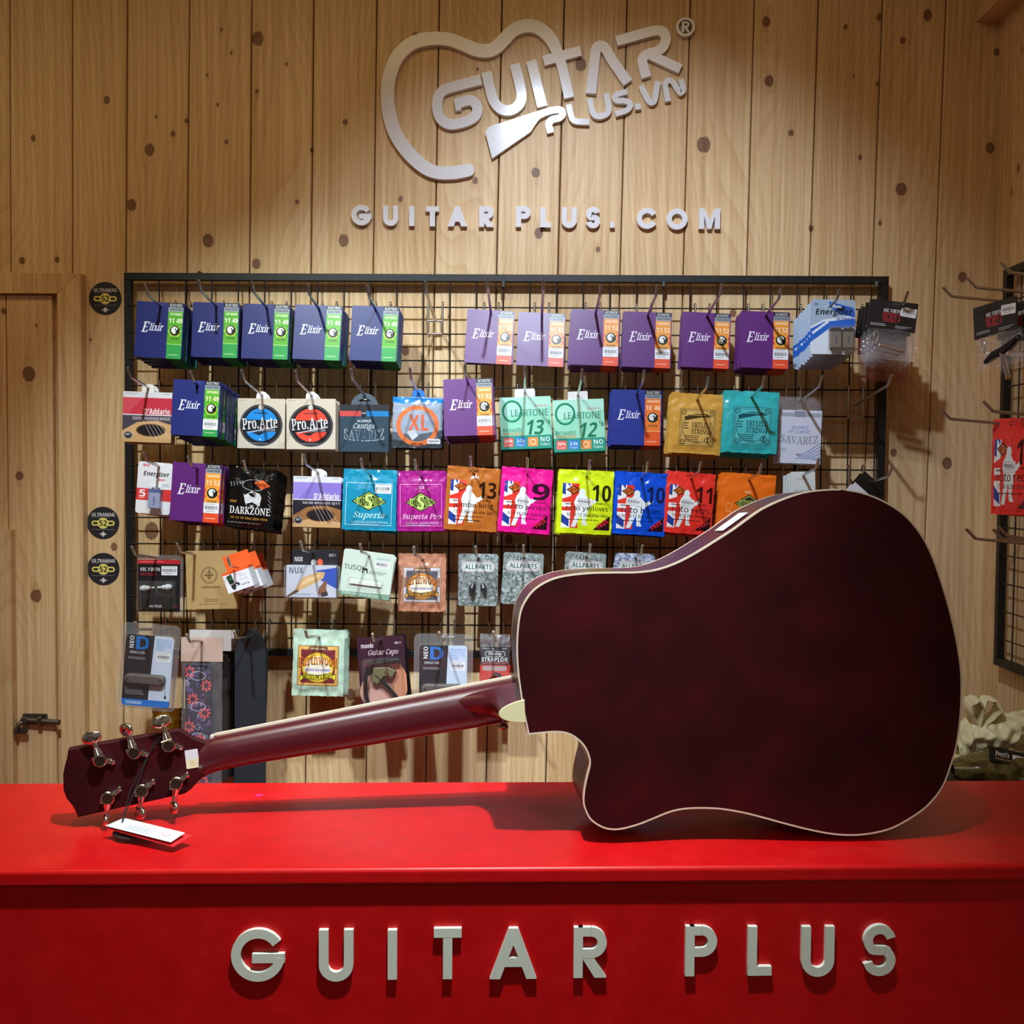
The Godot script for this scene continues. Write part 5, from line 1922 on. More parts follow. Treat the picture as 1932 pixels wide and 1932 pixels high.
		"cleartone_13", "cleartone_12":
			r = node("string_pack")
			var num := "13" if key == "cleartone_13" else "12"
			var c := Canvas.new(100, 103, 2.6, 0x9AE0C4)
			c.poly([[0, 0], [100, 0], [100, 20], [0, 40]], 0xB4ECD8)
			c.ring(24, 28, 20, 22, 4, 0x168A62)
			c.text("LEARTONE", 22, 25, 94, 38, 0x2F7A68, 1)
			c.text(num, 48, 46, 88, 75, 0x1F7A58, 0, 0.2)
			c.text("'s", 90, 45, 98, 54, 0x1F7A58)
			c.text("Acoustic", 4, 60, 44, 69, 0x2A6A50, 1)
			c.text("PHOSPHOR BRONZE", 4, 70, 44, 75, 0xC8884A)
			c.rect(0, 76, 100, 27, 0x2F9A86)
			c.rrect(5, 80, 20, 18, 2, 0xE4645C)
			c.rrect(29, 80, 20, 18, 2, 0x3A86D8)
			c.rrect(53, 80, 20, 18, 2, 0xF09A50)
			c.text("36%", 7, 83, 23, 90, 0xFBE8E4)
			c.text("Louder", 7, 92, 23, 96, 0xFBE8E4, 1)
			c.text("3-5x", 31, 83, 47, 90, 0xE4F0FB)
			c.text("Longer", 31, 92, 47, 97, 0xE4F0FB, 1)
			c.ring(63, 89, 6, 6, 1.5, 0xFBF0E0)
			c.text("NO", 78, 80, 96, 89, 0xE8FAF2)
			c.text("Flakes", 78, 91, 96, 97, 0xE8FAF2, 1)
			c.text("Bluegrass", 66, 16, 94, 21, 0xC86A70, 3, 0.2)
			card_part(r, "pack", w, h, 0.004, c.material(0.33), none, 0.001)
			part("hang_tab", slab_mesh(rounded(0.036, 0.026, 0.002, Vector2(0, h * 0.5 + 0.002)), hole_slot(0, h * 0.5 + 0.006, 0.02, 0.005), -0.0036, -0.0024, Rect2(0, 0, 1, 1)), plain("tab_white", Color8(226, 226, 226), 0.4), r)
		"uke_gold":
			r = pouch(key, w, h, ukulele(0xD9A548, 0x4A3A18, 0xE2B866), 0.005, 0.15, 0.06, false)
		"uke_teal":
			r = pouch(key, w, h, ukulele(0x35B8BC, 0x16555C, 0x52C4C8), 0.005, 0.15, 0.06, false)
		"savarez_white":
			r = node("string_pack")
			var c := Canvas.new(100, 122, 2.6, 0xDDE2F2)
			c.rect(2, 6, 96, 9, 0xA9B0BE)
			c.rect(36, 2, 26, 14, 0x8E96A6)
			c.text("ALLIANCE", 30, 36, 70, 43, 0x3A5AB8, 1, 0.2)
			c.text("HT CLASSIC", 24, 46, 76, 53, 0x3A5AB8, 1, 0.2)
			c.text("SAVAREZ", 6, 56, 94, 74, 0x8C98A8, 2, 0.0, 0.0, -0.25)
			for k in 7:
				c.line([[44 + k * 8, 112], [100, 92 - 8 * (6 - k) + 30]], 1.6, 0x4A6AB8)
			c.poly([[40, 100], [58, 100], [49, 106]], 0x7A86A0)
			c.greek(4, 88, 18, 8, 3, 0xA0A8BC)
			var ih := h * 0.79
			card_part(r, "insert", w * 0.97, ih, 0.003, c.material(0.4), none, 0.001, Vector2(0, -(h - ih) * 0.5 + 0.001))
			var cl := clear("clear_bag", Color(0.95, 0.96, 1.0), 0.05, 0.08)
			part("bag", pouch_mesh(w * 1.02, h, 0.0042, 0.2, 0.03, 8, false, 1.2), cl, r, Vector3(0, 0, 0.003))
		"energizer_two":
			r = node("battery_pack")
			var c := Canvas.new(100, 122, 2.6, 0x9FB4CC)
			c.poly([[0, 60], [30, 44], [100, 34], [100, 122], [0, 122]], 0xD8E4F0)
			c.poly([[0, 66], [30, 50], [100, 42], [100, 60], [40, 66], [0, 96]], 0x2A66C8)
			c.poly([[40, 4], [96, 18], [100, 40], [60, 30], [44, 18]], 0x2C5CB8)
			c.text("Energizer", 10, 20, 94, 38, 0x16181C, 0, 0.18)
			c.text("ULTIMATE", 58, 40, 96, 46, 0x2A3A9A)
			c.text("9V", 8, 8, 16, 14, 0x404448)
			c.rect(88, 58, 12, 26, 0x2A4AA8)
			c.text("10", 89, 60, 99, 68, 0xE8ECF4)
			for k in 9:
				c.ell(6 + k * 4, 74 - k * 3, 3, 3, 0xE8ECF8)
			var outl := rounded(w, h, 0.006)
			part("card", slab_mesh(outl, hole_slot(0, h * 0.5 - 0.012, 0.03, 0.007), -0.0007, 0.0, Rect2(-w * 0.5, -h * 0.5, w, h)), c.material(0.3), r)
			var bm := Canvas.new(50, 86, 3.0, 0x8C8478)
			bm.rect(0, 0, 50, 16, 0x4A4640)
			bm.text("Energizer", 8, 44, 44, 56, 0x2A3A80, 0, 0.1, -90)
			var bmat := bm.material(0.3, 0.5, 0.4)
			for sx in [-1, 1]:
				var bx: float = 0.013 + sx * 0.0105
				var k := Maker.new()
				k.slab(rounded(0.0185, 0.034, 0.002), none, 0.0004, 0.012, Rect2(-0.00925, -0.017, 0.0185, 0.034), 0.001)
				var b := part("battery", k.done(), bmat, r, Vector3(bx, -h * 0.22, 0))
				for tx in [-0.0045, 0.0045]:
					part("terminal", tube_mesh([Vector3(tx, 0.017, 0.006), Vector3(tx, 0.0195, 0.006)], 0.0026, 8), plain("chrome", Color8(236, 236, 240), 0.12, 1.0), b)
			part("blister", slab_mesh(rounded(0.045, 0.045, 0.005, Vector2(0.013, -h * 0.22)), none, 0.0003, 0.0145, Rect2(0, 0, 1, 1), 0.003), clear("blister_clear", Color(1, 1, 1), 0.02, 0.05), r)
		"energizer_back":
			r = node("battery_pack")
			var c := Canvas.new(50, 61, 1.6, 0xB4C6DC)
			c.poly([[0, 33], [15, 25], [50, 21], [50, 30], [20, 33], [0, 48]], 0x2A66C8)
			for k in 9:
				c.ell(3 + k * 2, 37 - k * 1.5, 1.5, 1.5, 0xE8ECF8)
			part("card", slab_mesh(rounded(w, h, 0.006), hole_slot(0, h * 0.5 - 0.012, 0.03, 0.007), -0.0007, 0.0, Rect2(-w * 0.5, -h * 0.5, w, h)), c.material(0.3), r)
			part("battery_tray", slab_mesh(rounded(0.043, 0.042, 0.004, Vector2(0.013, -h * 0.22)), none, 0.0003, 0.013, Rect2(0, 0, 1, 1), 0.003), plain("battery_grey", Color8(140, 132, 124), 0.35), r)
		"energizer_one":
			r = node("battery_pack")
			var c := Canvas.new(100, 148, 2.6, 0xE2E4EA)
			c.text("9V", 14, 6, 34, 14, 0xD0303A)
			c.text("Energizer", 16, 26, 92, 44, 0x1A1C20, 0, 0.18)
			c.text("MAX", 60, 46, 80, 52, 0xD0303A)
			c.rect(0, 76, 100, 34, 0xD8383A)
			c.text("5", 8, 80, 26, 100, 0xF2F2F4)
			c.greek(8, 102, 22, 4, 1, 0xF2D0D0)
			c.greek(70, 60, 26, 10, 4, 0x9098A8)
			part("card", slab_mesh(rounded(w, h, 0.005), hole_slot(0.006, h * 0.5 - 0.014, 0.022, 0.006), -0.0007, 0.0, Rect2(-w * 0.5, -h * 0.5, w, h)), c.material(0.35), r)
			var bm := Canvas.new(50, 76, 3.0, 0xA8B4DC)
			bm.rect(0, 0, 50, 14, 0x5A6AA8)
			bm.text("Energizer", 8, 40, 44, 52, 0x24348A, 0, 0.1, -90)
			var k := Maker.new()
			k.slab(rounded(0.021, 0.034, 0.002), none, 0.0004, 0.014, Rect2(-0.0105, -0.017, 0.021, 0.034), 0.001)
			var b := part("battery", k.done(), bm.material(0.25, 0.5, 0.3), r, Vector3(0.006, -h * 0.2, 0))
			for tx in [-0.005, 0.005]:
				part("terminal", tube_mesh([Vector3(tx, 0.017, 0.007), Vector3(tx, 0.0195, 0.007)], 0.0026, 8), plain("chrome", Color8(236, 236, 240), 0.12, 1.0), b)
			part("blister", slab_mesh(rounded(0.027, 0.044, 0.005, Vector2(0.006, -h * 0.2)), none, 0.0003, 0.0165, Rect2(0, 0, 1, 1), 0.003), clear("blister_clear", Color(1, 1, 1), 0.02, 0.05), r)
		"vickey", "vickey_red":
			r = node("drum_key_bag")
			var c := Canvas.new(100, 61, 2.8, 0x24201F if key == "vickey" else 0x7A1C20)
			c.text("VIC FIRTH", 30, 17, 66, 24, 0xE8E8EC)
			c.text("VICKEY 3", 29, 25, 66, 41, 0xC03038, 0)
			c.greek(31, 42, 33, 3, 1, 0xB03038)
			c.greek(6, 48, 34, 6, 2, 0xC8C8CC)
			c.greek(58, 50, 34, 6, 2, 0xC8C8CC)
			var hh := w * 0.61
			card_part(r, "header_card", w, hh, 0.002, c.material(0.4), hole_slot(0, hh * 0.5 - 0.008, 0.026, 0.005), 0.0005)
			if key == "vickey":
				sticker_part(r, w * 0.32, hh * 0.16, w * 0.32, hh * 0.30, -4)
			var bh := 0.052
			part("bag", pouch_mesh(w * 1.05, bh, 0.006, 0.02, 0.03, 12 if key == "vickey" else 13, false, 1.6), clear("clear_bag_soft", Color(0.92, 0.93, 0.97), 0.06, 0.08) if key == "vickey" else clear("clear_bag_red", Color(0.75, 0.4, 0.4), 0.22, 0.1), r, Vector3(0.004, -hh * 0.5 - bh * 0.5 + 0.003, 0.004))
			if key == "vickey":
				var ch := plain("chrome", Color8(236, 236, 240), 0.12, 1.0)
				part("drum_key", tube_mesh([Vector3(-w * 0.2, -hh * 0.5 - 0.026, 0), Vector3(w * 0.3, -hh * 0.5 - 0.032, 0)], 0.0042, 10), ch, r)
				part("key_ring", tube_mesh([Vector3(-w * 0.32, -hh * 0.5 - 0.020, 0), Vector3(-w * 0.34, -hh * 0.5 - 0.006, 0), Vector3(-w * 0.28, -hh * 0.5 - 0.002, 0), Vector3(-w * 0.24, -hh * 0.5 - 0.012, 0), Vector3(-w * 0.28, -hh * 0.5 - 0.024, 0)], 0.0014, 6), ch, r)
		"darkzone":
			var c := Canvas.new(100, 128, 2.6, 0x0C0B0C)
			c.poly([[34, 50], [44, 42], [64, 46], [72, 60], [70, 78], [58, 88], [44, 84], [38, 70]], 0xD4D6DA)
			c.poly([[28, 34], [46, 26], [66, 30], [78, 44], [70, 54], [52, 48], [38, 58], [30, 50]], 0x151416)
			c.ring(54, 36, 24, 12, 1.2, 0xB8BCC0)
			c.poly([[44, 54], [54, 52], [60, 62], [50, 60]], 0x1A191B)
			c.poly([[42, 76], [54, 72], [66, 78], [58, 92], [46, 90]], 0x1A191B)
			c.poly([[50, 78], [58, 78], [56, 84], [51, 84]], 0xB0B2B6)
			for k in 5:
				c.line([[6 + k * 6, 32 - k], [9 + k * 6, 42 - k * 2]], 1.2, 0xB8B8BC)
				c.line([[84 + k, 46 + k * 9], [90 + k, 54 + k * 9]], 1.2, 0x9A9A9E)
			c.poly([[54, 30], [72, 24], [88, 36], [70, 44]], 0xE0602A)
			c.text("ROTO", 60, 31, 80, 38, 0x3A1408, 0, 0.0, 8)
			c.text("DBW", 8, 70, 22, 75, 0xC88A40)
			c.text("DARKZONE", 8, 83, 92, 98, 0xE8E8EC, 2)
			c.text("10 13 18 36w 52w 60w", 10, 104, 88, 109, 0xC08A38)
			c.greek(6, 116, 86, 3, 1, 0x9A9A9E)
			r = pouch(key, w, h, foil(c.material(0.15), 9), 0.005, 0.1, 0.04, false, 1.6)
		"superia":
			r = pouch(key, w, h, superia(0x1B8FB4, false), 0.004)
		"superia_pro":
			r = pouch(key, w, h, superia(0xA8208A, true), 0.004)
		"jumbo":
			r = pouch(key, w, h, rotosound(0xB8692A, "13", "jumbo king", "13 17 26w 34w 46w 56w", false, 0x2A1206), 0.004)
		"pinks":
			r = pouch(key, w, h, rotosound(0xF01A96, "9", "roto pinks", "9 11 16 24w 32w 42w", true, 0x3A0A2A), 0.004)
			sticker_part(r, -w * 0.04, -h * 0.02, w * 0.28, h * 0.12, -4, 0.0006)
		"yellows":
			r = pouch(key, w, h, rotosound(0xD6EE1E, "10", "roto yellows", "10 13 17 26w 36w 46w", true, 0x24280A), 0.004)
			sticker_part(r, -w * 0.02, -h * 0.0, w * 0.28, h * 0.12, -4, 0.0006)
		"blues":
			r = pouch(key, w, h, rotosound(0x0A50D8, "10", "roto blues", "10 13 17 30w 42w 52w", true, 0x0A1A50), 0.004)
			sticker_part(r, -w * 0.12, h * 0.02, w * 0.28, h * 0.12, -4, 0.0006)
		"reds":
			r = pouch(key, w, h, rotosound(0xF0382E, "11", "roto reds", "11 14 18 28w 38w 48w", true, 0x3A0808), 0.004)
			sticker_part(r, -w * 0.04, -h * 0.0, w * 0.28, h * 0.12, -4, 0.0006)
		"orange":
			var c := Canvas.new(100, 116, 2.6, 0xF5761A)
			c.text("RS66", 44, 32, 55, 36, 0xF8D8B0)
			c.poly([[26, 56], [52, 38], [80, 56], [52, 74]], 0x2A2A10)
			c.poly([[29, 56], [52, 40], [77, 56], [52, 72]], 0xB8C86A)
			c.poly([[31, 56], [52, 42], [75, 56], [52, 70]], 0x2A2A10)
			c.text("ROTOSOUND", 34, 49, 72, 63, 0xB8C86A)
			c.ring(16, 62, 6, 6, 1, 0xF8B070)
			c.greek(10, 70, 14, 4, 2, 0xF8C890)
			c.text("45 65 80 105", 24, 84, 80, 92, 0xFBE4C8)
			c.greek(18, 98, 66, 8, 2, 0xF8C890)
			r = pouch(key, w, h, foil(c.material(0.22), 14, 0.03), 0.004)
		"white_card":
			r = node("accessory_card")
			var c := Canvas.new(100, 150, 1.6, 0xDCE6E4)
			c.rrect(12, 54, 76, 70, 6, 0xC4D0CE)
			c.ring(60, 80, 18, 16, 2, 0x90A09E)
			c.greek(18, 20, 50, 8, 2, 0xA8B4B2)
			card_part(r, "card", w, h, 0.002, c.material(0.35), hole_slot(0, h * 0.5 - 0.012, 0.02, 0.006), 0.002)
		"black_white_card":
			r = node("accessory_card")
			var c := Canvas.new(100, 130, 1.6, 0x14100F)
			c.rect(0, 52, 100, 78, 0xD8DAE2)
			card_part(r, "card", w, h, 0.0016, c.material(0.4), hole_slot(0, h * 0.5 - 0.010, 0.022, 0.005), 0.001)
		"ear_plugs":
			r = node("ear_plug_pack")
			var c := Canvas.new(100, 124, 2.6, 0x1C1A1E)
			c.rect(0, 0, 100, 10, 0xC02A34)
			c.greek(4, 4, 60, 3, 1, 0xE8A0A4)
			c.text("VIC FIRTH", 5, 19, 52, 27, 0xE4E4E8)
			c.text("HIGH FIDELITY", 6, 31, 44, 38, 0xA02A34)
			c.barcode(56, 15, 38, 22)
			c.greek(86, 108, 10, 6, 2, 0xB02A4A)
			card_part(r, "card", w, h, 0.0012, c.material(0.35), none, 0.001)
			var wt := plain("plug_white", Color8(200, 206, 212), 0.4)
			for sx in [-1.0, 1.0]:
				var k := Maker.new()
				k.lathe(Vector3(-0.003, -0.003, 0.006), Vector3(sx, 0.06 * sx, 0), [Vector2(0.0, 0.002), Vector2(0.0022, 0.003), Vector2(0.0022, 0.010), Vector2(0.0042, 0.012), Vector2(0.0042, 0.018), Vector2(0.0058, 0.019), Vector2(0.0052, 0.025), Vector2(0.003, 0.029), Vector2(0.0, 0.030)], 12)
				part("ear_plug", k.done(), wt, r)
			var cs := Canvas.new(100, 60, 2.0, 0x0E0E10)
			cs.text("vic firth", 30, 34, 70, 44, 0xD8D8DC)
			part("case", slab_mesh(rounded(0.056, 0.030, 0.006, Vector2(-0.002, -0.031)), none, 0.0004, 0.012, Rect2(-0.03, -0.046, 0.056, 0.030), 0.003), cs.material(0.3), r)
			var hole := hole_slot(-0.006, h * 0.5 + 0.004, 0.02, 0.005)
			part("blister", slab_mesh(rounded(w * 1.1, h * 1.16, 0.006, Vector2(0.002, 0.001)), hole, -0.002, -0.0014, Rect2(0, 0, 1, 1)), clear("blister_clear_soft", Color(0.9, 0.92, 0.95), 0.07, 0.08), r)
			part("blister_dome", slab_mesh(rounded(w * 0.9, h * 0.56, 0.006, Vector2(-0.002, -0.017)), none, 0.0003, 0.016, Rect2(0, 0, 1, 1), 0.004), clear("blister_clear", Color(1, 1, 1), 0.02, 0.05), r)
		"kraft":
			r = node("string_pack")
			var c := Canvas.new(100, 112, 2.6, 0xB89A68)
			c.ring(45, 47, 16, 16, 1.0, 0x4A3A24)
			c.ring(45, 47, 13.5, 13.5, 0.7, 0x4A3A24)
			c.ring(45, 46, 6, 6, 1.0, 0x4A3A24)
			c.rect(44, 36, 2, 20, 0x4A3A24)
			c.rect(36, 46, 18, 1.6, 0x4A3A24)
			c.text("GUITAR STRINGS", 30, 68, 66, 72, 0x4A3A24)
			c.text("Sirena", 34, 90, 62, 98, 0x5A4A30, 3, 0.2)
			c.greek(24, 102, 54, 2, 1, 0x5A4A30)
			card_part(r, "envelope", w, h, 0.003, c.material(0.75, 0.3), hole_round(-0.03, h * 0.5 - 0.006, 0.003), 0.001)
		"tuner_box":
			r = node("tuner_box")
			var c := Canvas.new(100, 75, 2.6, 0xE6EAF2)
			c.rect(0, 0, 100, 8, 0xF0602A)
			c.poly([[12, 14], [32, 10], [34, 44], [16, 46]], 0x1A2A20)
			c.poly([[17, 18], [29, 16], [30, 30], [18, 31]], 0x2A6A3A)
			c.poly([[18, 48], [48, 44], [54, 56], [36, 58], [30, 70], [20, 64]], 0x2A2E30)
			c.ell(40, 53, 4, 3, 0xE6EAF2)
			c.text("cherub", 44, 12, 70, 18, 0xE88A70, 1)
			c.greek(58, 22, 32, 8, 2, 0xB8C0CC)
			c.greek(56, 36, 36, 6, 2, 0xC0C8D2)
			for k in 3:
				c.rect(60 + k * 10, 56, 5, 5, 0x4A4E56)
			var bh := w * 0.75
			part("box", slab_mesh(rounded(w, bh, 0.0005), none, -0.034, 0.0, Rect2(-w * 0.5, -bh * 0.5, w, bh)), c.material(0.4), r)
			part("lid", box_mesh(Vector3(w, 0.0008, 0.034), 0.0, Vector3(0, bh * 0.5 + 0.0004, -0.017)), plain("box_orange", Color8(238, 98, 40), 0.45), r)
			part("hang_flap", slab_mesh(rounded(w, 0.028, 0.001, Vector2(0, bh * 0.5 + 0.0140)), hole_slot(0.004, bh * 0.5 + 0.016, 0.024, 0.005), -0.034, -0.0332, Rect2(0, 0, 1, 1)), plain("box_orange", Color8(238, 98, 40), 0.45), r)
		"shoe_brush":
			r = node("pickup_pack")
			var c := Canvas.new(100, 64, 2.8, 0xC6CCDC)
			c.poly([[60, 10], [100, 4], [100, 46], [70, 30]], 0x2A50B8)
			c.text("NUX", 6, 4, 34, 16, 0x5A6270)
			c.poly([[18, 46], [34, 24], [66, 12], [78, 14], [74, 26], [48, 40], [24, 52]], 0xD8B078)
			c.poly([[26, 42], [40, 26], [66, 17], [70, 20], [46, 34]], 0xEACB98)
			c.poly([[0, 62], [20, 48], [26, 52], [4, 64]], 0x5A4A3A)
			c.poly([[66, 44], [78, 30], [82, 32], [80, 46], [84, 58], [72, 62], [64, 56]], 0x8A5A44)
			c.poly([[70, 54], [82, 52], [84, 60], [72, 63]], 0x2A2A2E)
			c.greek(18, 56, 40, 5, 2, 0x7A8294)
			var bh := w * 0.64
			part("printed_box", slab_mesh(rounded(w, bh, 0.001, Vector2(0, -h * 0.5 + bh * 0.5)), none, -0.001, 0.012, Rect2(-w * 0.5, -h * 0.5, w, bh)), c.material(0.3), r)
			var c2 := Canvas.new(100, 36, 2.6, 0x24242A)
			c2.text("NUX", 6, 14, 24, 22, 0xD8DCE0)
			c2.text("NST-1", 82, 8, 96, 13, 0xB8BCC4)
			c2.ell(48, 24, 6, 6, 0xB0B8B8)
			c2.ell(62, 23, 6, 6, 0xD85A3A)
			card_part(r, "header_card", w * 0.92, h * 0.42, 0.001, c2.material(0.35), hole_slot(-0.004, h * 0.5 - 0.018, 0.022, 0.006), 0.001, Vector2(0.003, h * 0.29), -0.002)
			part("blister", slab_mesh(rounded(w * 1.1, bh * 1.06, 0.006, Vector2(0.0, -h * 0.5 + bh * 0.5)), none, -0.003, 0.018, Rect2(0, 0, 1, 1), 0.004), clear("blister_clear", Color(1, 1, 1), 0.02, 0.05), r)
		"saddle":
			r = node("saddle_pack")
			var c := Canvas.new(100, 92, 2.8, 0xCBDCCF)
			c.text("TUSQ", 4, 30, 38, 42, 0x2E3A38, 1)
			c.poly([[40, 30], [44, 34], [50, 34], [52, 44], [50, 44], [48, 38], [43, 38], [42, 44], [40, 44]], 0x2E3A38)
			c.greek(54, 38, 34, 7, 3, 0x6A7A74)
			c.text("GRAPH TECH", 66, 10, 92, 14, 0x7AA0A8, 1)
			c.barcode(64, 16, 28, 14)
			c.poly([[0, 84], [100, 80], [100, 92], [0, 92]], 0x7FA08C)
			c.text("It's About Sweet Tone, By The People", 6, 84, 78, 89, 0xDDEBE2, 3, 0.2)
			card_part(r, "card", w, h, 0.0012, c.material(0.35), hole_slot(0, h * 0.5 - 0.011, 0.026, 0.006), 0.004)
			part("saddle", box_mesh(Vector3(w * 0.62, 0.007, 0.003), 0.0006, Vector3(0.0, -0.016, 0.002)), plain("bone_white", Color8(226, 232, 228), 0.35), r)
			part("blister", slab_mesh(rounded(w * 0.7, 0.018, 0.004, Vector2(0.0, -0.015)), none, 0.0003, 0.0065, Rect2(0, 0, 1, 1), 0.002), clear("blister_clear", Color(1, 1, 1), 0.02, 0.05), r)
		"earth_copper":
			r = pouch(key, w, h, earthwood(0xC08468, 0xC4BCC4, 0x5A5A66, 0xD08A4A, 0xB86A3A, 0xD8A050, 0x2A1C14), 0.005, 0.18, 0.08, false, 1.4)
		"earth_mint":
			r = pouch(key, w, h, earthwood(0xB9D4C0, 0xD8A85A, 0x7A3038, 0xE8C040, 0xD87A2A, 0xE8DC40, 0x2A2A10), 0.006, 0.18, 0.08, false, 1.4)
		"allparts_knob":
			r = node("guitar_part_card")
			card_part(r, "card", w, h, 0.0014, marble(0x808C8C, 0xA6B2B2, 0x5E6868), hole_slot(0, h * 0.5 - 0.010, 0.022, 0.005), 0.004)
			for sx in [-1.0, 1.0]:
				var k := Maker.new()
				k.lathe(Vector3(0.0 + sx * 0.010, -0.014, 0.001), Vector3(sx * 0.25, -1.0, 0.1).normalized(), [Vector2(0.0, -0.010), Vector2(0.003, -0.009), Vector2(0.0062, 0.0), Vector2(0.0055, 0.006), Vector2(0.002, 0.014), Vector2(0.0, 0.015)], 12)
				part("switch_tip", k.done(), plain("black_plastic", Color8(18, 18, 20), 0.3), r, Vector3(0, 0, 0.005))
			part("bag", slab_mesh(rounded(w * 0.9, h * 0.6, 0.004, Vector2(0, -h * 0.12)), none, 0.0003, 0.012, Rect2(0, 0, 1, 1), 0.004), clear("blister_clear", Color(1, 1, 1), 0.02, 0.05), r)
		"allparts_plain":
			r = node("guitar_part_card")
			card_part(r, "card", w, h, 0.0014, marble(0x8A9594, 0xAEB9B8, 0x626C6C), hole_slot(0, h * 0.5 - 0.010, 0.022, 0.005), 0.004)
		"allparts_blue":
			r = node("guitar_part_card")
			card_part(r, "card", w, h, 0.0014, marble(0x9AA6C0, 0xC8D2EA, 0x707A94), hole_slot(0, h * 0.5 - 0.010, 0.022, 0.005), 0.006)
		"neo_d":
			r = node("pickup_blister")
			var c := Canvas.new(100, 148, 2.8, 0x1C2026)
			c.poly([[60, 0], [100, 0], [100, 148], [54, 148]], 0xC6D4EA)
			c.text("NEO", 0.5, 11, 25.5, 20, 0xE4E8F0, 0, 0.0, -90)
			c.text("D", 22, 3, 50, 30, 0x1670CC, 0)
			c.text("SINGLE COIL", 10, 34, 42, 39, 0xC8CCD4)
			c.greek(8, 46, 46, 6, 2, 0x9AA0AA)
			c.text("BRILLIANT &", 64, 6, 96, 11, 0x7AA0D8)
			c.text("ARTICULATE", 64, 12, 94, 17, 0x7AA0D8)
			c.text("SINGLE COIL", 64, 18, 96, 23, 0x7AA0D8)
			c.text("SOUND", 64, 24, 82, 29, 0x7AA0D8)
			c.barcode(66, 34, 30, 18)
			c.greek(6, 104, 46, 22, 6, 0x8A9098)
			c.ell(90, 126, 2.6, 3.4, 0x30343A)
			c.rect(89.4, 112, 1.2, 12, 0x30343A)
			c.rect(0, 134, 100, 14, 0x1670CC)
			c.text("FISHMAN", 8, 138, 42, 144, 0xD8E4F4, 0, 0.25)
			card_part(r, "card", w, h, 0.0012, c.material(0.35), none, 0.006)
			part("pickup", slab_mesh(rounded(w * 0.84, 0.018, 0.008, Vector2(-0.002, -0.014)), none, 0.0003, 0.011, Rect2(0, 0, 1, 1), 0.003), plain("pickup_wood", Color8(88, 80, 76), 0.45), r)
			for sx in [-1.0, 1.0]:
				part("screw", tube_mesh([Vector3(-0.002 + sx * w * 0.34, -0.014, 0.0105), Vector3(-0.002 + sx * w * 0.34, -0.014, 0.0116)], 0.0017, 8), plain("screw_dark", Color8(40, 36, 34), 0.5, 0.6), r)
			var fullh := h * 1.22
			part("blister", slab_mesh(rounded(w * 1.24, fullh, 0.010, Vector2(0, h * 0.055)), hole_slot(0.0, h * 0.5 + 0.010, 0.028, 0.006), -0.0025, -0.0018, Rect2(0, 0, 1, 1)), clear("blister_clear_soft", Color(0.9, 0.92, 0.95), 0.07, 0.08), r)
			part("blister_dome", slab_mesh(rounded(w * 1.06, h * 1.04, 0.010), none, -0.0017, 0.016, Rect2(0, 0, 1, 1), 0.006), clear("blister_clear", Color(1, 1, 1), 0.02, 0.05), r)
		"capo":
			r = node("capo_pack")
			var c := Canvas.new(100, 150, 2.8, 0x3A2430)
			c.ell(62, 96, 40, 50, 0xC88A66)
			c.ell(34, 112, 34, 36, 0xD0A094)
			c.poly([[56, 60], [80, 56], [90, 84], [60, 90]], 0xC8845E)
			c.text("musedo", 8, 12, 34, 22, 0xE4DCE2)
			c.text("MC-1", 80, 12, 92, 17, 0xD8D0D6)
			c.text("Guitar Capo", 20, 26, 88, 40, 0xE8DCE2, 3, 0.3)
			card_part(r, "card", w, h, 0.0014, c.material(0.28), hole_slot(0, h * 0.5 - 0.010, 0.02, 0.005), 0.005)
			var bk := plain("capo_black", Color8(24, 22, 24), 0.25, 0.5)
			var camo := plain("capo_olive", Color8(104, 100, 66), 0.45)
			part("capo_bar", tube_mesh([Vector3(-0.022, 0.017, 0.008), Vector3(0.034, 0.024, 0.008)], 0.0052, 10), plain("capo_chrome", Color8(60, 60, 66), 0.15, 0.9), r)
			part("capo_arm", tube_mesh([Vector3(-0.024, 0.016, 0.008), Vector3(-0.030, -0.006, 0.008), Vector3(-0.031, -0.036, 0.008), Vector3(-0.026, -0.062, 0.008)], 0.0036, 8), bk, r)
			part("capo_lever", tube_mesh([Vector3(-0.012, 0.0, 0.009), Vector3(0.008, -0.022, 0.009), Vector3(0.026, -0.046, 0.009)], 0.0034, 8), bk, r)
			part("capo_body", slab_mesh(PackedVector2Array([Vector2(-0.016, 0.013), Vector2(0.012, 0.012), Vector2(0.026, 0.004), Vector2(0.020, -0.006), Vector2(0.004, -0.004), Vector2(-0.008, -0.018), Vector2(-0.020, -0.012)]), none, 0.003, 0.012, Rect2(0, 0, 1, 1), 0.0015), camo, r)
			part("capo_spring", tube_mesh([Vector3(0.006, 0.006, 0.0125), Vector3(0.016, -0.008, 0.0125)], 0.002, 6), plain("chrome", Color8(236, 236, 240), 0.12, 1.0), r)
			part("blister", slab_mesh(rounded(w * 0.86, h * 0.66, 0.008, Vector2(0, -h * 0.12)), none, 0.0003, 0.017, Rect2(0, 0, 1, 1), 0.005), clear("blister_clear", Color(1, 1, 1), 0.02, 0.05), r)
		"capo_back":
			r = node("capo_pack")
			card_part(r, "card", w, h, 0.0014, plain("card_black", Color8(26, 22, 26), 0.3), hole_slot(0, h * 0.5 - 0.010, 0.02, 0.005), 0.005)
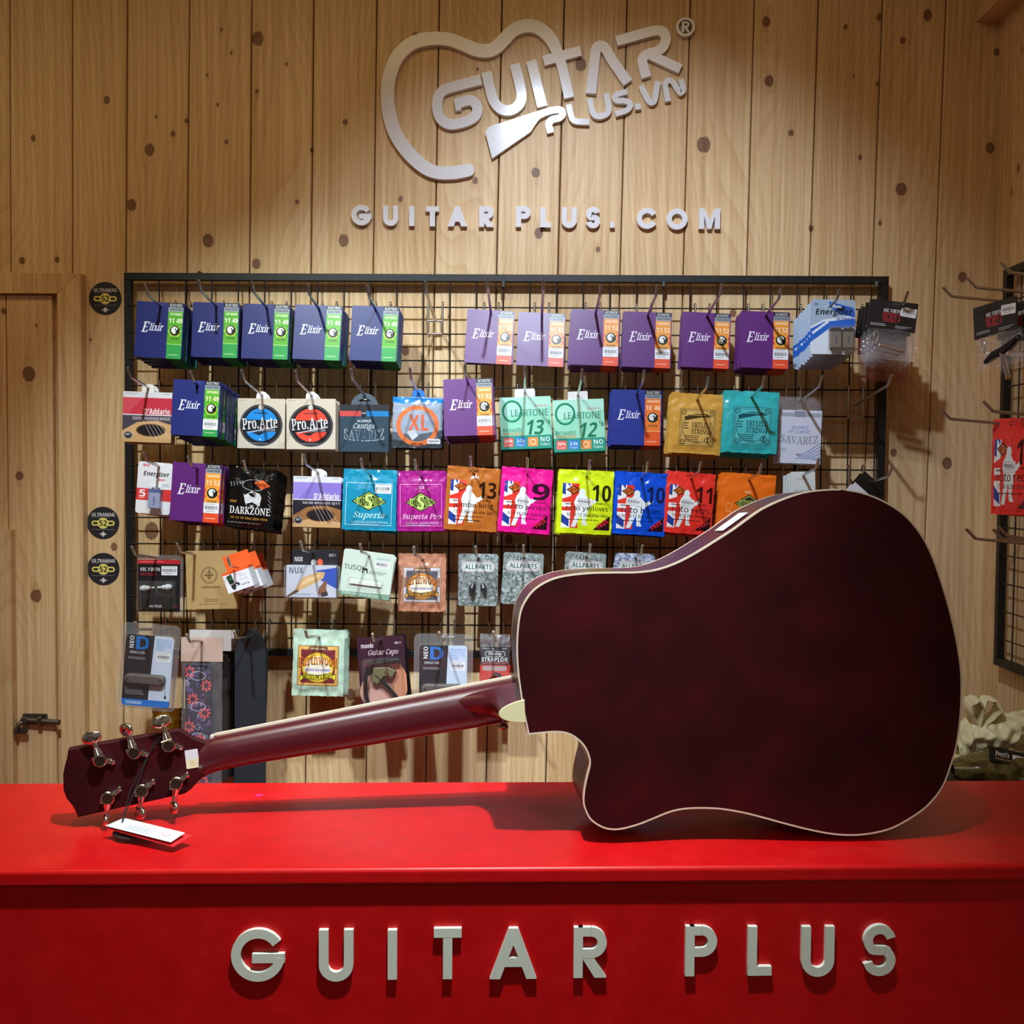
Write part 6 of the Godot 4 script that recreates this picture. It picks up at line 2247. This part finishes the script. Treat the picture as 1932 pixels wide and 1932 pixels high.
		"straplok":
			r = node("strap_lock_pack")
			var c := Canvas.new(100, 160, 2.4, 0x1A191C)
			c.poly([[0, 62], [100, 62], [100, 160], [0, 160]], 0xC83A2C)
			c.greek(6, 4, 28, 4, 1, 0xB8BCC4)
			c.greek(70, 4, 24, 4, 1, 0xB8BCC4)
			c.rrect(16, 14, 68, 20, 9, 0xD8DCE0)
			c.rrect(18, 16, 64, 16, 7, 0x2A2A30)
			c.text("Dunlop", 26, 17, 74, 31, 0xE8ECF0, 2, 0.2)
			c.text("STRAPLOK", 5, 36, 92, 50, 0xE8ECF0)
			c.text("STRAP RETAINER SYSTEM", 6, 52, 92, 58, 0xE87A6A)
			c.rrect(8, 66, 82, 16, 7, 0xB09A98)
			c.poly([[30, 110], [50, 86], [70, 92], [78, 130], [40, 140]], 0x3A1C1C)
			card_part(r, "card", w, h * 0.78, 0.002, c.material(0.35), none, 0.001, Vector2(0, -h * 0.11))
			part("strap_button", tube_mesh([Vector3(0, -h * 0.25, 0.002), Vector3(0, -h * 0.25, 0.012)], 0.007, 12), plain("chrome", Color8(236, 236, 240), 0.12, 1.0), r)
			part("bag", pouch_mesh(w * 1.0, h, 0.004, 0.2, 0.03, 18, false, 2.5), clear("clear_bag", Color(0.95, 0.96, 1.0), 0.05, 0.08), r, Vector3(0, 0, 0.003))
		"strap_bag":
			r = node("strap_bag")
			var c := Canvas.new(100, 58, 2.4, 0xC9AC9E)
			c.poly([[0, 0], [60, 0], [40, 30], [0, 42]], 0xD0B6AA)
			c.ring(58, 42, 8, 7, 1.2, 0xB8B0C0)
			c.line([[52, 12], [56, 30], [60, 42]], 0.8, 0x8A7468)
			c.greek(24, 12, 8, 14, 4, 0xA08878)
			var hh := w * 0.58
			var top := h * 0.5
			card_part(r, "header_card", w, hh, 0.0016, c.material(0.45), hole_slot(0.002, top - 0.011, 0.022, 0.005), 0.0005, Vector2(0, top - hh * 0.5))
			var sh := h - hh - 0.006
			var sw := w * 0.62
			var p := Canvas.new(100, 100 * sh / sw, 2.0, 0x1E1630)
			var rr := RandomNumberGenerator.new()
			rr.seed = 99
			var tall := 100 * sh / sw
			for q in 90:
				var x := rr.randf_range(0, 100)
				var y := rr.randf_range(0, tall)
				var cc: int = [0x8A70C0, 0xC8C4E0, 0x5A58A8, 0xA05AA0][q % 4]
				p.ring(x, y, rr.randf_range(4, 12), rr.randf_range(4, 12), 1.6, cc)
				p.line([[x, y], [x + rr.randf_range(-16, 16), y + rr.randf_range(-16, 16)]], 1.4, cc)
			for q in 9:
				var x: float = [18, 82, 30, 76, 16, 60, 84, 26, 70][q]
				var y := tall * (q + 0.5) / 9.0
				for k in 8:
					var a := TAU * k / 8.0
					p.fill([PackedVector2Array([(Vector2(x, y) + Vector2(cos(a), sin(a)) * 6) * p.s, (Vector2(x, y) + Vector2(cos(a + 0.3), sin(a + 0.3)) * 18) * p.s, (Vector2(x, y) + Vector2(cos(a), sin(a)) * 25) * p.s, (Vector2(x, y) + Vector2(cos(a - 0.3), sin(a - 0.3)) * 18) * p.s])], 0xE8564E)
				p.ring(x, y, 7, 7, 2, 0x2A1430)
			for q in 4:
				p.ring(50, tall * (q + 0.35) / 4.0, 30, 18, 3, 0xB8B4DC)
			part("strap", slab_mesh(rounded(sw, sh, 0.002, Vector2(-w * 0.08, -h * 0.5 + sh * 0.5)), none, -0.004, 0.002, Rect2(-w * 0.08 - sw * 0.5, -h * 0.5, sw, sh), 0.001), p.material(0.6), r)
			part("bag", pouch_mesh(w * 0.98, sh + 0.012, 0.007, 0.01, 0.02, 21, false, 3.0), clear("clear_bag_soft", Color(0.92, 0.93, 0.97), 0.06, 0.08), r, Vector3(0, -h * 0.5 + sh * 0.5, 0.006))
		"strap_bag_back":
			r = node("strap_bag")
			var hh := w * 0.5
			var top := h * 0.5
			card_part(r, "header_card", w, hh, 0.0012, plain("header_white", Color8(214, 206, 206), 0.5), hole_slot(0.002, top - 0.011, 0.022, 0.005), 0.0005, Vector2(0, top - hh * 0.5))
			part("strap", box_mesh(Vector3(w * 0.86, h - hh - 0.006, 0.004), 0.0012, Vector3(0, -hh * 0.5 - 0.003, 0)), plain("strap_dark", Color8(44, 34, 34), 0.6), r)
		"leather_strap":
			r = node("leather_strap")
			var out := PackedVector2Array()
			for k in 17:
				var a := PI * k / 16.0
				out.append(Vector2(cos(a) * w * 0.5 * (0.72 + 0.28 * (1.0 - sin(a))), h * 0.5 - 0.045 + sin(a) * 0.045))
			out.append(Vector2(-w * 0.5, h * 0.5 - 0.12))
			out.append(Vector2(-w * 0.5, -h * 0.5))
			out.append(Vector2(w * 0.5, -h * 0.5))
			out.append(Vector2(w * 0.5, h * 0.5 - 0.12))
			var lm := plain("black_leather", Color8(38, 44, 50), 0.42)
			if not lm.heightmap_enabled:
				lm.uv1_triplanar = true
				lm.uv1_scale = Vector3(14, 14, 14)
				lm.heightmap_enabled = true
				lm.heightmap_texture = noise_relief(4, 0.1)
				lm.heightmap_scale = 0.03
			part("strap", slab_mesh(out, PackedVector2Array([Vector2(-0.0012, h * 0.5 - 0.016), Vector2(0.0015, h * 0.5 - 0.016), Vector2(0.004, h * 0.5 - 0.040), Vector2(0.0015, h * 0.5 - 0.040)]), -0.004, 0.0, Rect2(0, 0, 1, 1), 0.001), lm, r)
			part("stitching", tube_mesh([Vector3(-w * 0.22, h * 0.5 - 0.190, 0.0004), Vector3(w * 0.22, h * 0.5 - 0.189, 0.0004)], 0.0004, 5), plain("thread_grey", Color8(70, 76, 82), 0.7), r)
	protos[key] = r
	return r

# ---------------------------------------------------------------- hooks and what hangs on them
func build_hook(x: float, y_arm: float, row: int, label: String, long := 0.205) -> void:
	if not protos.has("hook"):
		pass
	var steel := plain("hook_steel", Color8(196, 192, 188), 0.26, 0.95)
	var h := thing("display_hook", label, "hook", Vector3(x, grid_rows[row], 0), "steel display hooks on the wall grid")
	var y0: float = y_arm - grid_rows[row]
	var zb := 0.0345
	for s in [-1.0, 1.0]:
		var px: float = s * 0.0135
		part("prong", tube_mesh([Vector3(px, -0.002, zb - 0.010), Vector3(px, 0.006, zb - 0.008), Vector3(px, 0.008, zb - 0.003), Vector3(px, 0.005, zb), Vector3(px, -0.052, zb)], 0.0021, 7), steel, h)
	part("cross_bar", tube_mesh([Vector3(-0.0145, y0, zb), Vector3(0.0145, y0, zb)], 0.0021, 7), steel, h)
	part("bottom_bar", tube_mesh([Vector3(-0.0145, -0.050, zb), Vector3(0.0145, -0.050, zb)], 0.0021, 7), steel, h)
	var rise := 0.135
	var yb := y0 + (long - zb) * rise
	part("arm", tube_mesh([Vector3(0, y0, zb), Vector3(0, yb - 0.0006, long - 0.004), Vector3(0, yb + 0.0014, long + 0.002), Vector3(0, yb + 0.0155, long + 0.0165)], 0.0024, 8), steel, h)

# key, centre px, size px, turn (clockwise), z of the front one, how many, spacing, grid row, hole above the centre (share of the height, sideways m), what it looks like, where
func hang(key: String, cx: float, cy: float, w: float, h: float, turn: float, z: float, n: int, gap: float, row: int, look: String, place: String, category: String, up := 0.5, tilt := 3.0, back_key := "", side := 0.0, hook_long := 0.205) -> void:
	var mm := (EYE.z - z) / 1932.0
	var p := proto(key, w * mm, h * mm)
	var wrld := deg_to_rad(-(turn - 0.43))
	var c := at(cx, cy, z)
	var hole := Vector3(side, h * mm * up - 0.010, 0).rotated(Vector3.BACK, wrld)
	var hx := c.x + hole.x
	var hy := c.y + hole.y
	var y_arm := hy + 0.004 - (z - 0.0345) * 0.135
	if hook_long > 0.0:
		build_hook(hx, y_arm, row, "steel hook holding %s, %s" % [look + ("s" if n > 1 else ""), place], hook_long)
	var zz := z
	for i in n:
		var src := p
		if i > 0 and back_key != "":
			src = proto(back_key, w * mm, h * mm)
		var o := src.duplicate()
		o.name = numbered(str(src.name))
		add_child(o)
		var dz := z - zz
		var wob := 0.0 if i == 0 else rng.randf_range(-2.2, 2.2)
		var b := Basis(Vector3.BACK, wrld + deg_to_rad(wob)) * Basis(Vector3.RIGHT, deg_to_rad(-tilt + (0.0 if i == 0 else rng.randf_range(-0.5, 0.5))))
		var off := Vector3(0.0 if i == 0 else rng.randf_range(-0.0012, 0.0012), -dz * 0.135, 0)
		var hang_at := Vector3(hx, hy, z) + off - Vector3(0, 0, dz)
		# turned about the hole, so that every one hangs on the hook
		var local := Vector3(side, h * mm * up - 0.010, 0)
		o.transform = Transform3D(b, hang_at - b * local)
		tag(o, "%s, %s" % [look, place] if n < 2 else "%s, %s in stack, %s" % [look, ORDER[i], place], category, "" if n < 2 else "%ss, %s" % [look, place])
		zz -= gap
		if zz < 0.046:
			break

const ORDER := ["front one", "second", "third", "fourth", "fifth", "sixth", "seventh", "eighth", "ninth", "tenth", "eleventh", "twelfth", "thirteenth", "fourteenth", "fifteenth"]

func build_products() -> void:
	# top row
	var blue := "dark blue and green string pack"
	hang("elixir_green", 301, 623, 90, 105, 3.4, 0.148, 12, 0.0072, 0, blue, "first hook of top row", "string pack", 0.5, 2.0)
	hang("elixir_green", 407, 623, 89, 104, 1.9, 0.122, 10, 0.0072, 0, blue, "second hook of top row", "string pack", 0.5, 3.0)
	hang("elixir_green", 502, 626, 89, 104, 2.0, 0.122, 10, 0.0072, 0, blue, "third hook of top row", "string pack", 0.5, 4.0)
	hang("elixir_green", 600, 628, 89, 104, 2.3, 0.130, 10, 0.0072, 0, blue, "fourth hook of top row", "string pack", 0.5, 6.5)
	hang("elixir_green", 707, 630, 89, 104, 2.3, 0.130, 10, 0.0072, 0, blue, "fifth hook of top row", "string pack", 0.5, 6.0)
	var er := at(821, 633, 0.0345)
	build_hook(er.x, grid_rows[0] - 0.026, 0, "empty steel hook in the top row between blue and purple packs")
	var pur := "purple and orange string pack"
	hang("elixir_purple", 924, 637, 89, 104, 3.0, 0.060, 2, 0.0072, 0, pur, "seventh hook of top row", "string pack", 0.5, 11.0)
	hang("elixir_purple", 1020.5, 642, 89, 104, 2.5, 0.054, 1, 0.0072, 0, pur, "alone in top row", "string pack", 0.5, 11.5)
	hang("elixir_purple", 1122, 638, 89, 104, 2.2, 0.105, 8, 0.0072, 0, pur, "ninth hook of top row", "string pack", 0.5, 9.0)
	hang("elixir_purple", 1220, 642, 90, 104, 2.3, 0.092, 6, 0.0072, 0, pur, "tenth hook of top row", "string pack", 0.5, 8.0)
	hang("elixir_purple", 1331, 643, 92, 105, 3.0, 0.080, 4, 0.0072, 0, pur, "eleventh hook of top row", "string pack", 0.5, 8.0)
	hang("elixir_purple", 1442, 642, 92, 105, 2.3, 0.112, 8, 0.0072, 0, pur, "beside the batteries", "string pack", 0.5, 6.0)
	hang("energizer_two", 1571, 617, 83, 102, 1.0, 0.188, 7, 0.0185, 0, "blue and silver two battery blister card", "end of top row", "battery pack", 0.5, 2.0, "energizer_back")
	hang("vickey", 1684, 596, 90, 55, 6.5, 0.190, 4, 0.0210, 0, "black header bag with a drum key", "at the frame corner", "accessory bag", 0.5, 1.0, "", 0.012)
	hang("vickey_red", 1668, 640, 84, 52, 2.0, 0.088, 2, 0.0150, 0, "dark red header bag", "behind the drum key bags", "accessory bag", 0.5, 1.0, "", 0.0, 0.0)
	# second row
	hang("daddario_red", 278, 787, 93, 95, 2.0, 0.130, 3, 0.012, 3, "red string pack with soundhole picture", "start of second row", "string pack", 0.66, 1.0)
	hang("elixir_green_sticker", 370, 770, 90, 105, 3.3, 0.186, 14, 0.0085, 3, "blue and green string pack with price sticker", "second row", "string pack", 0.5, 2.0)
	hang("pro_arte_blue", 493, 799, 90, 94, 1.0, 0.092, 3, 0.012, 3, "beige string pack with black and blue disc", "second row", "string pack", 0.65, 1.0)
	hang("pro_arte_red", 587, 800, 93, 95, 0.3, 0.096, 4, 0.011, 3, "beige string pack with black and red disc", "second row", "string pack", 0.65, 1.0)
	hang("savarez_dark", 687, 808, 92, 89, 0.4, 0.080, 2, 0.012, 3, "slate blue string pack with silver lettering", "second row", "string pack", 0.78, 1.0)
	hang("xl", 788, 797, 94, 96, 1.0, 0.092, 3, 0.012, 3, "grey pouch with orange ring and big letters", "second row", "string pack", 0.65, 2.0)
	hang("elixir_purple", 884, 769, 91, 105, -1.5, 0.140, 12, 0.0072, 3, pur, "middle of second row", "string pack", 0.5, 9.0)
	hang("cleartone_13", 992, 798, 96, 98, -2.0, 0.085, 3, 0.012, 3, "mint green string pack with number thirteen", "second row", "string pack", 0.66, 3.0)
	hang("cleartone_12", 1092, 803, 96, 98, -2.0, 0.085, 3, 0.012, 3, "mint green string pack with number twelve", "second row", "string pack", 0.66, 3.0)
	hang("elixir_orange", 1200, 788, 95, 104, 1.5, 0.105, 8, 0.0072, 3, "royal blue and orange string pack", "second row", "string pack", 0.5, 4.0)
	hang("uke_gold", 1313, 799, 98, 113, 3.5, 0.115, 4, 0.014, 3, "gold foil ukulele string pouch", "second row", "string pack", 0.47, 2.0)
	hang("uke_teal", 1416, 796, 104, 116, 2.6, 0.125, 5, 0.014, 3, "turquoise foil ukulele string pouch", "second row", "string pack", 0.47, 3.0)
	hang("savarez_white", 1509, 812, 82, 126, 2.0, 0.090, 2, 0.014, 3, "white and blue string pack in a clear bag", "second row", "string pack", 0.5, 1.0)
	var e2 := at(1614, 765, 0.0345)
	build_hook(e2.x, e2.y, 3, "empty steel hook in the second row beside the frame post")
	# third row
	hang("energizer_one", 291, 921, 66, 98, 4.5, 0.150, 4, 0.021, 6, "white and red single battery blister card", "third row", "battery pack", 0.5, 1.0, "", 0.006)
	hang("elixir_purple", 370, 929, 90, 105, 3.8, 0.172, 12, 0.0085, 6, pur, "second hook of third row", "string pack", 0.5, 1.0)
	hang("darkzone", 473, 940, 92, 115, 5.0, 0.165, 7, 0.0125, 6, "glossy black string pouch with a bearded face", "third row", "string pack", 0.47, 1.0)
	hang("daddario_purple", 598, 947, 91, 96, 1.6, 0.105, 3, 0.012, 6, "lilac string pack with guitar picture", "third row", "string pack", 0.66, 1.0)
	hang("superia", 697, 943, 102, 115, 2.0, 0.120, 5, 0.012, 6, "sky blue foil string pouch with green diamond", "third row", "string pack", 0.47, 3.0)
	hang("superia_pro", 795, 945, 92, 114, 0.0, 0.115, 3, 0.012, 6, "magenta foil string pouch with green diamond", "third row", "string pack", 0.47, 3.0)
	hang("jumbo", 890, 941, 99, 120, 4.0, 0.125, 5, 0.012, 6, "brown foil string pouch numbered 13", "third row", "string pack", 0.47, 3.0)
	hang("pinks", 991, 944, 97, 122, 4.5, 0.130, 6, 0.012, 6, "hot pink foil string pouch numbered 9", "third row", "string pack", 0.47, 3.0)
	hang("yellows", 1104, 947, 104, 120, 3.0, 0.130, 5, 0.012, 6, "lemon yellow foil string pouch numbered 10", "third row", "string pack", 0.47, 3.0)
	hang("blues", 1207, 950, 100, 118, 3.5, 0.125, 4, 0.012, 6, "bright blue foil string pouch numbered 10", "third row", "string pack", 0.47, 3.0)
	hang("reds", 1300, 949, 92, 116, 5.0, 0.125, 5, 0.012, 6, "red foil string pouch numbered 11", "third row", "string pack", 0.47, 3.0)
	hang("orange", 1410, 953, 102, 118, 4.0, 0.130, 4, 0.012, 6, "orange foil string pouch with green diamond", "third row", "string pack", 0.47, 2.0)
	hang("white_card", 1515, 936, 46, 92, -1.0, 0.125, 4, 0.018, 6, "narrow white accessory card", "third row", "accessory card", 0.5, 1.0)
	hang("black_white_card", 1628, 932, 52, 68, 42.0, 0.120, 2, 0.02, 6, "black and white accessory card hanging askew", "end of third row", "accessory card", 0.5, 1.0)
	# fourth row
	hang("ear_plugs", 300, 1105, 80, 99, 0.6, 0.110, 1, 0.022, 9, "black and red blister card with ear plugs", "fourth row", "ear plugs", 0.6, 1.0, "", -0.006)
	hang("kraft", 400, 1094, 98, 111, -1.0, 0.130, 4, 0.010, 9, "brown paper string envelope", "fourth row", "string pack", 0.5, 1.0, "", -0.030)
	hang("tuner_box", 449, 1094, 52, 39, -19.0, 0.215, 3, 0.052, 9, "white and orange tuner box", "fourth row", "tuner box", 0.85, 0.0, "", 0.0, 0.235)
	hang("shoe_brush", 590, 1081, 94, 90, 0.6, 0.120, 2, 0.024, 9, "clear box card with a pickup and wooden picture", "fourth row", "accessory pack", 0.5, 1.0)
	hang("saddle", 692, 1084, 97, 88, 7.5, 0.122, 3, 0.012, 9, "pale green card with a white saddle", "fourth row", "accessory card", 0.5, 1.0)
	hang("earth_copper", 796, 1099, 90, 110, 0.6, 0.085, 2, 0.014, 9, "copper foil string pouch with sunrise label", "fourth row", "string pack", 0.47, 3.0)
	hang("allparts_knob", 902, 1094, 75, 99, 0.4, 0.125, 3, 0.022, 9, "grey marbled card with two black tips", "fourth row", "parts card", 0.5, 1.0)
	hang("allparts_plain", 986, 1092, 76, 98, 2.8, 0.115, 4, 0.016, 9, "grey marbled card", "beside the guitar shoulder", "parts card", 0.5, 1.0)
	hang("allparts_plain", 1103, 1091, 76, 98, 4.0, 0.110, 3, 0.016, 9, "grey marbled card", "above the guitar waist", "parts card", 0.5, 1.0)
	hang("allparts_blue", 1197, 1093, 74, 98, 2.0, 0.110, 3, 0.016, 9, "bluish marbled card", "above the guitar waist", "parts card", 0.5, 1.0)
	# lowest row
	hang("neo_d", 279, 1266, 92, 136, 4.6, 0.150, 1, 0.03, 12, "black white and blue pickup blister card", "above the guitar head", "pickup pack", 0.64, 1.0)
	hang("strap_bag", 381, 1344, 80, 288, 0.6, 0.140, 1, 0.02, 12, "flowery guitar strap in a clear bag with pink header", "lowest row", "strap", 0.5, 1.0)
	hang("strap_bag_back", 397, 1330, 80, 288, 0.6, 0.110, 4, 0.016, 12, "dark guitar strap bag with white header", "behind the flowery strap", "strap", 0.5, 1.0, "", 0.0, 0.0)
	hang("leather_strap", 472, 1338, 60, 308, 0.5, 0.120, 2, 0.02, 12, "long black leather guitar strap", "lowest row", "strap", 0.47, 0.5)
	hang("earth_mint", 600, 1251, 98, 126, 1.6, 0.110, 4, 0.016, 12, "mint foil string pouch with sunrise label", "lowest row", "string pack", 0.46, 3.0)
	hang("capo", 722, 1270, 90, 140, -3.6, 0.125, 2, 0.024, 12, "dark guitar capo blister card", "lowest row", "capo", 0.5, 1.0, "capo_back")
	hang("neo_d", 836, 1284, 92, 136, 0.8, 0.125, 1, 0.02, 12, "black white and blue pickup blister card", "above the guitar neck", "pickup pack", 0.64, 1.0)
	hang("straplok", 934, 1252, 57, 112, 0.5, 0.110, 2, 0.018, 12, "bagged strap lock card", "beside the guitar heel", "strap lock", 0.5, 1.0)
	# a yellow wrapped pack low on the wall behind the guitar head
	var yp := at(312, 1372, 0.06)
	var yk := proto("yellow_pack", 0.0, 0.0)
	if yk == null:
		var c := Canvas.new(100, 140, 1.6, 0xB8942A)
		c.rect(78, 0, 12, 140, 0x2A2418)
		for q in 8:
			c.rect(80, 6 + q * 17, 8, 9, 0xB8942A)
		c.greek(10, 20, 50, 40, 6, 0x7A6018)
		solo("yellow_pack", pouch_mesh(0.068, 0.10, 0.006, 0.1, 0.06, 44, false, 1.5), c.material(0.3), "yellow wrapped pack low on the wall behind the guitar head", "accessory pack", Vector3(yp.x, yp.y - 0.02, 0.04))

# ---------------------------------------------------------------- things in the right corner
func build_corner_things() -> void:
	# bag with a drum key on the side wall hooks: faces the room
	var turn := Basis(Vector3.UP, deg_to_rad(-68))
	var p := proto("vickey", 0.09, 0.055)
	var x := RIGHT_X - 0.165
	var a := at_x(1870, 603, x)
	for i in 3:
		var o := p.duplicate()
		o.name = numbered("drum_key_bag")
		add_child(o)
		o.transform = Transform3D(turn * Basis(Vector3.BACK, deg_to_rad(5.0)), a + Vector3(0.034 * i, -0.001 * i, 0.012 + 0.004 * i))
		tag(o, "black header bag with drum key on the side wall, %s" % ORDER[i], "accessory bag", "drum key bags on the side wall")
		if i == 0:
			var k := Maker.new()
			k.lathe(Vector3(0.012, -0.055, 0.002), Vector3(0.24, -1, 0).normalized(), [Vector2(0, 0), Vector2(0.0042, 0), Vector2(0.0042, 0.04), Vector2(0.003, 0.042), Vector2(0, 0.042)], 12)
			part("drum_key_shaft", k.done(), plain("chrome", Color8(236, 236, 240), 0.12, 1.0), o)
			part("drum_key_handle", slab_mesh(PackedVector2Array([Vector2(-0.022, -0.062), Vector2(-0.02, -0.066), Vector2(0.0, -0.060), Vector2(0.02, -0.058), Vector2(0.046, -0.040), Vector2(0.044, -0.034), Vector2(0.012, -0.046), Vector2(-0.006, -0.050)]), PackedVector2Array(), -0.003, 0.006, Rect2(0, 0, 1, 1), 0.002), plain("black_plastic", Color8(18, 18, 20), 0.3), o)
	# red pouches on the second row of the side wall
	var rp := proto("reds", 0.08, 0.10)
	var b := at_x(1908, 880, RIGHT_X - 0.115)
	for i in 3:
		var o := rp.duplicate()
		o.name = numbered("string_pack")
		add_child(o)
		o.transform = Transform3D(Basis(Vector3.UP, deg_to_rad(-66 - 2 * i)).scaled_local(Vector3(0.92, 1.38, 1)), b + Vector3(0.020 * i, -0.002 * i, 0.006 * i))
		tag(o, "red foil string pouch on the side wall, %s" % ORDER[i], "string pack", "red pouches on the side wall")
	# low cabinet behind the counter in the corner
	var top := COUNTER_TOP - 0.072
	var cab := thing("low_cabinet", "dark low cabinet behind the counter in the corner", "cabinet", Vector3(0.645, 0, 0.20))
	var dk := plain("cabinet_dark", Color8(30, 26, 24), 0.7)
	part("body", box_mesh(Vector3(0.40, top - 0.02, 0.36), 0.002, Vector3(0, (top - 0.02) * 0.5, 0)), dk, cab)
	part("top", box_mesh(Vector3(0.42, 0.02, 0.38), 0.002, Vector3(0, top - 0.01, 0)), dk, cab)
	# olive wrapped bundle with a black label
	var o1 := at(1866, 1448, 0.335)
	var n := FastNoiseLite.new()
	n.seed = 61
	n.frequency = 14.0
	n.fractal_octaves = 3
	var olive := StandardMaterial3D.new()
	olive.resource_name = "olive_wrap"
	var nt := NoiseTexture2D.new()
	var nn := FastNoiseLite.new()
	nn.seed = 8
	nn.frequency = 0.02
	nt.noise = nn
	nt.seamless = true
	nt.width = 256
	nt.height = 256
	var g := Gradient.new()
	g.offsets = PackedFloat32Array([0.0, 0.42, 0.55, 0.75, 1.0])
	g.colors = PackedColorArray([Color8(40, 34, 18), Color8(78, 70, 34), Color8(112, 104, 58), Color8(90, 84, 44), Color8(176, 168, 120)])
	nt.color_ramp = g
	olive.albedo_texture = nt
	olive.uv1_triplanar = true
	olive.uv1_scale = Vector3(9, 9, 9)
	olive.roughness = 0.22
	var t := thing("strap_bundle", "olive patterned bundle in clear wrap with a black label", "bundle", Vector3(o1.x, top, o1.z))
	var rows := []
	for i in 13:
		var u := float(i) / 12.0
		var line := PackedVector3Array()
		for j in 20:
			var an := TAU * j / 20.0
			var ry := 0.027 * pow(sin(PI * clampf(u, 0.03, 0.97)), 0.35)
			var q := Vector3(lerpf(-0.060, 0.10, u), 0.028 + sin(an) * ry, cos(an) * ry * 1.5)
			q += Vector3(0, n.get_noise_3dv(q), n.get_noise_3dv(q + Vector3(5, 1, 2))) * 0.008
			q.y = maxf(q.y, 0.001)
			line.append(q)
		rows.append(line)
	var bk := Maker.new()
	bk.skin(rows, true)
	part("wrap", bk.done(), olive, t)
	var cl := Canvas.new(100, 45, 2.2, 0x1A1714)
	cl.text("Perri's", 14, 10, 50, 26, 0xE4E0DC, 2, 0.2)
	cl.rect(56, 12, 36, 16, 0xD8D4D0)
	cl.greek(14, 32, 70, 6, 2, 0xC89A60)
	var lab := part("label", slab_mesh(rounded(0.062, 0.028, 0.001), PackedVector2Array(), 0.0, 0.0006, Rect2(-0.031, -0.014, 0.062, 0.028)), cl.material(0.4), t, Vector3(0.022, 0.052, 0.022))
	lab.rotation_degrees = Vector3(-50, 0, -16)
	# a small grey ring-shaped lid beside it
	var lid := at(1931, 1462, 0.36)
	var lk := Maker.new()
	lk.lathe(Vector3.ZERO, Vector3(0, 0.9, 0.43).normalized(), [Vector2(0.016, 0.0), Vector2(0.020, 0.002), Vector2(0.020, 0.009), Vector2(0.016, 0.011), Vector2(0.0145, 0.008), Vector2(0.016, 0.0)], 24)
	solo("rubber_ring", lk.done(), plain("grey_rubber", Color8(84, 80, 78), 0.5), "small grey rubber ring beside the olive bundle", "ring", Vector3(lid.x, lid.y - 0.004, lid.z))
	# cream plastic bag, crumpled, on top of the bundle
	var cream := StandardMaterial3D.new()
	cream.resource_name = "cream_plastic_film"
	cream.albedo_color = Color8(238, 230, 184)
	cream.roughness = 0.4
	cream.backlight_enabled = true
	cream.backlight = Color(0.35, 0.33, 0.22)
	var zb := 0.20
	var bag := thing("plastic_bag", "crumpled cream plastic bag with tied handles in the corner", "plastic bag", Vector3.ZERO)
	n.seed = 91
	n.frequency = 9.0
	var upper := [[1797, 1400], [1806, 1378], [1822, 1362], [1840, 1356], [1860, 1352], [1880, 1346], [1902, 1350], [1932, 1346], [1960, 1340], [1990, 1352], [2010, 1378]]
	var lower := [[1797, 1430], [1806, 1428], [1822, 1423], [1840, 1419], [1860, 1416], [1880, 1411], [1902, 1406], [1932, 1398], [1960, 1392], [1990, 1392], [2010, 1396]]
	var brows := []
	for i in range(0, upper.size() * 6 - 5):
		var f := i / 6.0
		var i0 := mini(int(f), upper.size() - 2)
		var ft := f - i0
		var pu := at(lerpf(upper[i0][0], upper[i0 + 1][0], ft), lerpf(upper[i0][1], upper[i0 + 1][1], ft), zb)
		var pl := at(lerpf(lower[i0][0], lower[i0 + 1][0], ft), lerpf(lower[i0][1], lower[i0 + 1][1], ft), zb)
		var line := PackedVector3Array()
		for j in 56:
			var an := TAU * j / 56.0
			var m := (pu + pl) * 0.5
			var hh := (pu.y - pl.y) * 0.5
			var q := m + Vector3(0, sin(an) * hh, cos(an) * maxf(0.02, hh) * 1.25)
			var cr := 1.0 - absf(n.get_noise_3dv(q * 1.6)) * 2.0
			var cr2 := 1.0 - absf(n.get_noise_3dv(q * 3.3 + Vector3(3, 3, 3))) * 2.0
			q += Vector3(0, sin(an) * 0.5, cos(an)) * (cr * 0.014 + cr2 * 0.007 - 0.010)
			line.append(q)
		brows.append(line)
	var pk := Maker.new()
	pk.skin(brows, true)
	part("bag_body", pk.done(), cream, bag)
	# tied handles: two flattened loops standing up
	for q in [[[1842, 1365, 1828, 1345, 1826, 1325, 1838, 1316, 1848, 1328, 1846, 1350, 1844, 1366], 0.030], [[1846, 1366, 1850, 1340, 1858, 1318, 1872, 1318, 1884, 1334, 1872, 1350, 1850, 1366], 0.024]]:
		var hr := []
		var arr: Array = q[0]
		for i in range(0, arr.size(), 2):
			var c0 := at(arr[i], arr[i + 1], zb + 0.012)
			var line := PackedVector3Array()
			for j in 8:
				var an := TAU * j / 8.0
				var ww: float = q[1] * (0.35 + 0.4 * sin(PI * i / (arr.size() - 1.0)))
				line.append(c0 + Vector3(cos(an) * 0.003, cos(an + 0.6) * 0.003, sin(an) * ww) + Vector3(0, 0, n.get_noise_3dv(c0 * 4.0) * 0.01))
			hr.append(line)
		var hk := Maker.new()
		hk.skin(hr, true)
		part("handle_loop", hk.done(), cream, bag)
